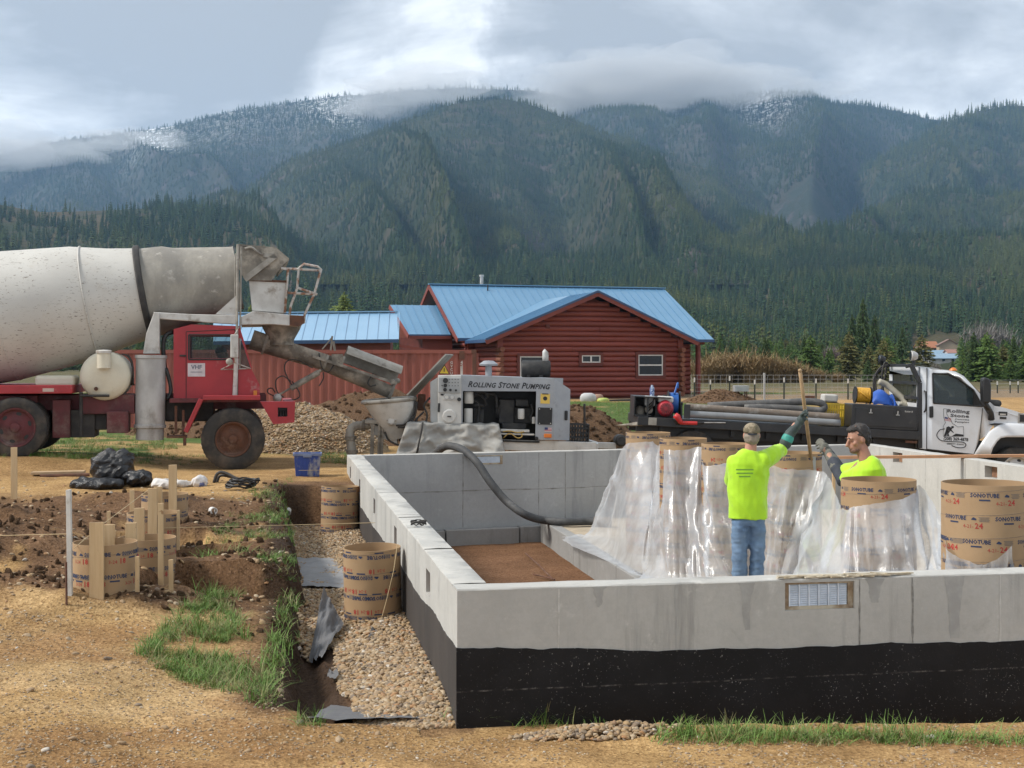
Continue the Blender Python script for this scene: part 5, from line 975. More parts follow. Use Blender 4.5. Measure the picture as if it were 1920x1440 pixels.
# shed with the long pale roof
sloc = at(600, 700, 58); srot = (0, 0, R(4)); SF = Frame(sloc, srot); sh_ = empty('shed', sloc, srot, label='low shed with a long pale blue metal roof behind the rust red container', cat='shed')
def sp2(px, py, o=0): return SF.hit(px, py, o)
a, b_, c, d = sp2(400, 589, 4.0), sp2(745, 586, 4.0), sp2(747, 637, 0), sp2(400, 641, 0); tmp = hs
t = NT('shed_roof'); c_ = t.mix(t.ramp(t.noise(.35, 4, .6), .3, .7), (.26, .42, .58), (.22, .38, .54)); m_roof_keep = m_roof; m_roof = t.out(c_, .38, .1)
sr = roof_plane(a, b_, c, d, par=sh_, sp_=.46); b = MB(); b.beam(a+Vector((0, 0, .05)), b_+Vector((.02, 0, .05)), .3, .05); b.build('ridge_cap', m_roof, sr); m_roof = m_roof_keep
MB().box((d.x+.3, .35, -1.5), (c.x-.35, 7.2, c.z-.12)).build('wall', m_trim, sh_); MB().add([(c.x-.36, .35, c.z-.15), (c.x-.36, 4, b_.z-.1), (c.x-.36, 7.2, c.z-.15)], [(0, 1, 2)]).build('gable_wall', m_log, sh_); MB().add([(b_.x, 4, b_.z), (a.x, 4, a.z), (a.x, 8, a.z-1.3), (b_.x, 8, b_.z-1.3)], [(0, 1, 2, 3)]).build('rear_roof', m_roof, sh_)
MB().beam((c.x+.05, .1, c.z-.25), (c.x+2.8, .1, c.z-.75), .05, .12).build('rail', m_log, sh_)
# shipping container
cxr = at(893, 656, 45.0); crot = (0, 0, R(1.2)); CF = Frame((cxr.x, 45.0, cxr.z-2.59), crot)
ct = empty('shipping_container', (cxr.x, 45.0, cxr.z-2.59), crot, label='rust red corrugated shipping container behind the mixer truck', cat='container')
m_cont = simple('container_red', (.31, .090, .066), (.25, .072, .054), 1.2, .6, dirt=(.16, .045, .03), dscale=2.5, dlo=.55, dhi=.75, stretch=(1, 1, .3)); m_contr = simple('container_rust', (.15, .06, .04), (.10, .05, .035), 5, .8)
L = 12.19; P = []; xx = -L+.1
while xx < -.12:
    for dx, y in ((0, .0), (.07, .0), (.139, .036), (.209, .036)): P.append([(xx+dx, .03+y, .16), (xx+dx, .03+y, 2.48)])
    xx += .278
MB().grid(P).build('side_panel', m_cont, ct)
b = MB().box((-L, 0, 2.47), (0, .07, 2.59)).box((-L, 0, 0), (0, .08, .17)); b.build('side_rail', m_cont, ct)
for x in (-L, -.13): MB().box((x, -.004, 0), (x+.13, .12, 2.59)).build('corner_post', m_contr if x > -1 else m_cont, ct, bevel=.01)
for x in (-L, -.17): [MB().box((x-.003, -.01, z), (x+.175, .16, z+.118)).build('corner_casting', m_contr, ct, bevel=.01) for z in (-.003, 2.476)]
P = []; xx = -L+.1
while xx < -.12:
    for dx, z in ((0, 2.57), (.09, 2.57), (.12, 2.59), (.2, 2.59)): P.append([(xx+dx, .07, z), (xx+dx, 2.37, z)])
    xx += .22
MB().grid(P).build('roof_panel', m_contr, ct); MB().box((-.05, .12, 0), (-.02, 2.3, 2.58)).box((-L, 2.36, 0), (0, 2.4, 2.58)).build('end_panel', m_cont, ct); MB().box((-L+.02, .1, .12), (-.06, 2.3, .17)).build('floor', m_trim, ct)
m_cw = simple('container_white', (.62, .56, .53), rough=.6)
for i, ch_ in enumerate('GVCU'): p = CF.hit(846.5, 680+i*6.6, -.01); flat_text(ch_, ct, p.x, -.002, p.z, .08, m_cw, bold=.02)
for i, ch_ in enumerate('42G1'): p = CF.hit(865.5, 680+i*6.6, -.01); flat_text(ch_, ct, p.x, -.002, p.z, .08, m_cw, bold=.02)
p = CF.hit(866, 665, -.01); MB().box((p.x-.09, -.006, p.z-.16), (p.x+.09, .02, p.z+.12)).build('plate', m_contr, ct)
# ------------------------------------------------------------------ trees, shrubs, fence and far houses
def crown_mesh(seed, nl, nb, w, droop): 
    r = random.Random(seed); b = MB()
    for i in range(nl):
        t_ = i/(nl-1); z = .12+.86*t_; rad = w*((1-t_)**.8)*(.75+.5*r.random())*min(1, .5+t_*3.2)+.015
        for k in range(nb):
            if r.random() < .12: continue
            a = 6.283*(k+r.random())/nb; L = rad*r.uniform(.55, 1.15); d = Vector((math.cos(a), math.sin(a), 0)); s = Vector((-d.y, d.x, 0)); c0 = Vector((0, 0, z+r.uniform(-.02, .02)))
            for q in range(4):                                       # sprays along the branch
                p = c0+d*L*(.35+.65*q/3)+Vector((0, 0, -droop*L*(q/3)**1.3)); hw = .24*L*(1-.15*q)*r.uniform(.6, 1.2)+.006; e = p+d*L*.28+Vector((0, 0, r.uniform(-.02, .025))); b.add([p-d*.10*L, p+s*hw+Vector((0, 0, -.012)), e, p-s*hw+Vector((0, 0, -.012)), p+Vector((0, 0, .018))], [(0, 1, 4), (1, 2, 4), (2, 3, 4), (3, 0, 4)])
    return b.mesh('crown', m_leaf_list[0])
def leafmat(name, a, b_): t = NT(name); c = t.mix(t.ramp(t.noise(9, 4), .3, .7), a, b_); c = t.mix(t.math('MULTIPLY', t.rand(), .5), c, tuple(v*.6 for v in a)); return t.out(c, .8, Specular_IOR_Level=.2)
m_leaf_list = [leafmat('pine_leaf', (.035, .062, .022), (.058, .09, .03)), leafmat('pine_leaf_bright', (.06, .11, .028), (.10, .155, .04)), leafmat('spring_leaf', (.15, .20, .06), (.22, .27, .09))]
CR = [crown_mesh(50+i, 17, 12, w_, dr) for i, (w_, dr) in enumerate(((.20, .35), (.27, .15), (.16, .5)))]
TRK = MB().cone((0, 0, -.02), (0, 0, .95), .022, .004, 8).mesh('trunk', m_trunk)
def tree(px, pyb, pyt, Y, kind, leaf, label, cat='tree', name='pine_tree', wd=1.0, group='single trees beyond the field'):
    b_, t_ = at(px, pyb, Y), at(px, pyt, Y); h = t_.z-b_.z; e = empty(name, b_, (0, 0, random.uniform(0, 6)), label=label, cat=cat, group=group); link('trunk', TRK, e).scale = (h, h, h); me = CR[kind]
    o = link('crown', me, e); o.scale = (h*wd, h*wd, h); 
    if leaf: o.material_slots[0].link = 'OBJECT'; o.material_slots[0].material = m_leaf_list[leaf]
    return e
for args in ((1520, 712, 628, 135, 1, 1, 'bright green bushy pine left of the pole the men hold'), (1663, 705, 630, 150, 1, 1, 'bright green pine behind the tail of the toolbox'), (1598, 705, 590, 190, 0, 0, 'tall dark pine between the two bright green pines, leftmost of three'), (1618, 705, 560, 200, 2, 0, 'tall thin pine with bare lower trunk between the bright green pines'), (1640, 704, 590, 205, 2, 0, 'dark pine touching the bright pine by the toolbox'), (1805, 735, 652, 140, 0, 1, 'dark green pine just above the truck windscreen'), (1832, 732, 640, 160, 0, 1, 'tall pine to the right of the dark one above the windscreen'), (1862, 735, 655, 150, 1, 1, 'broad pine above the truck mirror'), (1900, 735, 630, 165, 0, 1, 'tall pine at the right edge above the bonnet'), (1935, 735, 620, 150, 2, 0, 'pine cut by the right edge of the picture'), (1455, 705, 640, 220, 0, 1, 'grey green pine behind the brown shrubs'), (1400, 705, 628, 230, 2, 1, 'slim pine behind the brown shrubs nearest the house'), (1350, 702, 625, 240, 0, 1, 'pine rising beside the eave of the log house'), (1560, 704, 640, 230, 2, 1, 'slim pine right of the bushy bright pine'), (1692, 702, 610, 240, 0, 0, 'pine left of the far blue roofs')): tree(*args, wd=1.25 if args[4] == 1 else 1.0)
tree(645, 640, 548, 75, 1, 2, 'pale spring green tree peeping over the shed roof', name='leafy_tree', wd=1.4); tree(470, 650, 572, 80, 1, 2, 'small pale green tree behind the mixer chute platform', name='leafy_tree', wd=1.2)
# mixed young trees in the flat in front of the slope join the wood
k = 2400; Y = rng.uniform(125, 430, k); X = rng.uniform(-.5, .55, k)*Y; ok = ((X/Y > .19+.06*fbm(Y*.02, X*.05, 2, 3)) | (Y > 300)); qx = 960+X/Y*FPX; ok &= ~((qx > 1700) & (qx < 1806) & (Y > 145)); n = int(ok.sum()); s = rng.uniform(1.6, 5.2, k)[ok]*(1+.9*sstep(180, 400, Y[ok])); wd = rng.uniform(.9, 1.5, n); EDGE = []
for me, mt_ in ((CR[0], m_leaf_list[0]), (CR[1], m_leaf_list[1]), (CR[2], m_leaf_list[0]), (CR[1], leafmat('olive_leaf', (.10, .10, .035), (.14, .13, .05))), (CR[0], m_leaf_list[1])): q = me.copy(); q.materials.clear(); q.materials.append(mt_); EDGE.append(q)
gn_scatter('forest_edge', np.stack([X[ok], Y[ok], np.full(n, -.3)], -1), np.stack([rng.normal(0, .04, n), rng.normal(0, .04, n), rng.uniform(0, 6.28, n)], -1), np.stack([s*wd, s*wd, s], -1), rng.integers(0, 5, n), EDGE)
def shrub_mesh(seed, n, h, w_, mat):
    r = random.Random(seed); b = MB()
    for _ in range(n):
        a = r.uniform(0, 6.28); rr = w_*math.sqrt(r.random()); p = Vector((rr*math.cos(a)*.5, rr*math.sin(a)*.5, 0)); q = Vector((rr*math.cos(a)+r.gauss(0, .15), rr*math.sin(a)+r.gauss(0, .15), h*r.uniform(.55, 1.05)*(1-.35*(rr/w_)**2))); s = Vector((-math.sin(a), math.cos(a), 0))*.012
        m = p.lerp(q, .55)+Vector((0, 0, .15)); b.add([p-s, p+s, m+s, m-s, q], [(0, 1, 2, 3), (3, 2, 4)])
        for _ in range(3): c = m.lerp(q, r.random()); d = Vector((r.gauss(0, 1), r.gauss(0, 1), r.gauss(.6, .6))).normalized()*r.uniform(.15, .4); s2 = d.cross(Vector((0, 0, 1))).normalized()*.010; b.add([c-s2, c+s2, c+d], [(0, 1, 2)])
    return b.mesh('twigs', mat)
m_twig = simple('twig_willow', (.27, .18, .085), (.20, .15, .08), 2, .9); m_twig2 = simple('twig_pale', (.22, .20, .18), (.16, .14, .125), 2, .9); m_twig3 = simple('twig_pink', (.20, .15, .15), (.15, .11, .11), 2, .9)
SH = [shrub_mesh(i, 330, 1, .7, m_twig) for i in range(3)]; SHP = shrub_mesh(9, 200, 1, .45, m_twig2); SHK = shrub_mesh(10, 420, 1, .5, m_twig3)
for i, (px, pyt, Y, w_) in enumerate(((1322, 668, 112, 1.0), (1348, 660, 114, 1.1), (1378, 655, 116, 1.1), (1410, 660, 114, 1.1), (1440, 662, 115, 1.0), (1470, 670, 116, 1.0), (1500, 680, 117, 1.0), (1535, 690, 118, .9), (1570, 697, 118, .9))):
    p = at(px, 722, Y); h = (722-pyt)*Y/FPX; o = empty('willow_shrub', p, label=('bare brown willow shrub %s' % ('beside the porch post of the house', 'second from the house porch', 'third from the house porch, the tallest', 'fourth from the house porch', 'fifth from the house porch, behind the steel pipe post', 'sixth from the house porch', 'seventh from the house porch', 'left of the wooden pole top', 'right of the wooden pole top')[i]), cat='shrub', group='bare willow shrubs beyond the fence'); s = link('twigs', SH[i % 3], o); s.scale = (h*w_, h*w_, h); s.rotation_euler = (0, 0, i*1.3)
for px, pyb, pyt, Y, me, lb in ((1560, 700, 650, 180, SHK, 'pinkish bare tree between the pines'), (1835, 690, 605, 420, SHP, 'pale bare birch above the truck roof, left one'), (1858, 690, 600, 425, SHP, 'pale bare birch above the truck mirror'), (1880, 692, 612, 430, SHP, 'pale bare birch nearest the right edge'), (1755, 705, 680, 130, SHP, 'pale bare shrub behind the truck roof'), (1730, 708, 684, 128, SHP, 'pale bare shrub behind the work lamp')): p = at(px, pyb, Y); h = (pyb-pyt)*Y/FPX; o = empty('bare_tree', p, label=lb, cat='tree', group='bare pale trees'); s = link('twigs', me, o); s.scale = (h*.8, h*.8, h)
# stock fence
m_post = simple('post_green', (.03, .04, .035), rough=.7); m_gal = simple('galvanised', (.42, .43, .44), rough=.5, metal=.4); FY = 64
fn_ = empty('wire_fence', at(1330, 752, FY), label='wire stock fence with green steel posts along the field behind the house', cat='fence')
def fl(px, py, Y=FY): return at(px, py, Y)-Vector(fn_.location)
for px, yt, yb in ((1302, 708, 750), (1332, 712, 752), (1368, 705, 752), (1415, 712, 752), (1470, 708, 752), (1530, 710, 752), (1590, 710, 752), (1640, 710, 752)): p, q = fl(px, yb), fl(px, yt); MB().box((p.x-.03, p.y-.02, p.z-.2), (p.x+.03, p.y+.02, q.z-.22)).build('post', m_post, fn_); MB().box((p.x-.032, p.y-.022, q.z-.22), (p.x+.032, p.y+.022, q.z)).build('post_tip', m_frame, fn_)
p, q = fl(1433, 753), fl(1433, 699); MB().cyl(p, q, .055, 10).build('pipe_post', m_gal, fn_); b = MB()
for k in range(7): z = .08+k*.19; b.cyl(fl(1296, 752)+Vector((0, 0, z)), fl(1660, 752)+Vector((0, 0, z)), .006, 4)
for x in np.arange(1296, 1660, 11.0): b.cyl(fl(x, 752)+Vector((0, 0, .05)), fl(x, 752)+Vector((0, 0, 1.22)), .005, 4)
o = b.build('wire_mesh', m_gal, fn_); o['kind'] = 'stuff'
f2 = empty('wire_fence', at(1880, 742, 105), label='wire fence with short dark posts beyond the white truck bonnet', cat='fence')
for px in (1870, 1894, 1909, 1935): p, q = at(px, 745, 78)-Vector(f2.location), at(px, 715, 78)-Vector(f2.location); MB().box((p.x-.03, p.y-.02, p.z-.2), (p.x+.03, p.y+.02, q.z-.2)).build('post', m_post, f2); MB().box((p.x-.032, p.y-.022, q.z-.2), (p.x+.032, p.y+.022, q.z)).build('post_tip', m_frame, f2)
b = MB(); [b.cyl(at(1840, 742, 78)-Vector(f2.location)+Vector((0, 0, .1+k*.2)), at(1980, 742, 78)-Vector(f2.location)+Vector((0, 0, .1+k*.2)), .006, 4) for k in range(5)]; o = b.build('wire_mesh', m_gal, f2); o['kind'] = 'stuff'
# table in the yard, sacks by the house wall
tb_ = empty('garden_table', at(1389, 752, 60), label='small grey topped table with red legs near the fence', cat='table'); s = 60/FPX; MB().box((-13*s, -.3, 18*s), (13*s, .3, 29*s)).build('table_box', m_gal, tb_, bevel=.01); [MB().beam((x*10*s, y, 0), (x*9*s, y, 18*s), .05, .05).build('leg', MATS['engine_red'] if 'engine_red' in MATS else m_rust, tb_) for x in (-1, 1) for y in (-.25, .25)]
def sack(px, pyb, w_, h, Y, mat, label, cat='sack'):
    c = at(px, pyb, Y); P = []
    for i in range(20):
        a = 6.283*i/20; P.append([(c.x+w_/2*math.cos(a)*q*(1+.12*math.sin(3*a+px)), c.y+w_*.35*math.sin(a)*q, c.z-.03+h*zz) for q, zz in ((.85, 0), (1, .25), (.95, .6), (.8, .85), (.45, 1.0), (.01, .98))])
    return MB().grid(P, True).build('sack', mat, smooth=True, label=label, cat=cat)
m_paper0 = simple('sack_white', (.5, .5, .5), (.42, .42, .42), 5, .7); m_sackr = simple('sack_tan', (.36, .22, .16), rough=.8); m_sackg = simple('sack_green', (.30, .42, .12), (.55, .5, .1), 6, .6)
sack(1102, 752, .75, .40, 62, m_paper0, 'white sack leaning on the log house wall'); sack(1121, 750, .5, .3, 62.5, m_sackr, 'tan and red sack right of the white sack'); sack(1131, 753, .55, .2, 61.5, m_sackg, 'yellow green bag on the grass by the log house'); 
MB().beam(at(1140, 752, 62), at(1192, 751, 62)+Vector((0, 0, .02)), .4, .12).build('timber_stack', m_dark, bevel=.01, label='low stack of dark timber along the log house wall', cat='timber'); MB().box(at(1509, 750, 58), at(1528, 742, 58)+Vector((0, .4, 0))).build('crate', m_rust, bevel=.01, label='small brown box on the grass behind the wooden pole', cat='box')
# houses on the far hillside
from mathutils.bvhtree import BVHTree
me_ = bpy.data.objects['foothill.001'].data; SLOPE = BVHTree.FromPolygons([v.co for v in me_.vertices], [tuple(p.vertices) for p in me_.polygons])
def far_house(px, py, w_, d, h, rh, Y, wallc, roofc, label, rot, over=.5, glaz=3, roofmetal=0):
    o_ = Vector((0, 0, EYE)); hp_, _, _, _ = SLOPE.ray_cast(o_, Vector(((px-960)/FPX, 1, (HY-py)/FPX)).normalized()); c = hp_ if hp_ else at(px, py, Y); Y = c.y; e = empty('hillside_house', c, (0, 0, R(rot)), label=label, cat='house', group='houses on the far hillside'); mw = simple('far_wall_%d' % px, wallc, rough=.8); mr = simple('far_roof_%d' % px, roofc, rough=.6)
    MB().prism([(-w_/2, -3), (w_/2, -3), (w_/2, h), (-w_/2, h)], -d/2, d/2).build('wall', mw, e); MB().add([(-w_/2, -d/2, h), (-w_/2, d/2, h), (-w_/2, 0, h+rh), (w_/2, -d/2, h), (w_/2, d/2, h), (w_/2, 0, h+rh)], [(0, 1, 2), (3, 4, 5)]).build('gable', mw, e)
    for s in (-1, 1): b = MB(); x0, x1 = -w_/2-over, w_/2+over; yo = s*(d/2+over); zo = h-over*rh/(d/2); b.add([(x0, 0, h+rh+.1), (x1, 0, h+rh+.1), (x1, yo, zo+.1), (x0, yo, zo+.1), (x0, 0, h+rh-.15), (x1, 0, h+rh-.15), (x1, yo, zo-.15), (x0, yo, zo-.15)], [(0, 1, 2, 3), (4, 5, 6, 7), (0, 1, 5, 4), (1, 2, 6, 5), (2, 3, 7, 6), (3, 0, 4, 7)]); b.build('roof', mr, e)
    for k in range(glaz): x = -w_/2+w_*(k+.5)/glaz; wn_ = MB().box((x-.5, -d/2-.06, h*.35), (x+.5, -d/2-.02, h*.8)).build('window', m_glass_dark, e); MB().box((x-.6, -d/2-.04, h*.35-.12), (x+.6, -d/2+.01, h*.35)).build('sill', m_frame, wn_)
far_house(1737, 662, 8, 6, 2.6, 2.4, 620, (.30, .22, .16), (.42, .17, .08), 'far house with an orange brown roof on the hillside', 8); far_house(1777, 660, 7, 8, 3.0, 2.2, 640, (.45, .36, .26), (.20, .12, .09), 'far tan house with its gable facing the valley', 82); far_house(1752, 675, 12, 7, 2.2, 1.6, 560, (.5, .48, .46), (.23, .35, .46), 'long far house with a pale blue roof below the orange one', 4); far_house(1766, 681, 10, 6, 2.0, 1.5, 520, (.55, .54, .53), (.25, .36, .47), 'lowest far house with a pale blue roof and white walls', -6); far_house(1788, 671, 6, 5, 2.0, 1.2, 560, (.5, .45, .42), (.36, .18, .14), 'small far house with a red roof right of the blue roofs', 5); far_house(1546, 678, 5, 4, 1.8, 1.4, 430, (.05, .045, .04), (.06, .055, .05), 'dark little barn between the pines', 12); far_house(1876, 655, 9, 6, 2.4, 1.6, 640, (.6, .58, .55), (.5, .49, .48), 'far white house among the birches', 6)
# ------------------------------------------------------------------ white flatbed truck and its load
wloc = at(1740, 905, 23.6); wrot = (0, R(3.0), 0); WF = Frame(wloc, wrot)
wt_ = empty('flatbed_truck', wloc, wrot, label='white flatbed truck with black bed and toolbox and lettering on its door', cat='truck')
def wp(px, py, o=0.0): return WF.hit(px, py, o)
def Z6(x, y): return (1540+x/5.053, 620+y/5.053)
def Z5(x, y): return (1150+x/4.683, 650+y/4.683)
def wpl(pts, o=0.0): return [WF.xz(*Z6(x, y), o) for x, y in pts]
m_wt = simple('truck_white', (.68, .70, .73), (.64, .66, .69), 2, .28, dirt=(.58, .58, .57), dscale=3, dlo=.5, dhi=.8, Coat_Weight=.4)
m_bedblk = simple('bed_black', (.016, .017, .020), (.028, .028, .03), 3, .38, dirt=(.07, .065, .06), dscale=4, dlo=.58, dhi=.8)
CW = 1.95
# cab: side skins with a window opening, bowed roof
side = [[(938, 345), (1000, 352), (1055, 365), (1055, 1128), (938, 1118)], [(1055, 365), (1200, 375), (1200, 413), (1055, 405)], [(1055, 685), (1530, 716), (1530, 740), (1500, 1030), (1445, 1178), (1055, 1130)], [(1200, 375), (1270, 388), (1350, 430), (1300, 458), (1200, 413)], [(1350, 430), (1505, 598), (1640, 712), (1530, 716), (1440, 562), (1300, 458)], [(1530, 716), (1640, 712), (1640, 880), (1560, 1000), (1500, 1030), (1530, 740)]]
b = MB(); 
for pl in side: b.prism(wpl(pl), 0, .04)
for pl in side: b.prism(wpl(pl), CW-.04, CW)
def strip(pts, y0, y1): 
    p = wpl(pts)
    for i in range(len(p)-1): b.add([(p[i][0], y0, p[i][1]), (p[i+1][0], y0, p[i+1][1]), (p[i+1][0], y1, p[i+1][1]), (p[i][0], y1, p[i][1])], [(0, 1, 2, 3)])
rf = wpl([(938, 345), (1000, 352), (1130, 366), (1270, 388), (1350, 430)])
for i in range(len(rf)-1):                                       # roof with a little crown
    Q = [[(rf[k][0], CW*j/8, rf[k][1]+.035*math.sin(math.pi*j/8)) for j in range(9)] for k in (i, i+1)]; b.grid(Q)
strip([(938, 1118), (938, 800)], 0, CW); strip([(938, 420), (938, 345)], 0, CW)
p1 = wpl([(938, 420), (938, 800)]); 
for y0, y1 in ((0, .22), (CW-.22, CW)): b.add([(p1[0][0], y0, p1[0][1]), (p1[1][0], y0, p1[1][1]), (p1[1][0], y1, p1[1][1]), (p1[0][0], y1, p1[0][1])], [(0, 1, 2, 3)])
strip([(938, 800), (938, 690)], .2, CW-.2); strip([(1055, 1130), (938, 1118)], 0, CW)
cabw = b.build('cab', m_wt, wt_, auto=30)
p1 = wpl([(938, 415), (938, 700)]); MB().add([(p1[0][0]+.01, .2, p1[0][1]), (p1[1][0]+.01, .2, p1[1][1]), (p1[1][0]+.01, CW-.2, p1[1][1]), (p1[0][0]+.01, CW-.2, p1[0][1])], [(0, 1, 2, 3)]).build('rear_window', m_glass_dark, cabw)
gp = [(1050, 400), (1205, 410), (1305, 452), (1446, 560), (1535, 720), (1058, 690)]
MB().prism(wpl(gp), .018, .024).build('side_window', glass_mat('cab_glass', (.05, .07, .08), .45), cabw); MB().prism(wpl(gp), CW-.024, CW-.018).build('side_window', m_glass, cabw)
b = MB(); g = wpl([(1055, 405), (1200, 413), (1300, 458), (1440, 562), (1530, 717), (1063, 687)])
for i in range(6): p, q = g[i], g[(i+1) % 6]; b.cyl((p[0], .002, p[1]), (q[0], .002, q[1]), .016, 6)
b.prism(wpl([(1440, 575), (1532, 718), (1440, 712)]), -.004, .02); b.build('window_seal', m_black, cabw)
ws = wpl([(1360, 438), (1640, 705)]); MB().add([(ws[0][0], .06, ws[0][1]), (ws[1][0], .06, ws[1][1]), (ws[1][0], CW-.06, ws[1][1]), (ws[0][0], CW-.06, ws[0][1])], [(0, 1, 2, 3)]).build('windscreen', m_glass_dark, cabw)
b = MB(); p, q = wp(*Z6(1080, 560), .5), wp(*Z6(1200, 720), .5); b.box((p.x, .4, q.z), (q.x, CW-.4, p.z)); p, q = wp(*Z6(1400, 640), .5), wp(*Z6(1640, 720), .5); b.box((p.x, .1, q.z), (q.x, CW-.1, p.z)); b.build('seats', m_engine, cabw, bevel=.06, seg=3)
dg_ = MB(); dl_ = wpl([(1000, 352), (998, 1122), (1445, 1172), (1498, 1030), (1528, 735)]); 
for i in range(4): p, q = dl_[i], dl_[i+1]; dg_.cyl((p[0], 0, p[1]), (q[0], 0, q[1]), .008, 5)
door = dg_.build('door_gap', m_dark, cabw)
MB().prism(wpl([(1020, 718), (1058, 714), (1060, 822), (1022, 826)]), -.03, 0).build('door_handle', m_black, cabw, bevel=.012)
MB().tube(bez([wp(*Z6(x, y), o) for x, y, o in ((976, 572, 0), (990, 590, -.05), (994, 680, -.06), (988, 750, -.05), (976, 768, 0))], 16), .016, 8).build('grab_handle', m_black, cabw, smooth=True)
MB().lathe(wp(*Z6(1250, 378), .5), wp(*Z6(1250, 360), .5), [(0, .07), (.02, .065), (.05, .03), (.055, .001)], 12).build('roof_marker', m_amber, cabw, smooth=True)
# bonnet, wing and wheel
hd = [wpl([(1640, 712), (1700, 716), (1770, 726), (1850, 750), (1930, 782), (2050, 830), (2090, 900)], o) for o in (0, 0)]
b = MB(); Q = []
for i, (x, z) in enumerate(hd[0]): Q.append([(x, y, z-.10*(1-math.sin(math.pi*min(1, max(0, (y+.0)/CW)))**.35)) for y in np.linspace(.0, CW, 13)])
b.grid(Q); b.build('bonnet', m_wt, wt_, smooth=True)
b = MB().prism(wpl([(1640, 712), (1700, 722), (1770, 740), (1850, 765), (1930, 797), (2050, 845), (2090, 905), (2090, 1010), (1690, 1010), (1640, 900)]), .012, .05); b.build('wing_panel', m_wt, wt_)
arc = [(1600, 1185), (1625, 1110), (1665, 1050), (1700, 1018), (1760, 1008), (1850, 1008), (1960, 1010), (2050, 1050), (2100, 1120)]; out_ = [(1445, 1180), (1520, 1060), (1590, 960), (1680, 892), (1770, 880), (1850, 882), (1980, 890), (2080, 930), (2150, 1010)]
Q = []
for (xa, ya), (xb, yb) in zip(arc, out_):
    row = []
    for k in range(7):
        t_ = k/6; pxx, pyy = Z6(xa+(xb-xa)*t_, ya+(yb-ya)*t_); row.append(wp(pxx, pyy, -.07*(1-t_)**.7-.004))
    Q.append(row)
fl2 = MB().grid(Q).build('wing_flare', m_wt, wt_, smooth=True); so2 = fl2.modifiers.new('thick', 'SOLIDIFY'); so2.thickness = .02; so2.offset = 1
p = wp(*Z6(1850, 1330), -.02); wheel(wt_, (p.x, -.05, p.z), .41, .25, .26, m_dirtysteel, m_dark, 6, lugs=8); wheel(wt_, (p.x, CW+.05, p.z), .41, -.25, .26, m_dirtysteel, m_dark, 0)
MB().prism(wpl([(1610, 1190), (1690, 1012), (2060, 1012), (2120, 1200), (2100, 1400), (1600, 1400)]), .25, .3).build('wheel_well', m_black, wt_)
pr_ = wp(*Z5(700, 1000)); 
for dx in (0.0,):
    for y in (.0, .28, CW-.05): wheel(wt_, (pr_.x, y, p.z+.0), .41, .25 if y < 1 else -.25, .26, m_dirtysteel, m_dark, 6)
b = MB(); pa, pb = wp(*Z5(300, 800), .4), wp(*Z6(1640, 1150), .4); [b.box((pa.x, y, pb.z-.05), (pb.x+1.5, y+.09, pb.z+.15)) for y in (.45, CW-.55)]; b.box((pa.x+.2, .4, pb.z-.15), (pb.x, CW-.4, pb.z+.1)); b.build('chassis', m_black, wt_)
def wplate(x0, y0, x1, y1, y, mat, name, th=.012, par=None, bv=0, Zf=Z6): p, q = wp(*Zf(x0, y0), y), wp(*Zf(x1, y1), y); return MB().box((p.x, y-th, q.z), (q.x, y, p.z)).build(name, mat, par or wt_, bevel=bv)
bd = wplate(1680, 765, 1760, 806, .012, m_black, 'badge', bv=.004); wplate(1690, 815, 1752, 840, .012, m_dark, 'badge', bv=.003); p = wp(*Z6(1720, 793)); MB().box((p.x-.05, -.006, p.z-.012), (p.x+.05, -.0005, p.z+.012)).build('emblem', m_white, bd)
gv = wplate(1864, 780, 1980, 882, .014, m_dirtysteel, 'side_vent', .02, bv=.006); wplate(1882, 796, 1980, 868, -.006, m_black, 'vent_mesh', .006, gv)
MB().prism(wpl([(1590, 886), (1640, 876), (1715, 880), (1680, 890), (1610, 896)]), -.03, .012).build('cowl_clip', m_black, wt_)
# mirror on its arm
MB().prism(wpl([(1512, 450), (1540, 444), (1580, 460), (1590, 520), (1588, 660), (1565, 692), (1515, 684), (1508, 560)], -.3), -.42, -.24).build('mirror', m_black, wt_, bevel=.03, seg=3)
MB().tube([wp(*Z6(x, y), o) for x, y, o in ((1545, 685, -.33), (1580, 740, -.2), (1610, 790, -.05), (1610, 835, .0))], [.05, .055, .05, .06], 8).build('mirror_arm', m_black, wt_, smooth=True)
MB().prism(wpl([(1272, 590), (1338, 574), (1375, 690), (1300, 692)], .5), 1.6, 1.66).build('mirror', m_pgrey, wt_, bevel=.02)
# door lettering and picture
m_dl = simple('letter_grey', (.09, .09, .10), rough=.5); m_dl2 = simple('letter_black', (.015, .015, .018), rough=.5)
def lett(txt, x0, x1, y, mat, bold=.03, ys=1.0, sp_=1.0): p, q = wp(*Z6(x0, y)), wp(*Z6(x1, y)); return flat_text(txt, cabw, (p.x+q.x)/2, -.0025, p.z/2+q.z/2+.0, q.x-p.x, mat, bold=bold, yscale=ys, space=sp_)
lett('Rolling', 1192, 1405, 765, m_dl, .045, .62, 1.1); lett('Stone', 1222, 1400, 808, m_dl, .045, .58, 1.1); lett('Concrete', 1265, 1400, 842, m_dl2, .03, .62, 1.1); lett('Pumping', 1265, 1400, 866, m_dl2, .03, .6, 1.1); lett('(208) 369-4878', 1158, 1392, 1029, m_dl2, .035, 1.15); lett('EMMETT, IDAHO', 1190, 1352, 1076, m_dl2, .02, .9)
def path(pts, r_, mat, name): MB().tube([wp(*Z6(x, y), -.002) for x, y in pts], r_, 5).build(name, mat, cabw)
path([(1158, 740), (1186, 740), (1188, 790), (1210, 830), (1232, 852), (1240, 880), (1262, 890), (1290, 912), (1345, 906), (1350, 1002), (1155, 1002), (1155, 905), (1176, 872), (1160, 825), (1158, 740)], .0035, m_dl2, 'state_outline')
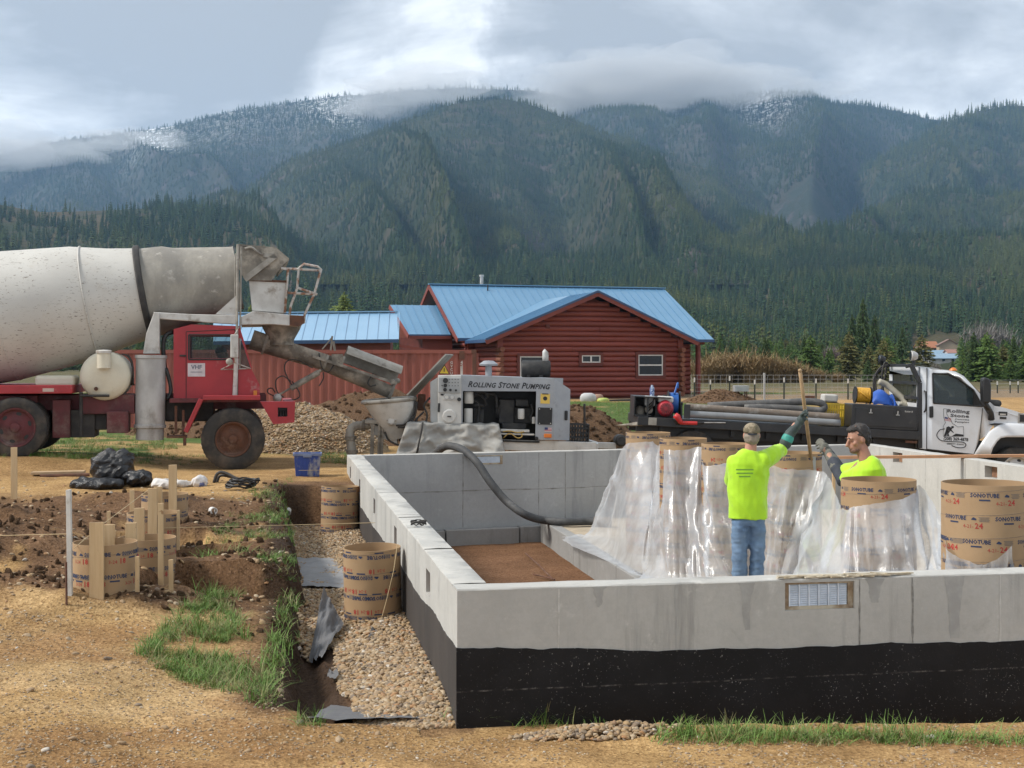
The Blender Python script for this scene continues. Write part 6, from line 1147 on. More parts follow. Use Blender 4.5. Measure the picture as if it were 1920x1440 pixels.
MB().tube(bez([wp(*Z6(x, y), -.002) for x, y in ((1170, 930), (1125, 940), (1098, 975), (1098, 1005), (1130, 1038), (1200, 1050), (1290, 1053), (1345, 1058), (1370, 1078), (1358, 1102), (1320, 1110), (1275, 1104), (1235, 1088))], 50), .008, 5).build('hose_drawing', m_dl2, cabw)
fg = MB()
for poly in (((1185, 915), (1205, 905), (1240, 925), (1228, 950), (1200, 945), (1175, 960)), ((1175, 955), (1200, 942), (1185, 998), (1160, 998)), ((1195, 945), (1222, 950), (1205, 975), (1213, 998), (1190, 998)), ((1225, 930), (1255, 965), (1250, 970), (1220, 945)), ((1232, 1002), (1275, 975), (1347, 985), (1347, 1001))): q = wpl(poly); fg.add([(x, -.0025, z) for x, z in q], [tuple(range(len(q)))])
n = 14; p = wp(*Z6(1243, 914)); fg.add([(p.x+.024*math.cos(2*math.pi*i/n), -.0025, p.z+.020*math.sin(2*math.pi*i/n)) for i in range(n)], [tuple(range(n))]); fg.build('worker_drawing', m_dl2, cabw)
for k in range(4): q = wpl([(1168, 818+9*k), (1230, 830+9*k), (1230, 834+9*k), (1168, 822+9*k)]); MB().add([(x, -.0025, z) for x, z in q], [(0, 1, 2, 3)]).build('flag_stripe', simple('flag_stripe', (.55, .12, .12), rough=.5) if not k else MATS['flag_stripe'], cabw)
q = wpl([(1168, 816), (1198, 822), (1198, 838), (1168, 832)]); MB().add([(x, -.003, z) for x, z in q], [(0, 1, 2, 3)]).build('flag_canton', MATS['flag_blue'], cabw)
# headache rack with lamps and hanging hoses
b = MB()
for y in (.02, CW-.06):
    b.beam(wp(*Z6(932, 1112), y), wp(*Z6(930, 492), y), .07, .07, (1, 0, 0)); b.beam(wp(*Z6(930, 492), y), wp(*Z6(852, 326), y), .07, .07, (1, 0, 0)); b.beam(wp(*Z6(852, 326), y), wp(*Z6(800, 340), y), .06, .06)
for (x, y) in ((856, 328), (930, 500), (925, 640)): b.beam(wp(*Z6(x, y), .02), WF.I @ (WF.M @ (wp(*Z6(x, y), .02)+Vector((0, CW-.06, 0)))), .05, .05)
c_ = wp(*Z6(850, 330), .02); 
for y in np.linspace(.25, CW-.3, 6): b.cyl((c_.x+.35, y, wp(*Z6(925, 640), .02).z), (c_.x+.36, y, wp(*Z6(930, 500), .02).z), .012, 6)
b.build('headache_rack', m_bedblk, wt_)
for x, y, o, mm in ((878, 240, .05, m_dirtysteel), (575, 275, CW-.2, m_black)):
    p = wp(*Z6(x, y), o); lm_ = MB().lathe((p.x+.06, o, p.z), (p.x-.08, o, p.z), [(0, .001), (0, .05), (.06, .085), (.11, .09), (.12, .08)], 18).build('work_lamp', mm, wt_, auto=35); MB().cyl((p.x-.055, o, p.z), (p.x-.052, o, p.z), .078, 18).build('lens', m_glass_dark, lm_); MB().cyl((p.x, o, p.z-.08), (p.x, o, wp(*Z6(x, 330), o).z), .03, 8).build('lamp_bracket', m_black, lm_)
for k, pts in enumerate(([(640, 320), (600, 305), (575, 420), (590, 600)], [(650, 325), (560, 350), (500, 450), (495, 580)], [(640, 330), (615, 340), (600, 450), (560, 580)], [(655, 330), (570, 360), (515, 440), (520, 600)])): MB().tube(bez([wp(*Z6(x, y), 1.2+.1*k) for x, y in pts], 20), .018, 7).build('hanging_hose', m_dark, wt_, smooth=True)
# flat bed and toolbox
dk = [wp(*Z5(160, 640)), wp(*Z6(935, 905))]; zdk = wp(*Z5(380, 622)).z; xr_, xf = wp(*Z5(215, 640)).x, wp(*Z6(930, 950)).x
MB().box((xr_, -.04, zdk-.15), (xf, CW+.04, zdk)).build('bed', m_bedblk, wt_, bevel=.008)
b = MB(); [b.box((xr_+.4+k*.62, .1, zdk-.27), (xr_+.47+k*.62, CW-.1, zdk-.15)) for k in range(7)]; b.box((xr_, .2, zdk-.32), (xf, .3, zdk-.152)).box((xr_, CW-.3, zdk-.32), (xf, CW-.2, zdk-.152)); b.build('bed_subframe', m_black, wt_)
MB().add([wp(*Z5(20, 690), .3), wp(*Z5(330, 640), -.02), wp(*Z5(310, 690), -.02), wp(*Z5(60, 705), .3)], [(0, 1, 2, 3)]).build('tailboard_edge', m_steel, wt_)
wplate(310, 622, 378, 690, -.041, m_steel_l, 'bed_corner', .01, Zf=Z5)
tb0, tb1 = wp(*Z6(290, 692)), wp(*Z6(908, 960)); tbx = MB().box((tb0.x, -.03, zdk+.003), (tb1.x, .55, tb0.z)).build('toolbox', m_bedblk, wt_, bevel=.012)
MB().box((tb0.x+.06, -.042, zdk+.05), (tb1.x-.04, -.031, tb0.z-.06)).build('toolbox_lid', m_bedblk, tbx, bevel=.01)
for x, y in ((467, 762), (723, 783)): p = wp(*Z6(x, y), -.04); lt = MB().cyl((p.x, -.05, p.z), (p.x, -.043, p.z), .07, 18).build('latch', m_black, tbx); MB().beam((p.x-.03, -.058, p.z-.03), (p.x+.03, -.058, p.z-.03), .014, .014).beam((p.x, -.058, p.z-.03), (p.x, -.058, p.z+.04), .014, .014).build('latch_handle', m_dirtysteel, lt)
p, q = wp(*Z6(792, 765), -.045), wp(*Z6(868, 765), -.045); flat_text('Better-B', tbx, (p.x+q.x)/2, -.0445, p.z, q.x-p.x, m_white, bold=.02)
wplate(622, 505, 668, 632, -.0, m_bedblk, 'stake_post', .06, Zf=Z5); wplate(795, 1040, 905, 1068, -.0, m_rust, 'marker_plate', .01)
m_ctail = m_bedblk
bx0, bx1 = wp(*Z5(186, 430), .1), wp(*Z5(500, 632), .1); xm_ = wp(*Z5(312, 500), .1).x
b = MB(); zt2 = bx0.z; zb2 = zdk+.003; b.box((bx0.x, .1, zt2-.02), (bx1.x, .9, zt2)).box((xm_-.02, .1, zb2), (xm_, .9, zt2-.02)).box((bx0.x, .88, zb2), (bx1.x, .9, zt2-.02)).box((bx0.x, .1, zb2), (bx0.x+.02, .88, zt2-.02)).box((bx0.x+.02, .1, zb2), (xm_-.02, .88, zb2+.03)); b.build('tail_locker', m_bedblk, wt_, bevel=.004)
MB().ball(wp(*Z5(232, 570), .35), (.09, .1, .11)).build('locker_bag', m_steel, wt_, smooth=True)
BED = "on the flatbed truck"
def on_bed(name, o, label, cat, loc=None): return tag(o, label, cat)
# small petrol engine washer
e_ = wp(*Z5(445, 600), .3); eg = empty('pressure_washer', WF.M @ Vector((e_.x, .3, zdk+.003)), wrot, label='pressure washer with a red and white petrol engine beside the blue hose reel', cat='pressure washer')
ml = simple('engine_red', (.42, .03, .045), (.3, .025, .035), 9, .4)
MB().box((-.17, -.1, .02), (.15, .2, .22)).box((-.2, -.14, 0), (.24, .25, .02)).build('engine_block', m_engine, eg, bevel=.02); fn = MB().lathe((0, -.10, .16), (0, -.26, .16), [(0, .14), (.05, .145), (.10, .12), (.13, .10), (.14, .001)], 24).build('recoil_cover', ml, eg, auto=30); b = MB()
for i in range(14): a = 2*math.pi*i/14; b.beam((.04*math.cos(a), -.243, .16+.04*math.sin(a)), (.095*math.cos(a), -.236, .16+.095*math.sin(a)), .010, .006)
b.build('cover_slots', m_engine, fn); MB().box((-.13, -.13, .26), (.14, .16, .37)).build('fuel_tank', m_white, eg, bevel=.03, seg=3); MB().cyl((.0, 0, .37), (0, 0, .395), .035, 14).build('fuel_cap', m_black, eg); MB().box((-.36, -.08, .18), (-.17, .16, .36)).build('air_filter', m_dirtysteel, eg, bevel=.03, seg=3); MB().cyl((-.28, -.12, .12), (-.28, .1, .12), .07, 12).build('pump_head', m_steel, eg)
for k in range(3): MB().tube(bez([(-.3, -.1, .08+.05*k), (-.22, -.16, .2+.04*k), (-.2, -.12, .33), (-.15, -.1, .3)], 14), .012, 6).build('cable', m_dark, eg, smooth=True)
# blue hose reel
p = wp(*Z5(560, 500), .35); rl_ = empty('hose_reel', WF.M @ Vector((p.x, .45, zdk+.003)), wrot, label='blue hose wound on a black reel standing near the tail of the truck', cat='hose reel'); zc_ = p.z-zdk; m_bl = simple('hose_blue', (.02, .12, .42), (.015, .09, .33), 20, .45)
b = MB(); [b.lathe((-.14+.02*k, 0, zc_), (1, 0, zc_), [(0, .18), (.01, .19), (.02, .18)], 28) for k in range(8)]; b.build('hose_coil', m_bl, rl_, smooth=True)
for x in (-.16, .04): MB().lathe((x, 0, zc_), (1, 0, zc_), [(0, .001), (0, .215), (.012, .215), (.012, .001)], 28).build('reel_flange', m_black, rl_, auto=30)
b = MB(); b.beam((-.2, -.1, 0), (-.2, 0, zc_), .03, .03).beam((-.2, .1, 0), (-.2, 0, zc_), .03, .03).beam((.09, -.1, 0), (.09, 0, zc_), .03, .03).beam((.09, .1, 0), (.09, 0, zc_), .03, .03).cyl((-.22, 0, zc_), (.11, 0, zc_), .03, 10); b.build('reel_stand', m_black, rl_); MB().tube(bez([(-.06, -.1, zc_+.16), (-.03, -.08, zc_+.26), (0, -.05, zc_+.36), (.01, -.02, zc_+.27)], 14), .017, 8).build('hose_end', m_bl, rl_, smooth=True)
# red vibrator
vloc = WF.M @ Vector((wp(*Z5(560, 640), -.1).x, -.1, wp(*Z5(560, 640), -.1).z)); vb_ = empty('concrete_vibrator', vloc, wrot, label='red hand held concrete vibrator with a thin steel rod on the bed edge', cat='power tool')
def vl(x, y): return (WF.I @ (WF.M @ wp(*Z5(x, y), -.1)))-(WF.I @ vloc)
mr2 = simple('tool_red', (.55, .03, .03), (.45, .025, .025), 9, .4); MB().tube([vl(540, 600), vl(560, 615), vl(585, 660), vl(605, 675)], [.05, .062, .05, .03], 10).build('motor', mr2, vb_, smooth=True); MB().tube([vl(530, 625), vl(545, 640), vl(580, 680)], [.02, .03, .03], 8).build('handle', m_black, vb_, smooth=True); MB().cyl(vl(590, 668), vl(735, 672), .032, 10).build('grip', mr2, vb_); MB().cyl(vl(735, 671), vl(795, 668), .024, 10).build('collar', m_black, vb_); MB().cyl(vl(795, 667), vl(985, 668), .009, 8).build('rod', m_dirtysteel, vb_)
# pipes and hoses lying on the bed
m_pipe1 = simple('pipe_rusty', (.22, .18, .145), (.14, .105, .08), 4, .75, .2, bump=.3, bscale=30, dirt=(.33, .31, .28), dscale=4, dlo=.5, dhi=.7); m_pipe2 = simple('pipe_grey', (.24, .25, .26), (.18, .185, .19), 3, .6, .2); m_hose = simple('rubber_hose', (.075, .075, .075), (.12, .115, .11), 6, .75, bump=.3, bscale=50, dirt=(.22, .21, .2), dscale=5, dlo=.5, dhi=.75)
def tk(name, pts, r_, mat, label, cat, n=30, k=12, Zf=Z5): return MB().tube(bez([WF.M @ wp(*Zf(x, y), o) for x, y, o in pts], n), r_, k).build(name, mat, smooth=True, label=label, cat=cat)
tk('steel_pipe', [(640, 528, .12), (1200, 566, .12), (1980, 620, .12)], .062, m_pipe1, 'rusty brown pipe lying uppermost along the near edge of the flat bed', 'pipe')
tk('steel_pipe', [(640, 592, .02), (1200, 622, .02), (1990, 672, .02)], .062, m_pipe2, 'smooth grey pipe lying lowest along the near edge of the flat bed', 'pipe')
tk('steel_pipe', [(700, 585, .25), (1300, 612, .25), (1990, 655, .25)], .06, m_pipe1, 'rusty pipe lying behind the grey pipe on the flat bed', 'pipe')
tk('concrete_hose', [(830, 520, .45), (1000, 512, .45), (1250, 500, .45), (1500, 490, .45), (1700, 482, .45), (1810, 492, .45), (1850, 520, .45), (1840, 552, .42), (1780, 560, .38), (1600, 545, .38), (1350, 535, .38), (1150, 538, .38)], .062, m_hose, 'black rubber concrete hose folded back in a long loop on the bed', 'hose', 60)
tk('concrete_hose', [(900, 560, .6), (1300, 560, .6), (1700, 585, .6), (1960, 600, .6)], .06, m_hose, 'straight black rubber hose lying under the looped hose on the bed', 'hose')
tk('suction_hose', [(545, 480, 1.0), (620, 515, 1.0), (700, 580, .95), (770, 640, .9), (805, 690, .85), (800, 712, .8), (745, 695, .8)], .055, simple('hose_cream', (.42, .39, .31), (.33, .30, .24), 8, .7, bump=.4, bscale=60), 'thick cream coloured hose bent over behind the toolbox', 'hose', 30, 12, Z6)
# reel of yellow cord, blue drum, yellow basket, small engine
p = wp(*Z6(390, 612), .3); cr_ = empty('cord_reel', WF.M @ Vector((p.x, .3, tb0.z)), wrot, label='black reel of yellow cord standing on top of the toolbox', cat='cord reel'); m_yc = simple('cord_yellow', (.62, .34, .03), (.52, .27, .02), 30, .5); h_ = .155
b = MB(); rr2 = random.Random(2); [b.tube([(x+rr2.uniform(-.004, .004), (.125+rr2.uniform(-.006, .006))*math.cos(a), h_+.125*math.sin(a)) for a in np.linspace(0, 6.28, 22)], .011, 5) for x in np.linspace(-.11, .11, 15)]; b.build('cord', m_yc, cr_, smooth=True); MB().tube([(-.11, -.14, h_+.08), (.0, -.145, h_), (.10, -.14, h_-.07)], .011, 5).build('cord_end', m_yc, cr_, smooth=True)
for x in (-.14, .13): MB().lathe((x, 0, h_), (1, 0, h_), [(0, .001), (0, .15), (.015, .15), (.015, .001)], 26).build('reel_flange', m_black, cr_, auto=30)
p, q = wp(*Z6(468, 700), .6), wp(*Z6(715, 700), .6); bc = MB(); Q = []
for i in range(25):
    u = i/24; hx = p.x+(q.x-p.x)*u; top2 = .20*math.sin(math.pi*min(1, u*1.25+.02))**.4 if u < .8 else .20*(1-u)/.2*.9; Q.append([WF.M @ Vector((hx, .42+.55*j/10, tb0.z-.02+(.30*math.sin(math.pi*j/10)**.5+.04)*max(.05, top2/.2)*.85+.012*float(fbm(u*9, j*.7, 3, 4)))) for j in range(11)])
MB().grid(Q).build('blue_tarpaulin', simple('tarp_blue', (.015, .09, .42), (.012, .07, .34), 6, .42, bump=.2, bscale=20), smooth=True, label='bright blue tarpaulin bundled behind the black toolbox', cat='tarp')
p, q = wp(*Z6(22, 690), .5), wp(*Z6(215, 782), .5); bk = empty('wire_basket', WF.M @ Vector(((p.x+q.x)/2, .65, zdk+.003)), wrot, label='yellow basket between the looped hose and the toolbox', cat='basket'); ww, hh_ = (q.x-p.x)/2, p.z-zdk; m_ybk = simple('basket_yellow', (.58, .40, .03), (.48, .33, .03), 9, .5); b = MB()
for s in (-1, 1):
    for k in range(10): x = -ww+2*ww*k/9; b.box((x-.012, s*.15-.004, 0), (x+.012, s*.15+.004, hh_))
    for z in (.0, hh_*.35, hh_*.7, hh_-.02): b.box((-ww-.004, s*.15-.006, z), (ww+.004, s*.15+.006, z+.03))
    b.box((s*ww-.004, -.144, 0), (s*ww+.004, .144, hh_-.003))
b.box((-ww, -.14, .0), (ww, .14, .012)); b.build('basket_body', m_ybk, bk)
sm2 = empty('small_engine', WF.M @ Vector(((p.x+q.x)/2+.06, 1.15, zdk+.003)), wrot, label='small white and black engine behind the yellow basket', cat='engine'); MB().box((-.12, -.12, 0), (.16, .14, hh_+.02)).build('engine_block', m_engine, sm2, bevel=.02); MB().box((-.13, -.14, hh_+.02), (.13, .14, hh_+.16)).build('fuel_tank', m_white, sm2, bevel=.03, seg=3)
p = wp(*Z5(342, 400), .4); bt_ = MB().lathe(WF.M @ Vector((p.x, .4, zt2)), (WF.M @ Vector((p.x, .4, zt2))) + Vector((0, 0, 1)), [(0, .001), (0, .04), (.15, .04), (.18, .02), (.2, .02), (.2, .001)], 14).build('spray_bottle', simple('bottle_blue', (.35, .42, .52), (.05, .08, .22), 30, .4, lo=.48, hi=.52), auto=40, label='small blue and white bottle standing on the black tail locker', cat='bottle')
# ------------------------------------------------------------------ cardboard form tubes
t = NT('cardboard'); x = t.xyz(); c = t.mix(t.ramp(t.noise(3, 5, .6), .3, .7), (.40, .265, .145), (.345, .225, .12)); c = t.mix(t.math('MULTIPLY', t.rand(), .25), c, (.30, .20, .115)); c = t.mix(t.ramp(t.noise(5, 6, .7), .6, .75, 0, .45), c, (.27, .185, .12))
m_card = t.out(c, .85, normal=t.bump(t.noise(40, 4, .6, stretch=(1, 1, 4)), .12, .003))
m_navy = simple('print_navy', (.030, .045, .10), rough=.8); m_pred = simple('print_red', (.42, .045, .035), rough=.8); m_pgry = simple('print_grey', (.19, .15, .12), (.22, .165, .12), 40, .85)
TXT = {}
def txt(s, bold=.0):
    if (s, bold) not in TXT: TXT[(s, bold)] = text_mesh(s, 1, bold, res=1)
    return TXT[(s, bold)]
def cloud_poly(k=1.0):
    pts = []
    for cx, cy, r_, a0, a1 in ((-.32, .0, .20, 200, 100), (-.05, .18, .28, 160, 40), (.30, .05, .22, 80, -60)): pts += [(cx+r_*math.cos(R(a0+(a1-a0)*i/5)), cy+r_*math.sin(R(a0+(a1-a0)*i/5))) for i in range(6)]
    return [(x*k, y*k) for x, y in pts]
PRINTS = {}
def print_mesh(r, z0, z1, size, date, flip, phase, bands=None):
    key = (round(r, 3), round(z1-z0, 2), size, flip, round(phase, 2))
    if key in PRINTS: return PRINTS[key]
    b = MB(); rr = r+.0012; sg = -1 if flip else 1
    def put(vf, ang, z, sc_, mat, sx=1.0):
        v, f = vf; b.cur = mat; out = []
        for p in v: a = ang+sg*p[0]*sc_*sx/rr; out.append((rr*math.sin(a), -rr*math.cos(a), z+sg*p[1]*sc_))
        if all(z0+.004 < q[2] < z1-.004 for q in out): b.add(out, f)
    def bar(ang, z, w, h, mat, n=5):
        v = []; f = []
        for i in range(n+1): v += [(-w/2+w*i/n, -h/2, 0), (-w/2+w*i/n, h/2, 0)]
        f = [(2*i, 2*i+2, 2*i+3, 2*i+1) for i in range(n)]; put((v, f), ang, z, 1.0, mat)
    pitch = .165; row = 0; zc = z1-.07 if not flip else z1-.05
    while zc > z0-.05:
        off = phase+row*.55
        for u in range(-3, 4):
            a = off+u*.40/rr
            a = (a+math.pi) % (2*math.pi)-math.pi
            if abs(a) > 1.75: continue
            put(txt('SONOTUBE', .035), a, zc, .041, 0, .92); bar(a+sg*.0, zc-sg*.032, .075, .011, 0)
            cp_ = cloud_poly(.035); put(([(x, y, 0) for x, y in cp_], [tuple(range(len(cp_)))]), a+sg*.155/rr, zc-sg*.006, 1.0, 0)
            for k in range(4): bar(a+sg*.225/rr, zc+sg*(.010-.009*k), .075-.012*(k % 2), .0055, 2)
            put(txt(str(size), .02), a+sg*.19/rr, zc-sg*.052, .056, 1); put(txt(date, .0), a+sg*.115/rr, zc-sg*.056, .036, 1)
        zc -= pitch; row += 1
    me = bpy.data.meshes.new('printing'); me.from_pydata(b.v, [], b.f)
    for m in (m_navy, m_pred, m_pgry): me.materials.append(m)
    me.polygons.foreach_set('material_index', b.m); PRINTS[key] = me; return me
def sonotube(X, Y, z0, z1, r, size, date, flip, phase, label, group, tilt=(0, 0)):
    th = .007; n = 48; prof = [(0, r-th), (0, r), (z1-z0, r), (z1-z0, r-th), (0, r-th)]
    o = MB().lathe((0, 0, z0), (0, 0, z0+1), prof, n).build('form_tube', m_card, auto=40, label=label, cat='form tube', group=group); o.location = (X, Y, 0); az = math.atan2(X, Y); o.rotation_euler = (R(tilt[0]), R(tilt[1]), -az)
    link('printing', print_mesh(r, z0, z1, size, date, flip, phase), o)
    b = MB()                                                        # spiral seam of the wound board
    for k in range(int((z1-z0)/.165)+1):
        pts = [((r+.0006)*math.sin(a), -(r+.0006)*math.cos(a), z0+.12+k*.165+.05*a/3.14) for a in np.linspace(-2.2, 2.2, 26)]; pts = [p for p in pts if z0+.01 < p[2] < z1-.01]
        if len(pts) > 2: b.tube(pts, .0016, 4)
    if b.v: b.build('seam', m_pgry, o)
    return o
GL, GP, GS = 'form tubes in the gravel trench', 'form tubes dug into the bare soil', 'tall form tubes inside the foundation'
sonotube((698-960)/228, 11.18, -.47, .17, .235, 18, '3-24', True, .25, 'brown cardboard form tube nearest in the gravel trench, beside the wall', GL, (1.5, -1))
sonotube((638-960)/149, 17.1, -.47, .14, .235, 18, '3-24', True, .55, 'brown cardboard form tube at the far end of the gravel trench', GL, (-1, 1))
sonotube((197-960)*10.2/2550, 10.2, -.35, .34, .235, 18, '3-24', False, -.25, 'cardboard form tube in the soil behind the white stake, wide board against it', GP)
sonotube(-3.02, 11.25, -.35, .24, .235, 18, '3-24', False, .5, 'cardboard form tube half hidden behind the nearest tube in the soil', GP)
sonotube(-3.27, 12.4, -.3, .32, .235, 18, '3-24', True, .9, 'cardboard form tube in the soil with a tall pale board before it', GP)
sonotube(-3.6, 14.1, -.3, .33, .235, 18, '3-24', True, .4, 'farthest cardboard form tube in the soil, near the rubbish bags', GP)
TB = [(1215, 17.0, .277, .82), (1281, 15.5, .267, .83), (1362, 14.8, .27, .81), (1486, 14.2, .30, .75), (1647, 11.5, .31, .70), (1848, 9.9, .31, .81)]
for k, ((px, Y, r_, zt_), fl_, ph, lb) in enumerate(zip(TB, (True, True, True, True, False, False), (.1, .35, -.4, -.2, -.45, -.02), ('farthest tall form tube, at the end of the plastic sheet by the back wall', 'second tall form tube from the back wall, top showing above the plastic', 'tall form tube just left of the man in the cap', 'tall form tube that the two men are filling with the pole', 'wide form tube in front of the dark haired man', 'widest form tube at the right edge, mostly clear of the plastic'))):
    sonotube((px-960)*Y/2550, Y, PLZ+.006, zt_, r_, 24, '4-21-', fl_, ph, lb, GS)
# ------------------------------------------------------------------ clear plastic sheet over the tubes
def plastic():
    m = bpy.data.materials.new('clear_plastic'); m.use_nodes = True; n = m.node_tree.nodes; l = m.node_tree.links; n.clear(); out = n.new('ShaderNodeOutputMaterial')
    tr = n.new('ShaderNodeBsdfTransparent'); tr.inputs[0].default_value = (.96, .97, .98, 1); df = n.new('ShaderNodeBsdfDiffuse'); df.inputs[0].default_value = (.74, .76, .79, 1); tl = n.new('ShaderNodeBsdfTranslucent'); tl.inputs[0].default_value = (.74, .76, .79, 1); gl = n.new('ShaderNodeBsdfGlossy'); gl.inputs['Roughness'].default_value = .20; gl.inputs[0].default_value = (1, 1, 1, 1)
    tc_ = n.new('ShaderNodeTexCoord'); nz = n.new('ShaderNodeTexNoise'); nz.inputs['Scale'].default_value = 5.0; nz.inputs['Detail'].default_value = 6; l.new(tc_.outputs['Object'], nz.inputs[0])
    mr_ = n.new('ShaderNodeMapRange'); l.new(nz.outputs[0], mr_.inputs[0]); mr_.inputs[1].default_value = .3; mr_.inputs[2].default_value = .75; mr_.inputs[3].default_value = .42; mr_.inputs[4].default_value = .64
    bq = n.new('ShaderNodeBump'); bq.inputs['Strength'].default_value = .35; bq.inputs['Distance'].default_value = .03; nq = n.new('ShaderNodeTexNoise'); nq.inputs['Scale'].default_value = 7; nq.inputs['Detail'].default_value = 5; nq.inputs['Distortion'].default_value = 2.2; l.new(tc_.outputs['Object'], nq.inputs[0]); l.new(nq.outputs[0], bq.inputs['Height']); l.new(bq.outputs[0], df.inputs['Normal']); l.new(bq.outputs[0], tl.inputs['Normal'])
    m1 = n.new('ShaderNodeMixShader'); l.new(df.outputs[0], m1.inputs[1]); l.new(tl.outputs[0], m1.inputs[2]); m1.inputs[0].default_value = .4
    m2 = n.new('ShaderNodeMixShader'); l.new(mr_.outputs[0], m2.inputs[0]); l.new(tr.outputs[0], m2.inputs[1]); l.new(m1.outputs[0], m2.inputs[2])
    fr = n.new('ShaderNodeFresnel'); fr.inputs[0].default_value = 1.5; nz2 = n.new('ShaderNodeTexNoise'); nz2.inputs['Scale'].default_value = 16; nz2.inputs['Detail'].default_value = 4; nz2.inputs['Distortion'].default_value = 1.2; l.new(tc_.outputs['Object'], nz2.inputs[0]); bp = n.new('ShaderNodeBump'); bp.inputs['Strength'].default_value = .22; bp.inputs['Distance'].default_value = .02; l.new(nz2.outputs[0], bp.inputs['Height']); l.new(bp.outputs[0], gl.inputs['Normal']); l.new(bp.outputs[0], fr.inputs['Normal'])
    m3 = n.new('ShaderNodeMixShader'); fm = n.new('ShaderNodeMath'); fm.operation = 'MULTIPLY'; fm.inputs[1].default_value = .17; l.new(fr.outputs[0], fm.inputs[0]); l.new(fm.outputs[0], m3.inputs[0]); l.new(m2.outputs[0], m3.inputs[1]); l.new(gl.outputs[0], m3.inputs[2]); l.new(m3.outputs[0], out.inputs[0]); return m
m_plastic = plastic()
COLS = [((1150, 880, 17.6), (1104, 1003)), ((1168, 838, 16.9), (1112, 1012)), ((1182, 830, 16.70), (1140, 1040)), ((1215, 828, 16.68), (1180, 1070)), ((1240, 828, 16.72), (1215, 1085)), ((1246, 842, 15.28), (1250, 1096)), ((1283, 843, 15.20), (1290, 1100)), ((1318, 840, 15.16), (1322, 1106)), ((1320, 872, 14.55), (1345, 1110)), ((1362, 868, 14.49), (1375, 1112)), ((1404, 866, 14.45), (1405, 1112)), ((1438, 872, 14.05), (1435, 1114)), ((1486, 880, 13.86), (1462, 1122)), ((1530, 882, 13.88), (1475, 1140)), ((1552, 892, 13.6), (1490, 1165)), ((1566, 925, 12.6), (1505, 1205)), ((1582, 954, 11.35), (1530, 1240)), ((1604, 950, 11.17), (1585, 1258)), ((1640, 944, 11.12), (1650, 1266)), ((1690, 935, 11.16), (1712, 1270)), ((1716, 924, 11.32), (1752, 1274)), ((1724, 910, 11.5), (1780, 1278)), ((1748, 940, 10.9), (1790, 1282)), ((1768, 985, 10.2), (1796, 1288)), ((1776, 1030, 9.62), (1800, 1292)), ((1815, 1052, 9.53), (1830, 1300)), ((1848, 1058, 9.52), (1860, 1302)), ((1885, 1036, 9.56), (1890, 1300)), ((1918, 1004, 9.72), (1925, 1296)), ((1960, 985, 10.1), (1970, 1285))]
tops = bez([at(*c[0]) for c in COLS], 29*9); bots = []
for (tx, ty, tY), (bx, by) in COLS: s = (by-HY)/(EYE-(PLZ+.012)); bots.append(Vector(((bx-960)/s, FPX/s, PLZ+.012)))
bots = bez(bots, 29*9); P = []; NV = 34
def ridged(a): return (1-np.abs(a))**2
for i, (a, b_) in enumerate(zip(tops, bots)):
    u = i/len(tops); w_ = i*.10; d = Vector((b_.x-a.x, b_.y-a.y, 0)); row = []
    tan = (tops[min(i+2, len(tops)-1)]-tops[max(i-2, 0)]); nr = Vector((tan.y, -tan.x, 0)); nr = nr.normalized() if nr.length > 1e-6 else Vector((0, -1, 0)); nr = (nr+Vector((0, -1, 0))*.6).normalized()
    for j in range(NV+1):
        v = j/NV; p = a.lerp(b_, v)
        f1 = float(fbm(w_*1.1+.5*math.sin(v*3), v*.7, 3, 101)); f2 = float(fbm(w_*2.6+v*1.2, v*1.6, 3, 102)); f3 = float(fbm(w_*5+2*v, v*4, 3, 103)); cr = float(ridged(fbm(w_*.9-1.6*v, v*1.5+w_*.25, 2, 104)*2))
        cr2 = max(0.0, 1-abs(float(fbm(w_*2.1+.35*math.sin(v*2.5+w_), v*.55, 2, 108)))*3.2)**2; am = .25+.75*math.sin(math.pi*min(1, v*.9+.06))
        p = p+nr*(.15*f1*v**.6+.10*f2*am*v**.35+.018*f3*am+.085*(cr-.5)*am*min(1, v*3)+.085*(cr2-.3)*min(1, v*4+.15)*(1-.35*v))
        if v > .93: p = p+nr*(.10*(v-.93)/.07)
        p.z += .012*f3*(1-v); p.z = max(p.z, PLZ+.010+.010*abs(f3)); row.append(p)
    tail = row[-1]
    for k in range(1, 6): q = tail+nr*(.07*k+.03*float(fbm(w_*2, k, 2, 7))); q.z = PLZ+.014+.05*abs(float(fbm(w_*2.2, k*.9, 3, 106)))*(1-k/7); row.append(q)
    P.append(row)
MB().grid(P).build('plastic_sheet', m_plastic, smooth=True, label='clear plastic sheet draped in folds along the row of tall form tubes', cat='plastic sheet')
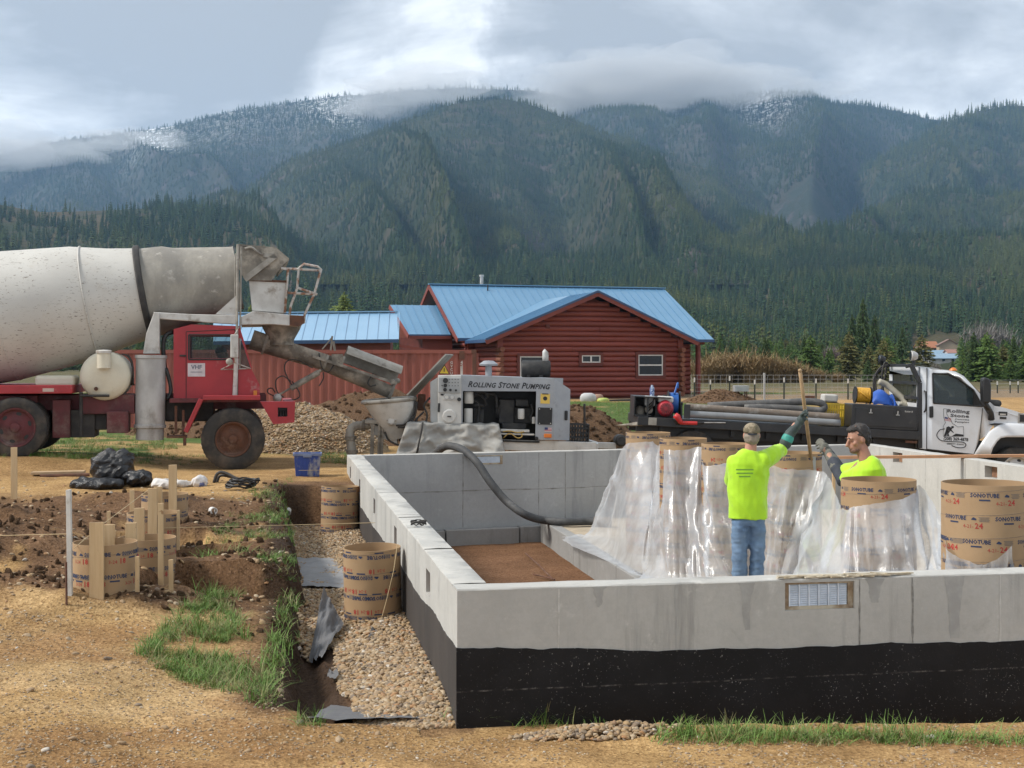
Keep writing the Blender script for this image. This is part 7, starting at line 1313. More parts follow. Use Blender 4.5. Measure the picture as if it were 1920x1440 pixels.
# ------------------------------------------------------------------ workers
def remesh(b, vox, smooth=2):
    me = b.mesh('t', []); o = bpy.data.objects.new('t', me); m = o.modifiers.new('r', 'REMESH'); m.mode = 'VOXEL'; m.voxel_size = vox
    if smooth: s = o.modifiers.new('s', 'SMOOTH'); s.iterations = smooth; s.factor = .5
    ev = evaluated(o); out = bpy.data.meshes.new_from_object(ev); bpy.data.objects.remove(o); out.polygons.foreach_set('use_smooth', [True]*len(out.polygons)); return out
def rings(b, pts, n=16, cap=True):
    """pts: (x, y, z, rx, ry) rings lying across the path, stacked along it"""
    C = [Vector(p[:3]) for p in pts]; k = len(C); Q = []
    for i, p in enumerate(pts):
        d = (C[min(i+1, k-1)]-C[max(i-1, 0)]).normalized(); x = Vector((1, 0, 0)); x = (x-d*x.dot(d)); x = x.normalized() if x.length > .2 else (Vector((0, 0, 1))-d*d.z).normalized(); y = d.cross(x); Q.append([C[i]+x*(p[3]*math.cos(2*math.pi*j/n))+y*(p[4]*math.sin(2*math.pi*j/n)) for j in range(n)])
    n0 = len(b.v); b.grid([r_+[r_[0]] for r_ in Q])
    if cap: b.add(Q[0], [tuple(range(n-1, -1, -1))]).add(Q[-1], [tuple(range(n))])
    return b
def limb(b, pts, rs, n=12): b.tube(pts, rs, n); [b.ball(pts[i], rs[i], 12, 8) for i in (0, -1)]; return b
def crumple(me, amp, f, seed, stretch=(1, 1, 1)):
    co = np.empty(len(me.vertices)*3, np.float32); me.vertices.foreach_get('co', co); co = co.reshape(-1, 3); no = np.empty_like(co).ravel(); me.vertices.foreach_get('normal', no); no = no.reshape(-1, 3)
    q = fbm(co[:, 0]*f*stretch[0]+co[:, 1]*f*.8, co[:, 2]*f*stretch[2]+co[:, 1]*f*.3, 3, seed); q2 = 1-np.abs(fbm(co[:, 0]*f*.6+co[:, 2]*f*.5, co[:, 2]*f*.5-co[:, 1]*f*.5, 2, seed+4))*2.2
    me.vertices.foreach_set('co', (co+no*(amp*q+amp*.8*(q2-.5))[:, None]).astype(np.float32).ravel()); me.update(); return me
m_skin = simple('skin', (.50, .26, .18), (.42, .20, .14), 8, .55, Subsurface_Weight=.1); m_skin2 = simple('skin_tan', (.42, .22, .145), (.36, .17, .11), 8, .55, Subsurface_Weight=.1)
t = NT('hi_vis'); c = t.mix(t.ramp(t.noise(4, 4), .3, .7), (.46, .78, .014), (.39, .68, .012)); c = t.mix(t.ramp(t.noise(6, 6, .7), .6, .76, 0, .35), c, (.36, .42, .10)); m_hivis = t.out(c, .75, normal=t.bump(t.noise(60, 3), .15, .003), Sheen_Weight=.3)
m_denim = simple('denim', (.155, .245, .37), (.105, .175, .29), 7, .85, bump=.3, bscale=160, dirt=(.24, .33, .44), dscale=3.5, dlo=.5, dhi=.75); m_hairg = simple('hair_grey', (.30, .25, .20), (.22, .18, .14), 30, .8, bump=.5, bscale=120); m_hairb = simple('hair_black', (.018, .014, .012), (.035, .028, .024), 40, .6, bump=.8, bscale=90); m_glove = simple('glove_dark', (.035, .05, .05), (.06, .08, .075), 14, .7, bump=.3, bscale=80); m_teal = simple('glove_teal', (.03, .24, .20), (.05, .32, .27), 9, .6); m_gloveg = simple('glove_grey', (.16, .155, .13), (.10, .10, .085), 16, .85, bump=.4, bscale=70); m_sleeve = simple('sleeve_navy', (.03, .035, .05), (.05, .055, .07), 9, .8); m_boot = simple('boot', (.06, .04, .03), rough=.8); m_camo = simple('cap_camo', (.20, .16, .10), (.10, .085, .05), 22, .85, dirt=(.28, .23, .16), dscale=18, dlo=.5, dhi=.6)
def hand(b, wrist, dirv, side, up, grip=0.0, k=1.0):
    """palm and five fingers curling round a bar along `up`"""
    d, s, u = Vector(dirv).normalized(), Vector(side).normalized(), Vector(up).normalized(); w_ = Vector(wrist); palm = w_+d*.05*k
    b.ball(palm, (.036*k, .036*k, .045*k), 10, 8); b.ball(w_, .032*k, 10, 6)
    for i, (o_, L) in enumerate(((.036, .070), (.013, .080), (-.011, .075), (-.034, .058))):
        p0 = palm+u*o_*k+d*.03*k; p1 = p0+d*L*.45*k+s*.010*k; p2 = p1+(d*(1-grip)+s*grip).normalized()*L*.35*k; p3 = p2+(d*(.3-grip)+s*.9).normalized()*L*.30*k; b.tube([p0, p1, p2, p3], [.0115*k, .0110*k, .0100*k, .0085*k], 8); b.ball(p3, .0085*k, 8, 6)
    p0 = palm+u*.03*k-d*.01*k; p1 = p0+u*.025*k+s*.03*k+d*.01*k; p2 = p1+s*.03*k+d*.02*k; b.tube([p0, p1, p2], [.014*k, .012*k, .009*k], 8); b.ball(p2, .009*k, 8, 6); return b
def head_mesh(b, c, k=1.0, yaw=0.0, pitch=0.0):
    """head facing -Y before turning"""
    M = Matrix.Translation(c) @ Euler((pitch, 0, yaw)).to_matrix().to_4x4() @ Matrix.Scale(k, 4); h = MB()
    h.ball((0, .012, .025), (.076, .094, .098), 20, 14); h.ball((0, -.022, -.045), (.058, .066, .072), 16, 12); h.ball((0, -.052, -.085), (.030, .030, .026), 12, 8)
    h.tube([(0, -.082, .022), (0, -.100, -.004), (0, -.116, -.024), (0, -.090, -.034)], [.010, .012, .016, .012], 8); h.ball((0, -.089, -.050), (.024, .012, .007), 10, 6); h.ball((0, -.087, -.062), (.021, .012, .007), 10, 6)
    for s in (-1, 1): h.ball((s*.032, -.078, .030), (.020, .012, .008), 8, 6); h.ball((s*.030, -.078, .014), (.013, .010, .010), 8, 6); h.ball((s*.077, .012, -.002), (.010, .020, .032), 10, 8); h.ball((s*.045, -.055, -.018), (.024, .022, .022), 8, 6)
    b.add([M @ Vector(v) for v in h.v], h.f); return M
def put_mesh(name, me, mat, par): me.materials.clear(); me.materials.append(mat); me.name = name; return link(name, me, par)
# man in the cap, seen from behind
m1 = empty('person', ((1403-960)*13.3/2550, 13.3, PLZ+.006), label='man in neon yellow shirt, jeans and camouflage cap, seen from behind holding a pole', cat='person')
b = MB(); hc = Vector((.035, .02, 1.645)); head_mesh(b, hc, .98, R(176), R(-6)); limb(b, [(.02, .0, 1.46), (.03, .012, 1.58)], [.062, .056])
limb(b, [(.17, .0, 1.42), (.30, .14, 1.47), (.37, .20, 1.52)], [.055, .048, .044]); limb(b, [(.37, .20, 1.52), (.45, .20, 1.66), (.50, .20, 1.74)], [.044, .038, .03]); limb(b, [(-.15, .02, 1.40), (-.16, .16, 1.18), (-.06, .36, 1.18)], [.055, .046, .036]); b.ball((-.05, .40, 1.17), (.05, .05, .05)); b.ball((0, 0, 1.2), (.13, .09, .25)); limb(b, [(0, 0, 1.1), (0, .0, .95), (-.075, .0, .80), (-.085, .0, .10)], [.10, .095, .05, .045]); limb(b, [(0, 0, .95), (.075, 0, .80), (.085, 0, .10)], [.09, .05, .045]); [limb(b, [(s*.10, .05, .06), (s*.115, -.12+.30, .045)], [.05, .04]) for s in (-1, 1)]
put_mesh('body', remesh(b, .009), m_skin, m1)
b = MB(); rings(b, [(0, .0, .835, .196, .140), (0, 0, .90, .196, .140), (-.005, 0, 1.02, .197, .140), (-.01, 0, 1.15, .199, .138), (-.005, 0, 1.28, .203, .134), (0, .0, 1.37, .210, .124), (.005, .0, 1.435, .180, .105), (.012, .0, 1.48, .110, .085), (.018, .002, 1.505, .072, .068)], 20); limb(b, [(.14, .0, 1.40), (.24, .07, 1.44), (.345, .17, 1.495)], [.095, .088, .078]); limb(b, [(-.125, .01, 1.39), (-.135, .09, 1.28), (-.14, .16, 1.20)], [.088, .082, .078])
put_mesh('shirt', crumple(remesh(b, .010, 2), .016, 8, 5, (1, 1, .5)), m_hivis, m1)
simple('shirt_print', (.20, .42, .05), rough=.8)
for wz, z in ((.17, 1.325), (.16, 1.290), (.11, 1.258)): MB().box((-.06-wz/2, -.1525, z-.007), (-.06+wz/2, -.150, z+.007)).build('print_line', MATS['shirt_print'], m1)
b = MB(); rings(b, [(0, 0, .93, .13, .09), (0, 0, .88, .148, .105), (0, 0, .82, .160, .122), (0, 0, .77, .160, .122)], 18); 
for s in (-1, 1): rings(b, [(s*.074, 0, .84, .082, .112), (s*.080, .0, .74, .086, .108), (s*.082, .005, .60, .080, .092), (s*.084, -.005, .48, .074, .082), (s*.086, .01, .34, .072, .080), (s*.088, .012, .20, .070, .076), (s*.09, .012, .06, .074, .082)], 16)
put_mesh('jeans', crumple(remesh(b, .010, 1), .014, 11, 15, (.7, 1, 1.8)), m_denim, m1)
b = MB(); [b.box((s*.10-.045, -.09, 0), (s*.10+.045, .20, .07)) for s in (-1, 1)]; b.build('boots', m_boot, m1, bevel=.03, seg=3)
Mh = Matrix.Translation(hc) @ Euler((R(-6), 0, R(176))).to_matrix().to_4x4()
def onhead(bb, M): bb.v = [tuple(M @ Vector(v)) for v in bb.v]; return bb
h = MB(); h.ball((0, .020, -.010), (.080, .090, .085), 20, 12); onhead(h, Mh); put_mesh('hair', crumple(remesh(h, .008, 1), .004, 40, 8), m_hairg, m1)
cp = MB(); Q = [[(.083*math.cos(a)*math.cos(e), .014+.101*math.sin(a)*math.cos(e), .048+.082*math.sin(e)) for e in np.linspace(-.12, 1.57, 9)] for a in np.linspace(0, 2*math.pi, 25)]; cp.grid(Q); onhead(cp, Mh); cpo = cp.build('cap', m_camo, m1, smooth=True); so_ = cpo.modifiers.new('t', 'SOLIDIFY'); so_.thickness = .004
bl_ = MB().grid([[(.070*math.sin(a)*(.95-.1*k), -.070-.075*math.cos(a)*(k/4)-.02, .040-.012*k/4-.014*abs(math.sin(a))) for k in range(5)] for a in np.linspace(-1.3, 1.3, 13)]); onhead(bl_, Mh); bo = bl_.build('cap_peak', m_camo, m1, smooth=True); bo.modifiers.new('t', 'SOLIDIFY').thickness = .004
st3 = MB().tube([tuple(Mh @ Vector((.060*math.sin(a), .012+.1035*math.cos(a)*.96, .030))) for a in np.linspace(-.75, .75, 9)], .0085, 6); st3.build('cap_strap', m_sleeve, m1, smooth=True)
# pole with a paddle, gauntlet glove round it
pt, pb = at(1500, 695, 13.42), at(1521, 862, 13.95); gp_ = at(1503, 786, 13.50); gl_ = gp_-Vector(m1.location)
b = MB(); gd = (gl_-Vector((.40, .20, 1.56))).normalized(); limb(b, [Vector((.405, .20, 1.56)), Vector((.45, .205, 1.655)), gl_-gd*.07], [.062, .052, .042]); hand(b, gl_-gd*.075, gd, (.3, -.9, 0), (-.1, .1, 1), .8, 1.15); put_mesh('glove', remesh(b, .007, 1), m_glove, m1)
b = MB(); limb(b, [Vector((.420, .20, 1.593)), Vector((.428, .20, 1.61))], [.0615, .060]); put_mesh('glove_cuff', remesh(b, .008, 1), m_teal, m1)
t_ = NT('ash_wood'); c = t_.mix(t_.ramp(t_.noise(6, 5, .6, stretch=(6, 6, .5)), .3, .7), (.42, .28, .15), (.31, .20, .10)); m_ash = t_.out(c, .6)
pl_ = MB().tube([pt, pt.lerp(pb, .5), pb], .019, 10).ball(pt, .021, 10, 6).build('wooden_pole', m_ash, smooth=True, label='long wooden pole the two men push down into the form tube', cat='pole'); MB().beam(pb+Vector((0, 0, .03)), pb+Vector((.008, .02, -.28)), .09, .02, (0, 1, 0)).build('paddle', m_dirtysteel, pl_, bevel=.004)
# dark haired man behind the wide tube
X2, Y2 = (1614-960)*12.95/2550, 12.95
m2 = empty('person', (X2, Y2, PLZ+.006), label='dark haired man in neon yellow shirt and grey gloves, in profile behind the plastic', cat='person')
b = MB(); hc2 = Vector((-.02, .03, 1.625)); head_mesh(b, hc2, 1.10, R(-78), R(14)); limb(b, [(.06, .0, 1.40), (.01, .02, 1.55)], [.068, .060]); b.ball((.05, 0, 1.15), (.13, .10, .28)); b.ball((.05, 0, .85), (.12, .1, .2)); limb(b, [(-.03, 0, .8), (-.05, .0, .10)], [.06, .045]); limb(b, [(.13, 0, .8), (.13, 0, .10)], [.06, .045])
hl = at(1553, 850, 13.5)-Vector(m2.location); hl2 = at(1546, 838, 13.62)-Vector(m2.location)
elb = Vector((-.12, .20, 1.22)); limb(b, [(.0, .06, 1.36), elb, hl-Vector((0, .06, .02))], [.055, .045, .034]); limb(b, [(.02, .16, 1.36), (-.10, .36, 1.28), hl2-Vector((0, .06, .03))], [.055, .045, .034]); put_mesh('body', remesh(b, .008), m_skin2, m2)
b = MB(); rings(b, [(.06, .0, .80, .17, .14), (.06, 0, .95, .172, .14), (.065, 0, 1.10, .178, .145), (.075, 0, 1.24, .180, .16), (.075, .0, 1.34, .165, .165), (.065, .01, 1.41, .125, .125), (.045, .015, 1.455, .082, .080)], 20); limb(b, [(.03, -.03, 1.33), (-.03, .05, 1.29), (-.085, .13, 1.25)], [.10, .092, .078]); limb(b, [(.03, .13, 1.33), (-.04, .23, 1.31), (-.09, .33, 1.285)], [.10, .09, .075]); put_mesh('shirt', crumple(remesh(b, .010, 2), .014, 8, 25, (1, 1, .5)), m_hivis, m2)
o = flat_text('Rolling Stone', m2, 0, 0, 0, .16, m_dl2, bold=.02); o.location = (.235, -.075, 1.27); o.rotation_euler = (0, R(12), R(58)); o = flat_text('Pumping', m2, 0, 0, 0, .10, m_dl2, bold=.02); o.location = (.238, -.08, 1.235); o.rotation_euler = (0, R(12), R(58))
b = MB(); rings(b, [(.06, 0, .92, .165, .125), (.05, 0, .80, .165, .125)], 16); [rings(b, [(.05+s*.08, 0, .84, .09, .11), (.05+s*.09, 0, .5, .072, .08), (.05+s*.09, 0, .05, .068, .078)], 14) for s in (-1, 1)]; put_mesh('trousers', remesh(b, .012, 2), m_sleeve, m2); b = MB(); [b.box((.05+s*.09-.05, -.09, 0), (.05+s*.09+.05, .19, .07)) for s in (-1, 1)]; b.build('boots', m_boot, m2, bevel=.03, seg=3)
b = MB(); limb(b, [Vector((-.06, .11, 1.265)), elb, elb.lerp(hl, .66)], [.072, .066, .056]); limb(b, [Vector((-.07, .30, 1.29)), Vector((-.10, .36, 1.28)), Vector((-.10, .36, 1.28)).lerp(hl2, .66)], [.072, .066, .056]); put_mesh('sleeve', crumple(remesh(b, .009, 1), .005, 14, 33), m_sleeve, m2)
for k, (w_, e_, kk) in enumerate(((hl, elb, 1.2), (hl2, Vector((-.10, .36, 1.28)), 1.2))):
    b = MB(); d_ = (w_-e_).normalized(); limb(b, [e_.lerp(w_, .45), w_-d_*.06], [.062, .048]); hand(b, w_-d_*.075, d_, (-.7, .5, -.3), (.2, .4, .8), .6, kk); put_mesh('glove', remesh(b, .007, 1), m_gloveg, m2)
Mh2 = Matrix.Translation(hc2) @ Euler((R(14), 0, R(-78))).to_matrix().to_4x4() @ Matrix.Scale(1.10, 4)
h = MB(); h.ball((0, .034, .056), (.086, .090, .082), 20, 12); h.ball((0, .068, -.005), (.070, .050, .070), 14, 10); h.ball((0, .055, -.06), (.055, .04, .03), 12, 8); [h.ball((s_*.060, .040, .010), (.026, .040, .040), 10, 8) for s_ in (-1, 1)]; h.ball((0, -.026, .100), (.062, .050, .034), 14, 8); onhead(h, Mh2); put_mesh('hair', crumple(remesh(h, .007, 1), .010, 34, 8), m_hairb, m2)
h = MB(); h.ball((0, -.040, -.080), (.056, .056, .035), 14, 10); onhead(h, Mh2); put_mesh('stubble', crumple(remesh(h, .007, 0), .002, 40, 9), simple('stubble', (.20, .105, .07), (.12, .065, .045), 30, .8), m2)
h = MB(); [h.ball((s*.030, -.091, .036), (.020, .006, .0045), 8, 5) for s in (-1, 1)]; onhead(h, Mh2).build('eyebrow', m_hairb, m2)
# concrete hose coming over the back wall
hz = [at(795, 876, 22.0), at(812, 855, 21.2), at(832, 838.5, 20.75), at(850, 837, 20.55), at(872, 846, 20.3), at(895, 868, 20.1), at(920, 905, 19.95), at(950, 940, 19.85), at(985, 965, 19.6)]
for px, py in ((1020, 976), (1060, 979), (1100, 978), (1130, 979)): s = (py-HY)/(EYE-(PLZ+.07)); hz.append(Vector(((px-960)/s, FPX/s, PLZ+.075)))
hz[-5].z = max(hz[-5].z, -.74)
ho = MB().tube(bez(hz, 90), .058, 14).build('concrete_hose', simple('rubber_hose_dark', (.045, .046, .048), (.075, .075, .075), 6, .7, bump=.3, bscale=50, dirt=(.16, .155, .15), dscale=5, dlo=.58, dhi=.75), smooth=True, label='thick black concrete hose curving over the back wall onto the slab', cat='hose'); e1_, e2_ = hz[-1], hz[-2]; dv_ = (e1_-e2_).normalized(); MB().cyl(e1_-dv_*.12, e1_+dv_*.12, .072, 14).build('end_coupling', m_pipe1, ho)

# the driver's figure
drv, hsit = DRIVER; b = MB(); head_mesh(b, Vector((.0, 0, hsit-.10)), .95, R(95), R(10)); limb(b, [(-.02, 0, hsit-.36), (0, 0, hsit-.19)], [.06, .055]); b.ball((-.04, 0, hsit-.62), (.12, .17, .28)); limb(b, [(-.03, -.18, hsit-.42), (.10, -.20, hsit-.66), (.32, -.12, hsit-.56)], [.06, .05, .038]); limb(b, [(-.03, .18, hsit-.42), (.10, .20, hsit-.66), (.32, .12, hsit-.56)], [.06, .05, .038]); limb(b, [(-.05, -.1, hsit-.86), (.30, -.1, hsit-.84)], [.08, .07]); limb(b, [(-.05, .1, hsit-.86), (.30, .1, hsit-.84)], [.08, .07]); put_mesh('body', remesh(b, .014, 2), m_skin2, drv)
b = MB(); b.ball((-.04, 0, hsit-.60), (.145, .20, .30)); limb(b, [(-.03, -.19, hsit-.42), (.10, -.21, hsit-.66), (.26, -.15, hsit-.59)], [.08, .07, .055]); limb(b, [(-.03, .19, hsit-.42), (.10, .21, hsit-.66), (.26, .15, hsit-.59)], [.08, .07, .055]); put_mesh('jacket', remesh(b, .016, 2), m_sleeve, drv); h = MB(); h.ball((-.015, 0, hsit-.055), (.095, .08, .075), 16, 10); put_mesh('hair', remesh(h, .012, 1), m_hairb, drv)
# ------------------------------------------------------------------ heaps of soil and gravel
def G(px, py):
    z = -.1
    for _ in range(8): Y = FPX*(EYE-z)/(py-HY); X = (px-960)*Y/FPX; z = gz(X, Y)
    return Vector((X, Y, z))
def Garr(px, py):
    px, py = np.asarray(px, float), np.asarray(py, float); z = np.full(px.shape, -.1)
    for _ in range(8): Y = FPX*(EYE-z)/(py-HY); X = (px-960)*Y/FPX; z = ground_z(X, Y)
    return X, Y, z
def soil_mat(name, a, b_, c_, sc_=9):
    t = NT(name); c = t.mix(t.ramp(t.noise(2.2, 6, .65), .3, .7), a, b_); c = t.mix(t.ramp(t.vor(sc_*4, 'F1', 'Distance'), .25, .6, 0, .6), c, c_); c = t.mix(t.ramp(t.noise(14, 6, .75), .52, .7, 0, .8), c, c_)
    return t.out(c, .95, normal=t.bump(t.noise(16, 8, .75), 1.0, .06), Specular_IOR_Level=.1)
m_dirt = soil_mat('pile_dirt', (.135, .078, .046), (.085, .05, .031), (.20, .125, .075)); m_grav = soil_mat('pile_gravel', (.30, .215, .12), (.22, .15, .085), (.36, .27, .17), 16)
def heap(name, cx, cy, rx, ry, h, seed, mat, label, z0=None, fy=1.0):
    z0 = gz(cx, cy) if z0 is None else z0; P = []; N, M_ = 72, 34
    for i in range(N):
        a = 2*math.pi*i/N; row = []
        for j in range(M_+1):
            t_ = j/M_; x, y = rx*t_*math.cos(a), ry*t_*math.sin(a); q = (1-t_**1.6)
            zz = h*q*(1+.35*float(fbm(x*.7+seed, y*.7, 3, seed)))+.10*h*float(fbm(x*2.6, y*2.6+seed, 4, seed+2))*min(1, q*3)+.045*float(fbm(x*9, y*9, 3, seed+3))*min(1, q*4)-.25*t_**6
            row.append((cx+x*(1+.12*math.sin(3*a+seed)), cy+y, z0+zz))
        P.append(row)
    return MB().grid(P, True).build(name, mat, smooth=True, label=label, cat='heap')
heap('gravel_pile', -4.2, 26.4, 1.9, 2.2, .78, 3, m_grav, 'pale gravel heap behind the front wheel of the mixer truck')
heap('dirt_pile', -3.0, 29.5, 3.0, 2.2, .95, 8, m_dirt, 'dark brown soil heap between the mixer truck and the concrete pump')
heap('dirt_pile', -6.2, 30.5, 2.6, 2.0, .62, 18, m_dirt, 'low brown soil heap behind the bumper of the mixer truck')
heap('dirt_pile', 1.1, 28.4, 1.9, 1.7, 1.0, 28, m_dirt, 'brown soil heap on the far side of the pump drawbar')
heap('mulch_pile', 9.2, 60, 2.0, 1.6, .5, 38, m_dirt, 'small brown mulch heap at the edge of the lawn by the log house')
# ------------------------------------------------------------------ stones
from mathutils.bvhtree import BVHTree
def bvh(nm): me = bpy.data.objects[nm].data; return BVHTree.FromPolygons([v.co for v in me.vertices], [tuple(p.vertices) for p in me.polygons])
def stone(seed):
    r = random.Random(seed); bm = bmesh.new(); bmesh.ops.create_icosphere(bm, subdivisions=2, radius=1)
    for v in bm.verts: n = mnoise.noise(v.co*1.1+Vector((seed*7, 0, 0))); v.co *= 1+.38*n; v.co.z *= .62; v.co.x *= 1.18
    me = bpy.data.meshes.new('pebble'); bm.to_mesh(me); bm.free(); me.polygons.foreach_set('use_smooth', [True]*len(me.polygons)); me.materials.append(m_peb); return me
t = NT('pebble'); rr = t.rand(); c = t.mix(t.ramp(rr, .0, .45), (.38, .255, .13), (.31, .215, .125)); c = t.mix(t.ramp(rr, .45, .62), c, (.43, .335, .22)); c = t.mix(t.ramp(rr, .72, .8), c, (.21, .16, .115)); c = t.mix(t.ramp(rr, .88, .93), c, (.35, .19, .085)); c = t.mix(t.ramp(rr, .965, .975), c, (.52, .47, .40)); c = t.mix(t.ramp(t.noise(2, 4), .4, .7), c, t.mix(1.0, c, (.75, .72, .7), 'MULTIPLY')); m_peb = t.out(c, .75)
STONES = [stone(i) for i in range(7)]
def scatter_stones(name, x, y, z, size, sink=.25):
    n = len(x); s = np.asarray(size); gn_scatter(name, np.stack([x, y, z+s*(.62-sink)*.5], -1), np.stack([rng.normal(0, .35, n), rng.normal(0, .35, n), rng.uniform(0, 6.3, n)], -1), np.stack([s*rng.uniform(.8, 1.3, n), s*rng.uniform(.8, 1.2, n), s*rng.uniform(.8, 1.2, n)], -1), rng.integers(0, 7, n), STONES)
dA = (QC-QA).normalized(); nA = Vector((-dA.y, dA.x)); k = 42000; df = .03+9.9*rng.uniform(0, 1, k)**1.35; dl = -rng.uniform(.01, .92, k)
X = QA.x+dA.x*df+nA.x*(-dl); Y = QA.y+dA.y*df+nA.y*(-dl); Z = ground_z(X, Y); ok = (Z < -.40)
hf = sstep(-.55, -.1, dl)*.05+.03*fbm(X*1.7, Y*1.7, 3, 12)*(df > 1)                # the gravel is heaped a little against the wall
layer = rng.uniform(0, .03, k)
cx, cy = (QA.x+dA.x*df, QA.y+dA.y*df)
hole = (dl < -.62+.10*fbm(X*2, Y*2, 2, 8)) & (df < 2.3)                            # bare soil where the bank was cut
ok &= ~hole & (np.hypot(X+1.149, Y-11.18) > .23) & (np.hypot(X+2.16, Y-17.1) > .23)
scatter_stones('gravel', X[ok], Y[ok], (Z+np.maximum(hf, 0)*sstep(.0, .6, df)+layer*sstep(-.05, .3, df))[ok], rng.uniform(.007, .0185, k)[ok]*(1+.25*sstep(13, 8, Y[ok])))
k = 700; a = rng.uniform(0, 6.28, k); r_ = np.sqrt(rng.uniform(0, 1, k)); X = .47+.5*r_*np.cos(a); Y = 7.66+.16*r_*np.sin(a)+.07*(X-.4); Z = ground_z(X, Y)+.045*(1-r_**1.5)*(1+.5*fbm(X*6, Y*6, 2, 3)); scatter_stones('gravel', X, Y, Z, rng.uniform(.006, .019, k))
k = 12000; px = rng.uniform(-60, 1980, k); py = 1128+330*rng.uniform(0, 1, k)**.8; X, Y, Z = Garr(px, py); dl = -edge_dist(QA, QC, X, Y); df = edge_dist(QA, QB, X, Y)
ok = ~((dl > -1.0) & (df > -.25)) & (Y > 5) & (fbm(X*1.5, Y*1.5, 3, 44) > -.35); scatter_stones('loose_stones', X[ok], Y[ok], Z[ok], rng.uniform(.003, .009, k)[ok]*np.where(rng.uniform(0, 1, k)[ok] < .015, 2.6, 1), .5)
k = 700; px = rng.uniform(-20, 560, k); py = rng.uniform(895, 1128, k); X, Y, Z = Garr(px, py); ok = (-edge_dist(QA, QC, X, Y) < -.95); scatter_stones('loose_stones', X[ok], Y[ok], Z[ok], rng.uniform(.008, .022, k)[ok], .5)
k = 8000; a = rng.uniform(0, 6.28, k); r_ = np.sqrt(rng.uniform(0, 1, k)); X = -4.2+1.8*r_*np.cos(a); Y = 26.4-2.1*r_*np.abs(np.sin(a)); gp_o = bvh('gravel_pile'); pts = []
for x_, y_ in zip(X, Y):
    p, n_, _, _ = gp_o.ray_cast(Vector((x_, y_, 9)), Vector((0, 0, -1)))
    if p: pts.append(p)
pts = np.array(pts); scatter_stones('gravel', pts[:, 0], pts[:, 1], pts[:, 2], rng.uniform(.012, .030, len(pts)), .3)
for nm_ in ('dirt_pile', 'dirt_pile.001', 'dirt_pile.002', 'mulch_pile'):
    o = bpy.data.objects[nm_]; tr_ = bvh(nm_); bb = [Vector(c) for c in o.bound_box]; x0, x1 = min(c.x for c in bb), max(c.x for c in bb); y0, y1 = min(c.y for c in bb), (min(c.y for c in bb)+max(c.y for c in bb))/2; pts = []
    for _ in range(420):
        p, n_, _, _ = tr_.ray_cast(Vector((rng.uniform(x0, x1), rng.uniform(y0, y1), 9)), Vector((0, 0, -1)))
        if p and p.z > -.1: pts.append(p)
    if len(pts):
        pts = np.array(pts); n = len(pts); s = rng.uniform(.02, .06, n); CL = [STONES[i].copy() for i in range(3)]
        for m in CL: m.materials.clear(); m.materials.append(m_dirt)
        gn_scatter('soil_clods', pts, rng.uniform(0, 6, (n, 3)), np.stack([s, s, s], -1), rng.integers(0, 3, n), CL)
k = 1100; px = rng.uniform(-30, 560, k); py = rng.uniform(900, 1125, k); X, Y, Z = Garr(px, py); so, tu, ba, ins, nz, n2 = zones(X, Y); ok = (so > .5) & (-edge_dist(QA, QC, X, Y) < -.9); n = int(ok.sum()); s = rng.uniform(.010, .038, n)*rng.uniform(.4, 1, n); CL = [STONES[i].copy() for i in range(3)]
m_clod = soil_mat('clod', (.17, .10, .056), (.115, .068, .04), (.20, .125, .075))
for m in CL: m.materials.clear(); m.materials.append(m_clod)
gn_scatter('soil_clods', np.stack([X[ok], Y[ok], Z[ok]+s*.2], -1), rng.uniform(0, 6, (n, 3)), np.stack([s*1.3, s, s], -1), rng.integers(0, 3, n), CL)
# ------------------------------------------------------------------ grass
def tuft(seed, n, h, spread, lean):
    r = random.Random(seed); b = MB()
    for _ in range(n):
        a = r.uniform(0, 6.28); x, y = r.gauss(0, spread), r.gauss(0, spread); L = h*r.uniform(.5, 1.2); ln = lean*r.uniform(.2, 1.3); w_ = .0035*r.uniform(.7, 1.4); d = Vector((math.cos(a), math.sin(a), 0)); s = Vector((-d.y, d.x, 0)); P = []
        for k in range(4): t_ = k/3; c = Vector((x, y, 0))+d*(ln*L*t_**1.8)+Vector((0, 0, L*(t_-.28*ln*t_*t_))); ww = w_*(1-t_*.85); P.append([c-s*ww, c+s*ww])
        b.grid(P)
    return b.mesh('tuft', m_grass)
t = NT('grass_blade'); rr = t.rand(); c = t.mix(t.ramp(rr, 0, 1), (.105, .195, .038), (.175, .275, .065)); c = t.mix(t.ramp(rr, .68, .88), c, (.26, .24, .11)); m_grass = t.out(c, .6, Subsurface_Weight=0.0, Specular_IOR_Level=.3)
TUFTS = [tuft(i, 13, .13, .035, .95) for i in range(4)]+[tuft(9, 7, .20, .02, 1.0)]
def grass_at(px, py, size, keep=None):
    X, Y, Z = Garr(px, py); n = len(X); s = size*rng.uniform(.6, 1.3, n); return X, Y, Z, s
def in_poly(px, py, poly):
    c = np.zeros(px.shape, bool); n = len(poly)
    for i in range(n):
        (x1, y1), (x2, y2) = poly[i], poly[(i+1) % n]; k = ((y1 > py) != (y2 > py)) & (px < (x2-x1)*(py-y1)/((y2-y1) if y2 != y1 else 1e-9)+x1); c ^= k
    return c
GX, GY, GZ, GS_ = [], [], [], []
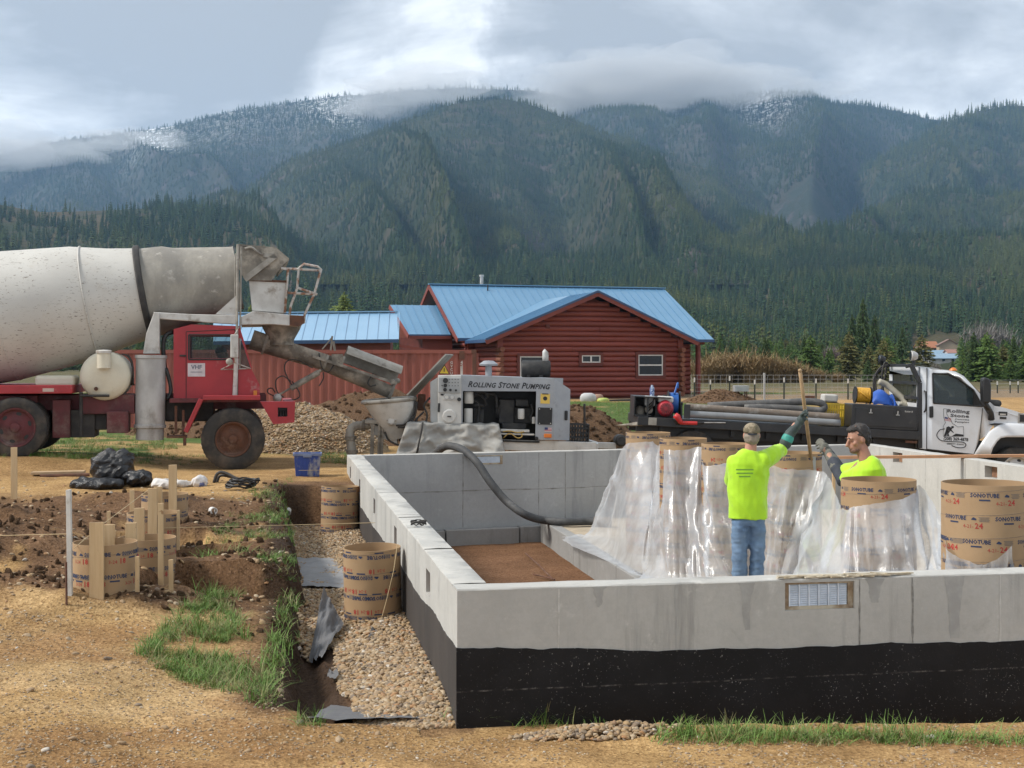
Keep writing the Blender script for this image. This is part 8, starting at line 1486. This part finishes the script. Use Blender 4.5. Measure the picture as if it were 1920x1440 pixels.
for poly, n, size, thr in (([(255, 1225), (330, 1165), (400, 1130), (450, 1150), (445, 1190), (415, 1215), (480, 1255), (478, 1300), (400, 1295), (330, 1275)], 640, .72, -.35), ([(430, 930), (520, 908), (545, 950), (550, 1020), (552, 1105), (500, 1060), (440, 1020), (380, 1000), (430, 975)], 900, .55, .0), ([(360, 1105), (450, 1100), (470, 1125), (380, 1130)], 90, .8, -.6), ([(470, 1310), (520, 1160), (550, 1120), (556, 1170), (530, 1240), (500, 1330)], 130, .8, -.4), ([(1232, 1383), (1300, 1362), (1500, 1372), (1930, 1384), (1930, 1398), (1500, 1396), (1240, 1392)], 300, .72, -.42), ([(830, 1352), (1000, 1348), (1180, 1356), (1180, 1366), (830, 1362)], 26, .9, -.6), ([(560, 1345), (620, 1340), (620, 1362), (560, 1362)], 14, .7, -1), ([(0, 812), (250, 815), (330, 830), (330, 858), (0, 862)], 1500, .8, -.1), ([(590, 845), (660, 850), (660, 872), (590, 868)], 220, .7, -.4), ([(240, 860), (420, 850), (420, 868), (240, 872)], 160, .6, 0)):
    p = np.array(poly); x0, y0 = p.min(0); x1, y1 = p.max(0); px = rng.uniform(x0, x1, n*4); py = rng.uniform(y0, y1, n*4); ok = in_poly(px, py, poly); X, Y, Z, s = grass_at(px[ok][:n], py[ok][:n], size); ok2 = fbm(X*2.3, Y*2.3, 3, 77) > thr; GX.append(X[ok2]); GY.append(Y[ok2]); GZ.append(Z[ok2]); GS_.append(s[ok2])
kk = 5200; Y = rng.uniform(25.5, 66, kk); X = rng.uniform(-.12, .42, kk)*Y; so, tu, ba, ins, nz, n2 = zones(X, Y); ok = tu > .5; GX.append(X[ok]); GY.append(Y[ok]); GZ.append(ground_z(X[ok], Y[ok])); GS_.append(rng.uniform(.6, 1.2, ok.sum()))
X, Y, Z, s = map(np.concatenate, (GX, GY, GZ, GS_)); n = len(X)
gn_scatter('grass', np.stack([X, Y, Z-.01], -1), np.stack([rng.normal(0, .15, n), rng.normal(0, .15, n), rng.uniform(0, 6.28, n)], -1), np.stack([s, s, s*.85], -1), rng.integers(0, 5, n), TUFTS)
# ------------------------------------------------------------------ stakes, boards, lines by the piers
t = NT('pine_board'); c = t.mix(t.ramp(t.noise(5, 6, .6, stretch=(6, 6, .5)), .3, .7), (.58, .42, .24), (.50, .34, .18)); c = t.mix(t.ramp(t.noise(10, 4, .6), .66, .72), c, (.30, .17, .08)); m_pine = t.out(c, .75, normal=t.bump(t.noise(30, 4, .6, stretch=(6, 6, .3)), .2, .003))
m_stakew = simple('stake_white', (.62, .60, .56), (.5, .48, .44), 8, .7, dirt=(.34, .28, .20), dscale=7, dlo=.55, dhi=.7)
def stake(x0, y0, x1, y1, Y, name, label, group=None, mat=None, th=.02, lean=0.0, sink=.25, cat='stake'):
    a, b_ = at(x0, y0, Y), at(x1, y1, Y); c = (a.x+b_.x)/2; o = MB(); w_ = abs(b_.x-a.x); zt_, zb_ = a.z, b_.z-sink
    o.add([(c-w_/2-lean, Y, zt_), (c+w_/2-lean, Y, zt_+.003), (c+w_/2, Y, zb_), (c-w_/2, Y, zb_), (c-w_/2-lean, Y+th, zt_), (c+w_/2-lean, Y+th, zt_+.003), (c+w_/2, Y+th, zb_), (c-w_/2, Y+th, zb_)], [(0, 1, 2, 3), (4, 5, 6, 7), (0, 1, 5, 4), (1, 2, 6, 5), (2, 3, 7, 6), (3, 0, 4, 7)])
    return o.build(name, mat or m_pine, bevel=.002, label=label, cat=cat, group=group)
SG = 'wooden stakes and boards around the form tubes'
stake(127, 919, 135.5, 1132, 9.9, 'white_stake', 'white painted stake standing nearest, left of the form tubes', mat=m_stakew, th=.035, lean=.015)
b_ = MB().tube([at(124, 1054, 9.8), at(125.5, 1146, 9.8)-Vector((0, 0, .15))], .008, 6).build('steel_pin', m_rust, label='rusty steel pin driven in beside the white stake', cat='pin')
for args in ((167, 980, 194, 1100, 9.93, 'wide pale board standing against the nearest form tube'), (192, 984, 215, 1012, 10.40, 'short board fixed inside the rim of the nearest form tube'), (235, 981, 255, 1013, 10.46, 'board at the back rim of the nearest form tube'), (251, 953, 270, 999, 11.05, 'square board above the half hidden form tube'), (277, 916, 294, 985, 12.12, 'tall pale board before the form tube with the upside down print'), (288, 913, 303.5, 953, 12.2, 'board overlapping the tall pale board at its right'), (296, 944, 306, 1055, 10.95, 'tall thin stake right of the half hidden form tube'), (243, 919, 251, 984, 12.6, 'thin stake rising behind the form tubes where the string starts'), (200, 959, 206.5, 985, 12.3, 'short thin stake far behind the nearest form tube'), (316, 1050, 324, 1113, 10.25, 'short stake at the edge of the cut bank'), (253, 1044, 260.5, 1106, 10.05, 'dark stake touching the right side of the nearest form tube'), (316, 872, 331, 922, 13.8, 'pale board standing by the farthest form tube and the white sacks'), (331, 957, 336.5, 990, 12.3, 'little stake at the right of the upside down print'), (20, 839, 31.5, 894, 15.3, 'pale stake at the left edge under the rear wheel')):
    stake(*args[:5], 'stake', args[5], SG)
m_str = simple('string', (.55, .42, .24), rough=.8)
def string(pts, label, r_=.0028): return MB().tube(pts, r_, 5).build('string_line', m_str, label=label, cat='string')
string([at(-30, 1005, 10.3), at(130, 1001, 10.2)], 'builder string from the left edge to the white stake'); string([at(139, 1028, 9.95), at(190, 985, 10.6), at(280, 917, 12.3)], 'builder string running back from the nearest form tube to the tall board'); string([at(306, 990, 12.2), at(560, 984, 12.9), at(704, 980, 13.0)], 'builder string crossing the trench to the foundation wall'); string([at(560, 882, 18.9), at(650, 881, 19.4)], 'builder string in front of the blue bin'); string([at(745, 1022, 11.0), at(738, 1070, 10.92), at(725, 1125, 10.9), at(712, 1172, 10.88)], 'thin cord hanging down the side of the nearest trench tube', .003)
# rubbish sacks, sacks of paper, plank, cable
t = NT('bin_bag'); m_bag = t.out((.008, .008, .010), .22, normal=t.bump(t.noise(14, 6, .65, dist=.8), .9, .03), Specular_IOR_Level=.6)
def lump(name, c, r_, seed, mat, amp, f, label, cat, flat=.0, vox=.02):
    b = MB(); b.ball((0, 0, r_[2]*.9), r_, 28, 20); me = remesh(b, vox, 1); co = np.empty(len(me.vertices)*3, np.float32); me.vertices.foreach_get('co', co); co = co.reshape(-1, 3); no = np.empty(co.size, np.float32); me.vertices.foreach_get('normal', no); no = no.reshape(-1, 3)
    q = fbm(co[:, 0]*f+seed, co[:, 2]*f+co[:, 1]*f*.7, 4, seed); q2 = 1-np.abs(fbm(co[:, 0]*f*1.3-co[:, 2]*f, co[:, 1]*f+co[:, 2]*f*1.2, 3, seed+5))*2; co = co+no*(amp*(q*1.4+.8*(q2-.5)))[:, None]; co[:, 2] = np.maximum(co[:, 2], 0); me.vertices.foreach_set('co', co.astype(np.float32).ravel()); me.update(); o = put_mesh(name, me, mat, None); o.location = c; return tag(o, label, cat)
c = G(193, 912); lump('rubbish_bag', c+Vector((.05, .25, -.02)), (.27, .24, .26), 3, m_bag, .06, 5, 'tall black plastic rubbish bag on the soil heap', 'bag'); lump('rubbish_bag', G(180, 914)+Vector((0, 0, -.03)), (.34, .2, .09), 5, m_bag, .04, 6, 'flat black plastic sack lying before the tall rubbish bag', 'bag'); lump('rubbish_bag', G(255, 914)+Vector((0, .1, -.02)), (.19, .18, .13), 7, m_bag, .045, 6, 'smaller black rubbish bag between the tall bag and the white sacks', 'bag')
m_paper = simple('paper_sack', (.62, .60, .58), (.52, .48, .44), 6, .8, bump=.4, bscale=14); m_paper2 = simple('paper_sack_printed', (.60, .58, .57), (.12, .16, .38), 7, .7, lo=.56, hi=.6)
lump('paper_sack', G(300, 917)+Vector((0, .15, -.02)), (.17, .14, .07), 9, m_paper, .03, 8, 'crumpled white paper sack touching the smaller black bag', 'sack', vox=.015); lump('paper_sack', G(338, 914)+Vector((0, .1, -.02)), (.17, .13, .06), 11, m_paper, .03, 8, 'flattened white paper sack behind the pale board', 'sack', vox=.015); lump('paper_sack', G(372, 913)+Vector((0, .1, -.02)), (.11, .1, .08), 13, m_paper2, .025, 9, 'white and blue printed sack end nearest the black cable', 'sack', vox=.012)
a, b_ = G(55, 893), G(155, 893); MB().beam(a+Vector((0, .1, .04)), b_+Vector((0, .1, .055)), .2, .035).build('plank', simple('plank_tan', (.46, .33, .2), (.38, .26, .15), 6, .8), bevel=.003, label='tan plank lying on the soil beside the rubbish bags', cat='plank'); MB().cyl(a+Vector((.15, 0, .0)), b_+Vector((.1, -.02, .02)), .03, 10).build('pipe', m_rust, label='rusty pipe under the tan plank', cat='pipe')
b = MB(); c = G(455, 918); r2 = random.Random(4)
for k in range(9): ph = r2.uniform(0, 6); rx, ry = .17+.03*r2.random(), .10+.03*r2.random(); b.tube([c+Vector((rx*math.cos(a_+ph)+.02*k*.5-.04, ry*math.sin(a_+ph)-.02, .02+.012*k+.03*abs(math.sin(a_*2+ph)))) for a_ in np.linspace(0, 6.28, 20)], .010, 6)
cbl = b.build('cable_coil', m_black, smooth=True, label='coil of black cable on the grass in front of the front wheel', cat='cable'); b = MB(); c = G(408, 905); b.tube(bez([c+Vector((-.05, 0, .0)), c+Vector((.0, .0, .12)), c+Vector((.1, 0, .13)), c+Vector((.32, -.05, .03)), c+Vector((.45, -.1, .02))], 20), .022, 8); b.tube(bez([c+Vector((-.02, .05, .0)), c+Vector((.03, .05, .09)), c+Vector((.2, .02, .07)), c+Vector((.4, 0, .02))], 20), .018, 8); b.build('folded_bracket', m_dark, smooth=True, label='dark bent metal frame lying left of the black cable coil', cat='frame')
for (x0, y0, x1, y1), lb in (((397, 964, 411, 967), 'short white pipe end lying on the soil'), ((540, 969, 553, 963), 'short white pipe end sticking out of the trench bank')): a, b_ = G(x0, y0+2), G(x1, y1+4); MB().lathe(a+Vector((0, 0, .04)), b_+Vector((0, -.04, .045)), [(0, .03), (0, .038), (.10, .038), (.10, .03), (0, .03)], 16).build('pipe_end', simple('pvc', (.72, .71, .68), rough=.4) if 'pvc' not in MATS else MATS['pvc'], auto=40, label=lb, cat='pipe')
# blue bin
c = G(581, 890); c = Vector((c.x, 19.6, gz(c.x, 19.6))); bn = empty('storage_bin', c, (0, 0, R(8)), label='dirty blue plastic storage bin beside the front wheel of the mixer', cat='bin'); m_bin = simple('bin_blue', (.025, .065, .30), (.02, .05, .22), 5, .5, dirt=(.30, .30, .31), dscale=5, dlo=.52, dhi=.66, stretch=(1, 1, .5))
b = MB(); wt2, wb2, H2 = (.19, .15), (.165, .125), .33; ring = lambda w_, z: [(-w_[0], -w_[1], z), (w_[0], -w_[1], z), (w_[0], w_[1], z), (-w_[0], w_[1], z)]; v = ring(wb2, 0)+ring(wt2, H2)+ring((wt2[0]-.01, wt2[1]-.01), H2)+ring((wb2[0]-.01, wb2[1]-.01), .01); b.add(v, [(0, 1, 2, 3), (0, 1, 5, 4), (1, 2, 6, 5), (2, 3, 7, 6), (3, 0, 4, 7), (8, 9, 13, 12), (9, 10, 14, 13), (10, 11, 15, 14), (11, 8, 12, 15), (12, 13, 14, 15), (4, 5, 9, 8), (5, 6, 10, 9), (6, 7, 11, 10), (7, 4, 8, 11)]); b.build('bin_body', m_bin, bn, bevel=.004)
b = MB(); [b.box((x-.012, -wb2[1]-.022, .02), (x+.012, -wb2[1]+.004, .25)) for x in (-.10, 0, .10)]; b.build('bin_rib', m_bin, bn, bevel=.003); b = MB(); b.box((-.205, -.165, H2-.03), (.205, -.146, H2+.008)).box((-.205, .146, H2-.03), (.205, .165, H2+.008)).box((-.205, -.146, H2-.03), (-.186, .146, H2+.008)).box((.186, -.146, H2-.03), (.205, .146, H2+.008)); b.box((-.06, -.18, H2-.05), (.06, -.166, H2-.01)); b.build('bin_rim', simple('bin_rim', (.18, .21, .30), (.10, .13, .26), 9, .5), bn, bevel=.004)
# filter cloth lying in the trench
t = NT('filter_cloth'); c_ = t.mix(t.ramp(t.noise(4, 5), .3, .7), (.135, .135, .14), (.105, .105, .11)); c_ = t.mix(t.ramp(t.noise(9, 6, .7), .6, .72), c_, (.22, .17, .12)); m_cloth = t.out(c_, .8, normal=t.bump(t.noise(12, 5), .5, .02))
def cloth(corners, label, lift, seed, nu=24, nv=14, hb=.03):
    P = []
    for i in range(nu+1):
        u = i/nu; row = []
        for j in range(nv+1):
            v = j/nv; p = (corners[0]*(1-u)+corners[1]*u)*(1-v)+(corners[3]*(1-u)+corners[2]*u)*v; q = Vector(p); q.z += lift+hb*float(fbm(u*4+seed, v*4, 3, seed))+.4*hb*float(fbm(u*11, v*9+seed, 3, seed+2)); row.append(q)
        P.append(row)
    return MB().grid(P).build('filter_cloth', m_cloth, smooth=True, label=label, cat='cloth')
def gq(*pts): return [G(x, y) for x, y in pts]
def atz(px, py, z): s = (py-HY)/(EYE-z); return Vector(((px-960)/s, FPX/s, z))
o = cloth([atz(x, y, -.41) for x, y in ((551, 1099), (660, 1100), (656, 1050), (553, 1046))], 'flat grey filter cloth across the gravel left of the nearest trench tube', .0, 3, hb=.02); o.data.materials[0] = simple('filter_cloth_pale', (.27, .27, .275), (.22, .22, .225), 5, .85, bump=.3, bscale=30, dirt=(.25, .19, .13), dscale=9, dlo=.6, dhi=.72)
q = gq((579, 1248), (604, 1252), (645, 1190), (612, 1168)); q[2] += Vector((0, 0, .04)); q[3] += Vector((-.02, 0, .22)); cloth(q, 'crumpled grey filter cloth leaning on the trench bank', .06, 7, hb=.05)
cloth(gq((575, 1355), (832, 1352), (800, 1322), (620, 1330)), 'dark filter cloth edge at the near end of the gravel trench', .02, 11, hb=.018)
for k, qd in enumerate((((690, 1212), (715, 1208), (720, 1192), (700, 1190)), ((612, 1290), (635, 1285), (632, 1272), (618, 1276)))): cloth(gq(*qd), ('scrap of grey cloth showing in the gravel below the trench tube', 'scrap of grey cloth showing at the foot of the dark bank')[k], .07, 15+k, 10, 8, .03)
# board laid over the far wall
a, b_ = at(1560, 861.5, 18.95), at(1960, 855, 19.35); a.z = b_.z = WT+.032; bd_ = MB().beam(a, b_, .09, .040).build('timber_board', simple('fir_board', (.56, .30, .16), (.48, .25, .13), 5, .7, stretch=(1, 1, 1)), bevel=.002, label='reddish timber board laid across the far concrete wall', cat='board'); MB().box((a.x+.02, a.y+.05, PLZ), (a.x+.06, a.y+.09, WT+.005)).build('support', m_pine, bd_)
# things on the wall top and on the inside floor
c = F_l.M @ Vector((s_on(F_l, 762, 985), -.1, WT+.012)); b = MB(); r2 = random.Random(8)
for k in range(7): ph = r2.uniform(0, 6); b.tube([c+Vector((.05*math.cos(a_+ph)*(1+.4*r2.random()), .06*math.sin(a_+ph), .012+.035*abs(math.sin(a_+ph+k)))) for a_ in np.linspace(0, 6.28, 14)], .0045, 5)
b.build('wire_bundle', m_dark, label='small bundle of dark tie wire on top of the side wall', cat='wire')
for pts, lb in (([(985, 1040), (1010, 1062), (1035, 1088)], 'dark rod lying on the soil floor inside the wall'), ([(1000, 1080), (1020, 1084), (1040, 1090)], 'short dark rod by the near wall on the soil floor')): 
    P = []
    for px, py in pts: s = (py-HY)/(EYE+.985); P.append(Vector(((px-960)/s, FPX/s, -.965)))
    MB().tube(P, .010, 6).build('steel_rod', m_rust, label=lb, cat='rod')
# ------------------------------------------------------------------ the air
HZ = bpy.data.materials.new('haze_air'); HZ.use_nodes = True; ht = HZ.node_tree; ht.nodes.remove(ht.nodes['Principled BSDF'])
pvn = ht.nodes.new('ShaderNodeVolumePrincipled'); pvn.inputs['Color'].default_value = (.40, .66, 1.0, 1); pvn.inputs['Density'].default_value = 7.5e-5; pvn.inputs['Anisotropy'].default_value = .2
ht.links.new(pvn.outputs[0], ht.nodes['Material Output'].inputs['Volume'])
MB().box((-6500, -400, -8), (6500, 8200, 1180)).build('haze', HZ, kind='stuff')

# cloud hanging on the tops
cm = bpy.data.materials.new('cloud_vapour'); cm.use_nodes = True; ct_ = cm.node_tree; ct_.nodes.remove(ct_.nodes['Principled BSDF']); cv = ct_.nodes.new('ShaderNodeVolumePrincipled'); cv.inputs['Color'].default_value = (.96, .97, .98, 1); cv.inputs['Density'].default_value = .0042; cv.inputs['Anisotropy'].default_value = .3; ct_.links.new(cv.outputs[0], ct_.nodes['Material Output'].inputs['Volume'])
def cloud(parts, Y, seed):
    b = MB()
    for px, py, w_, h in parts:
        c = at(px, py, Y); P = []; n, m = 36, 20; rx, rz = w_/2*Y/FPX, h/2*Y/FPX; ry = rx*.55
        for i in range(n):
            row = []
            for j in range(m+1):
                a, e_ = 2*math.pi*i/n, math.pi*j/m; d = Vector((math.sin(e_)*math.cos(a), math.sin(e_)*math.sin(a), math.cos(e_))); k = 1+.55*mnoise.fractal(d*1.6+Vector((seed+px*.01, 0, 0)), 1, 2, 4); row.append((c.x+rx*d.x*k, c.y+ry*d.y*k, c.z+rz*d.z*k))
            P.append(row)
        b.grid(P, True)
    return b
for k, parts in enumerate(([(730, 195, 200, 70)], [(800, 165, 260, 80)], [(690, 210, 110, 45)], [(1150, 165, 330, 110)], [(1250, 150, 420, 110)], [(1060, 190, 200, 80)], [(1380, 160, 260, 70)], [(60, 285, 300, 60)], [(240, 262, 220, 40)], [(1530, 168, 140, 40)], [(-60, 275, 300, 90)])): cloud(parts, 4700 if 900 < parts[0][0] else 4900, k*3.7).build('cloud', cm, kind='stuff')
# ====== small joined fittings count as one mass
for o in bpy.data.objects:
    if o.name.split('.')[0] in ('hand_hole', 'printing', 'seam', 'switch', 'bolt', 'splinters', 'weld_seam', 'grate', 'cover_slots', 'wire_mesh', 'twigs', 'tank_bracket', 'mirror_bracket', 'muffler_bracket', 'boots', 'eyebrow', 'hydraulic_hose', 'coupling', 'step'): o['kind'] = 'stuff'
bpy.data.scenes.remove(TMP)
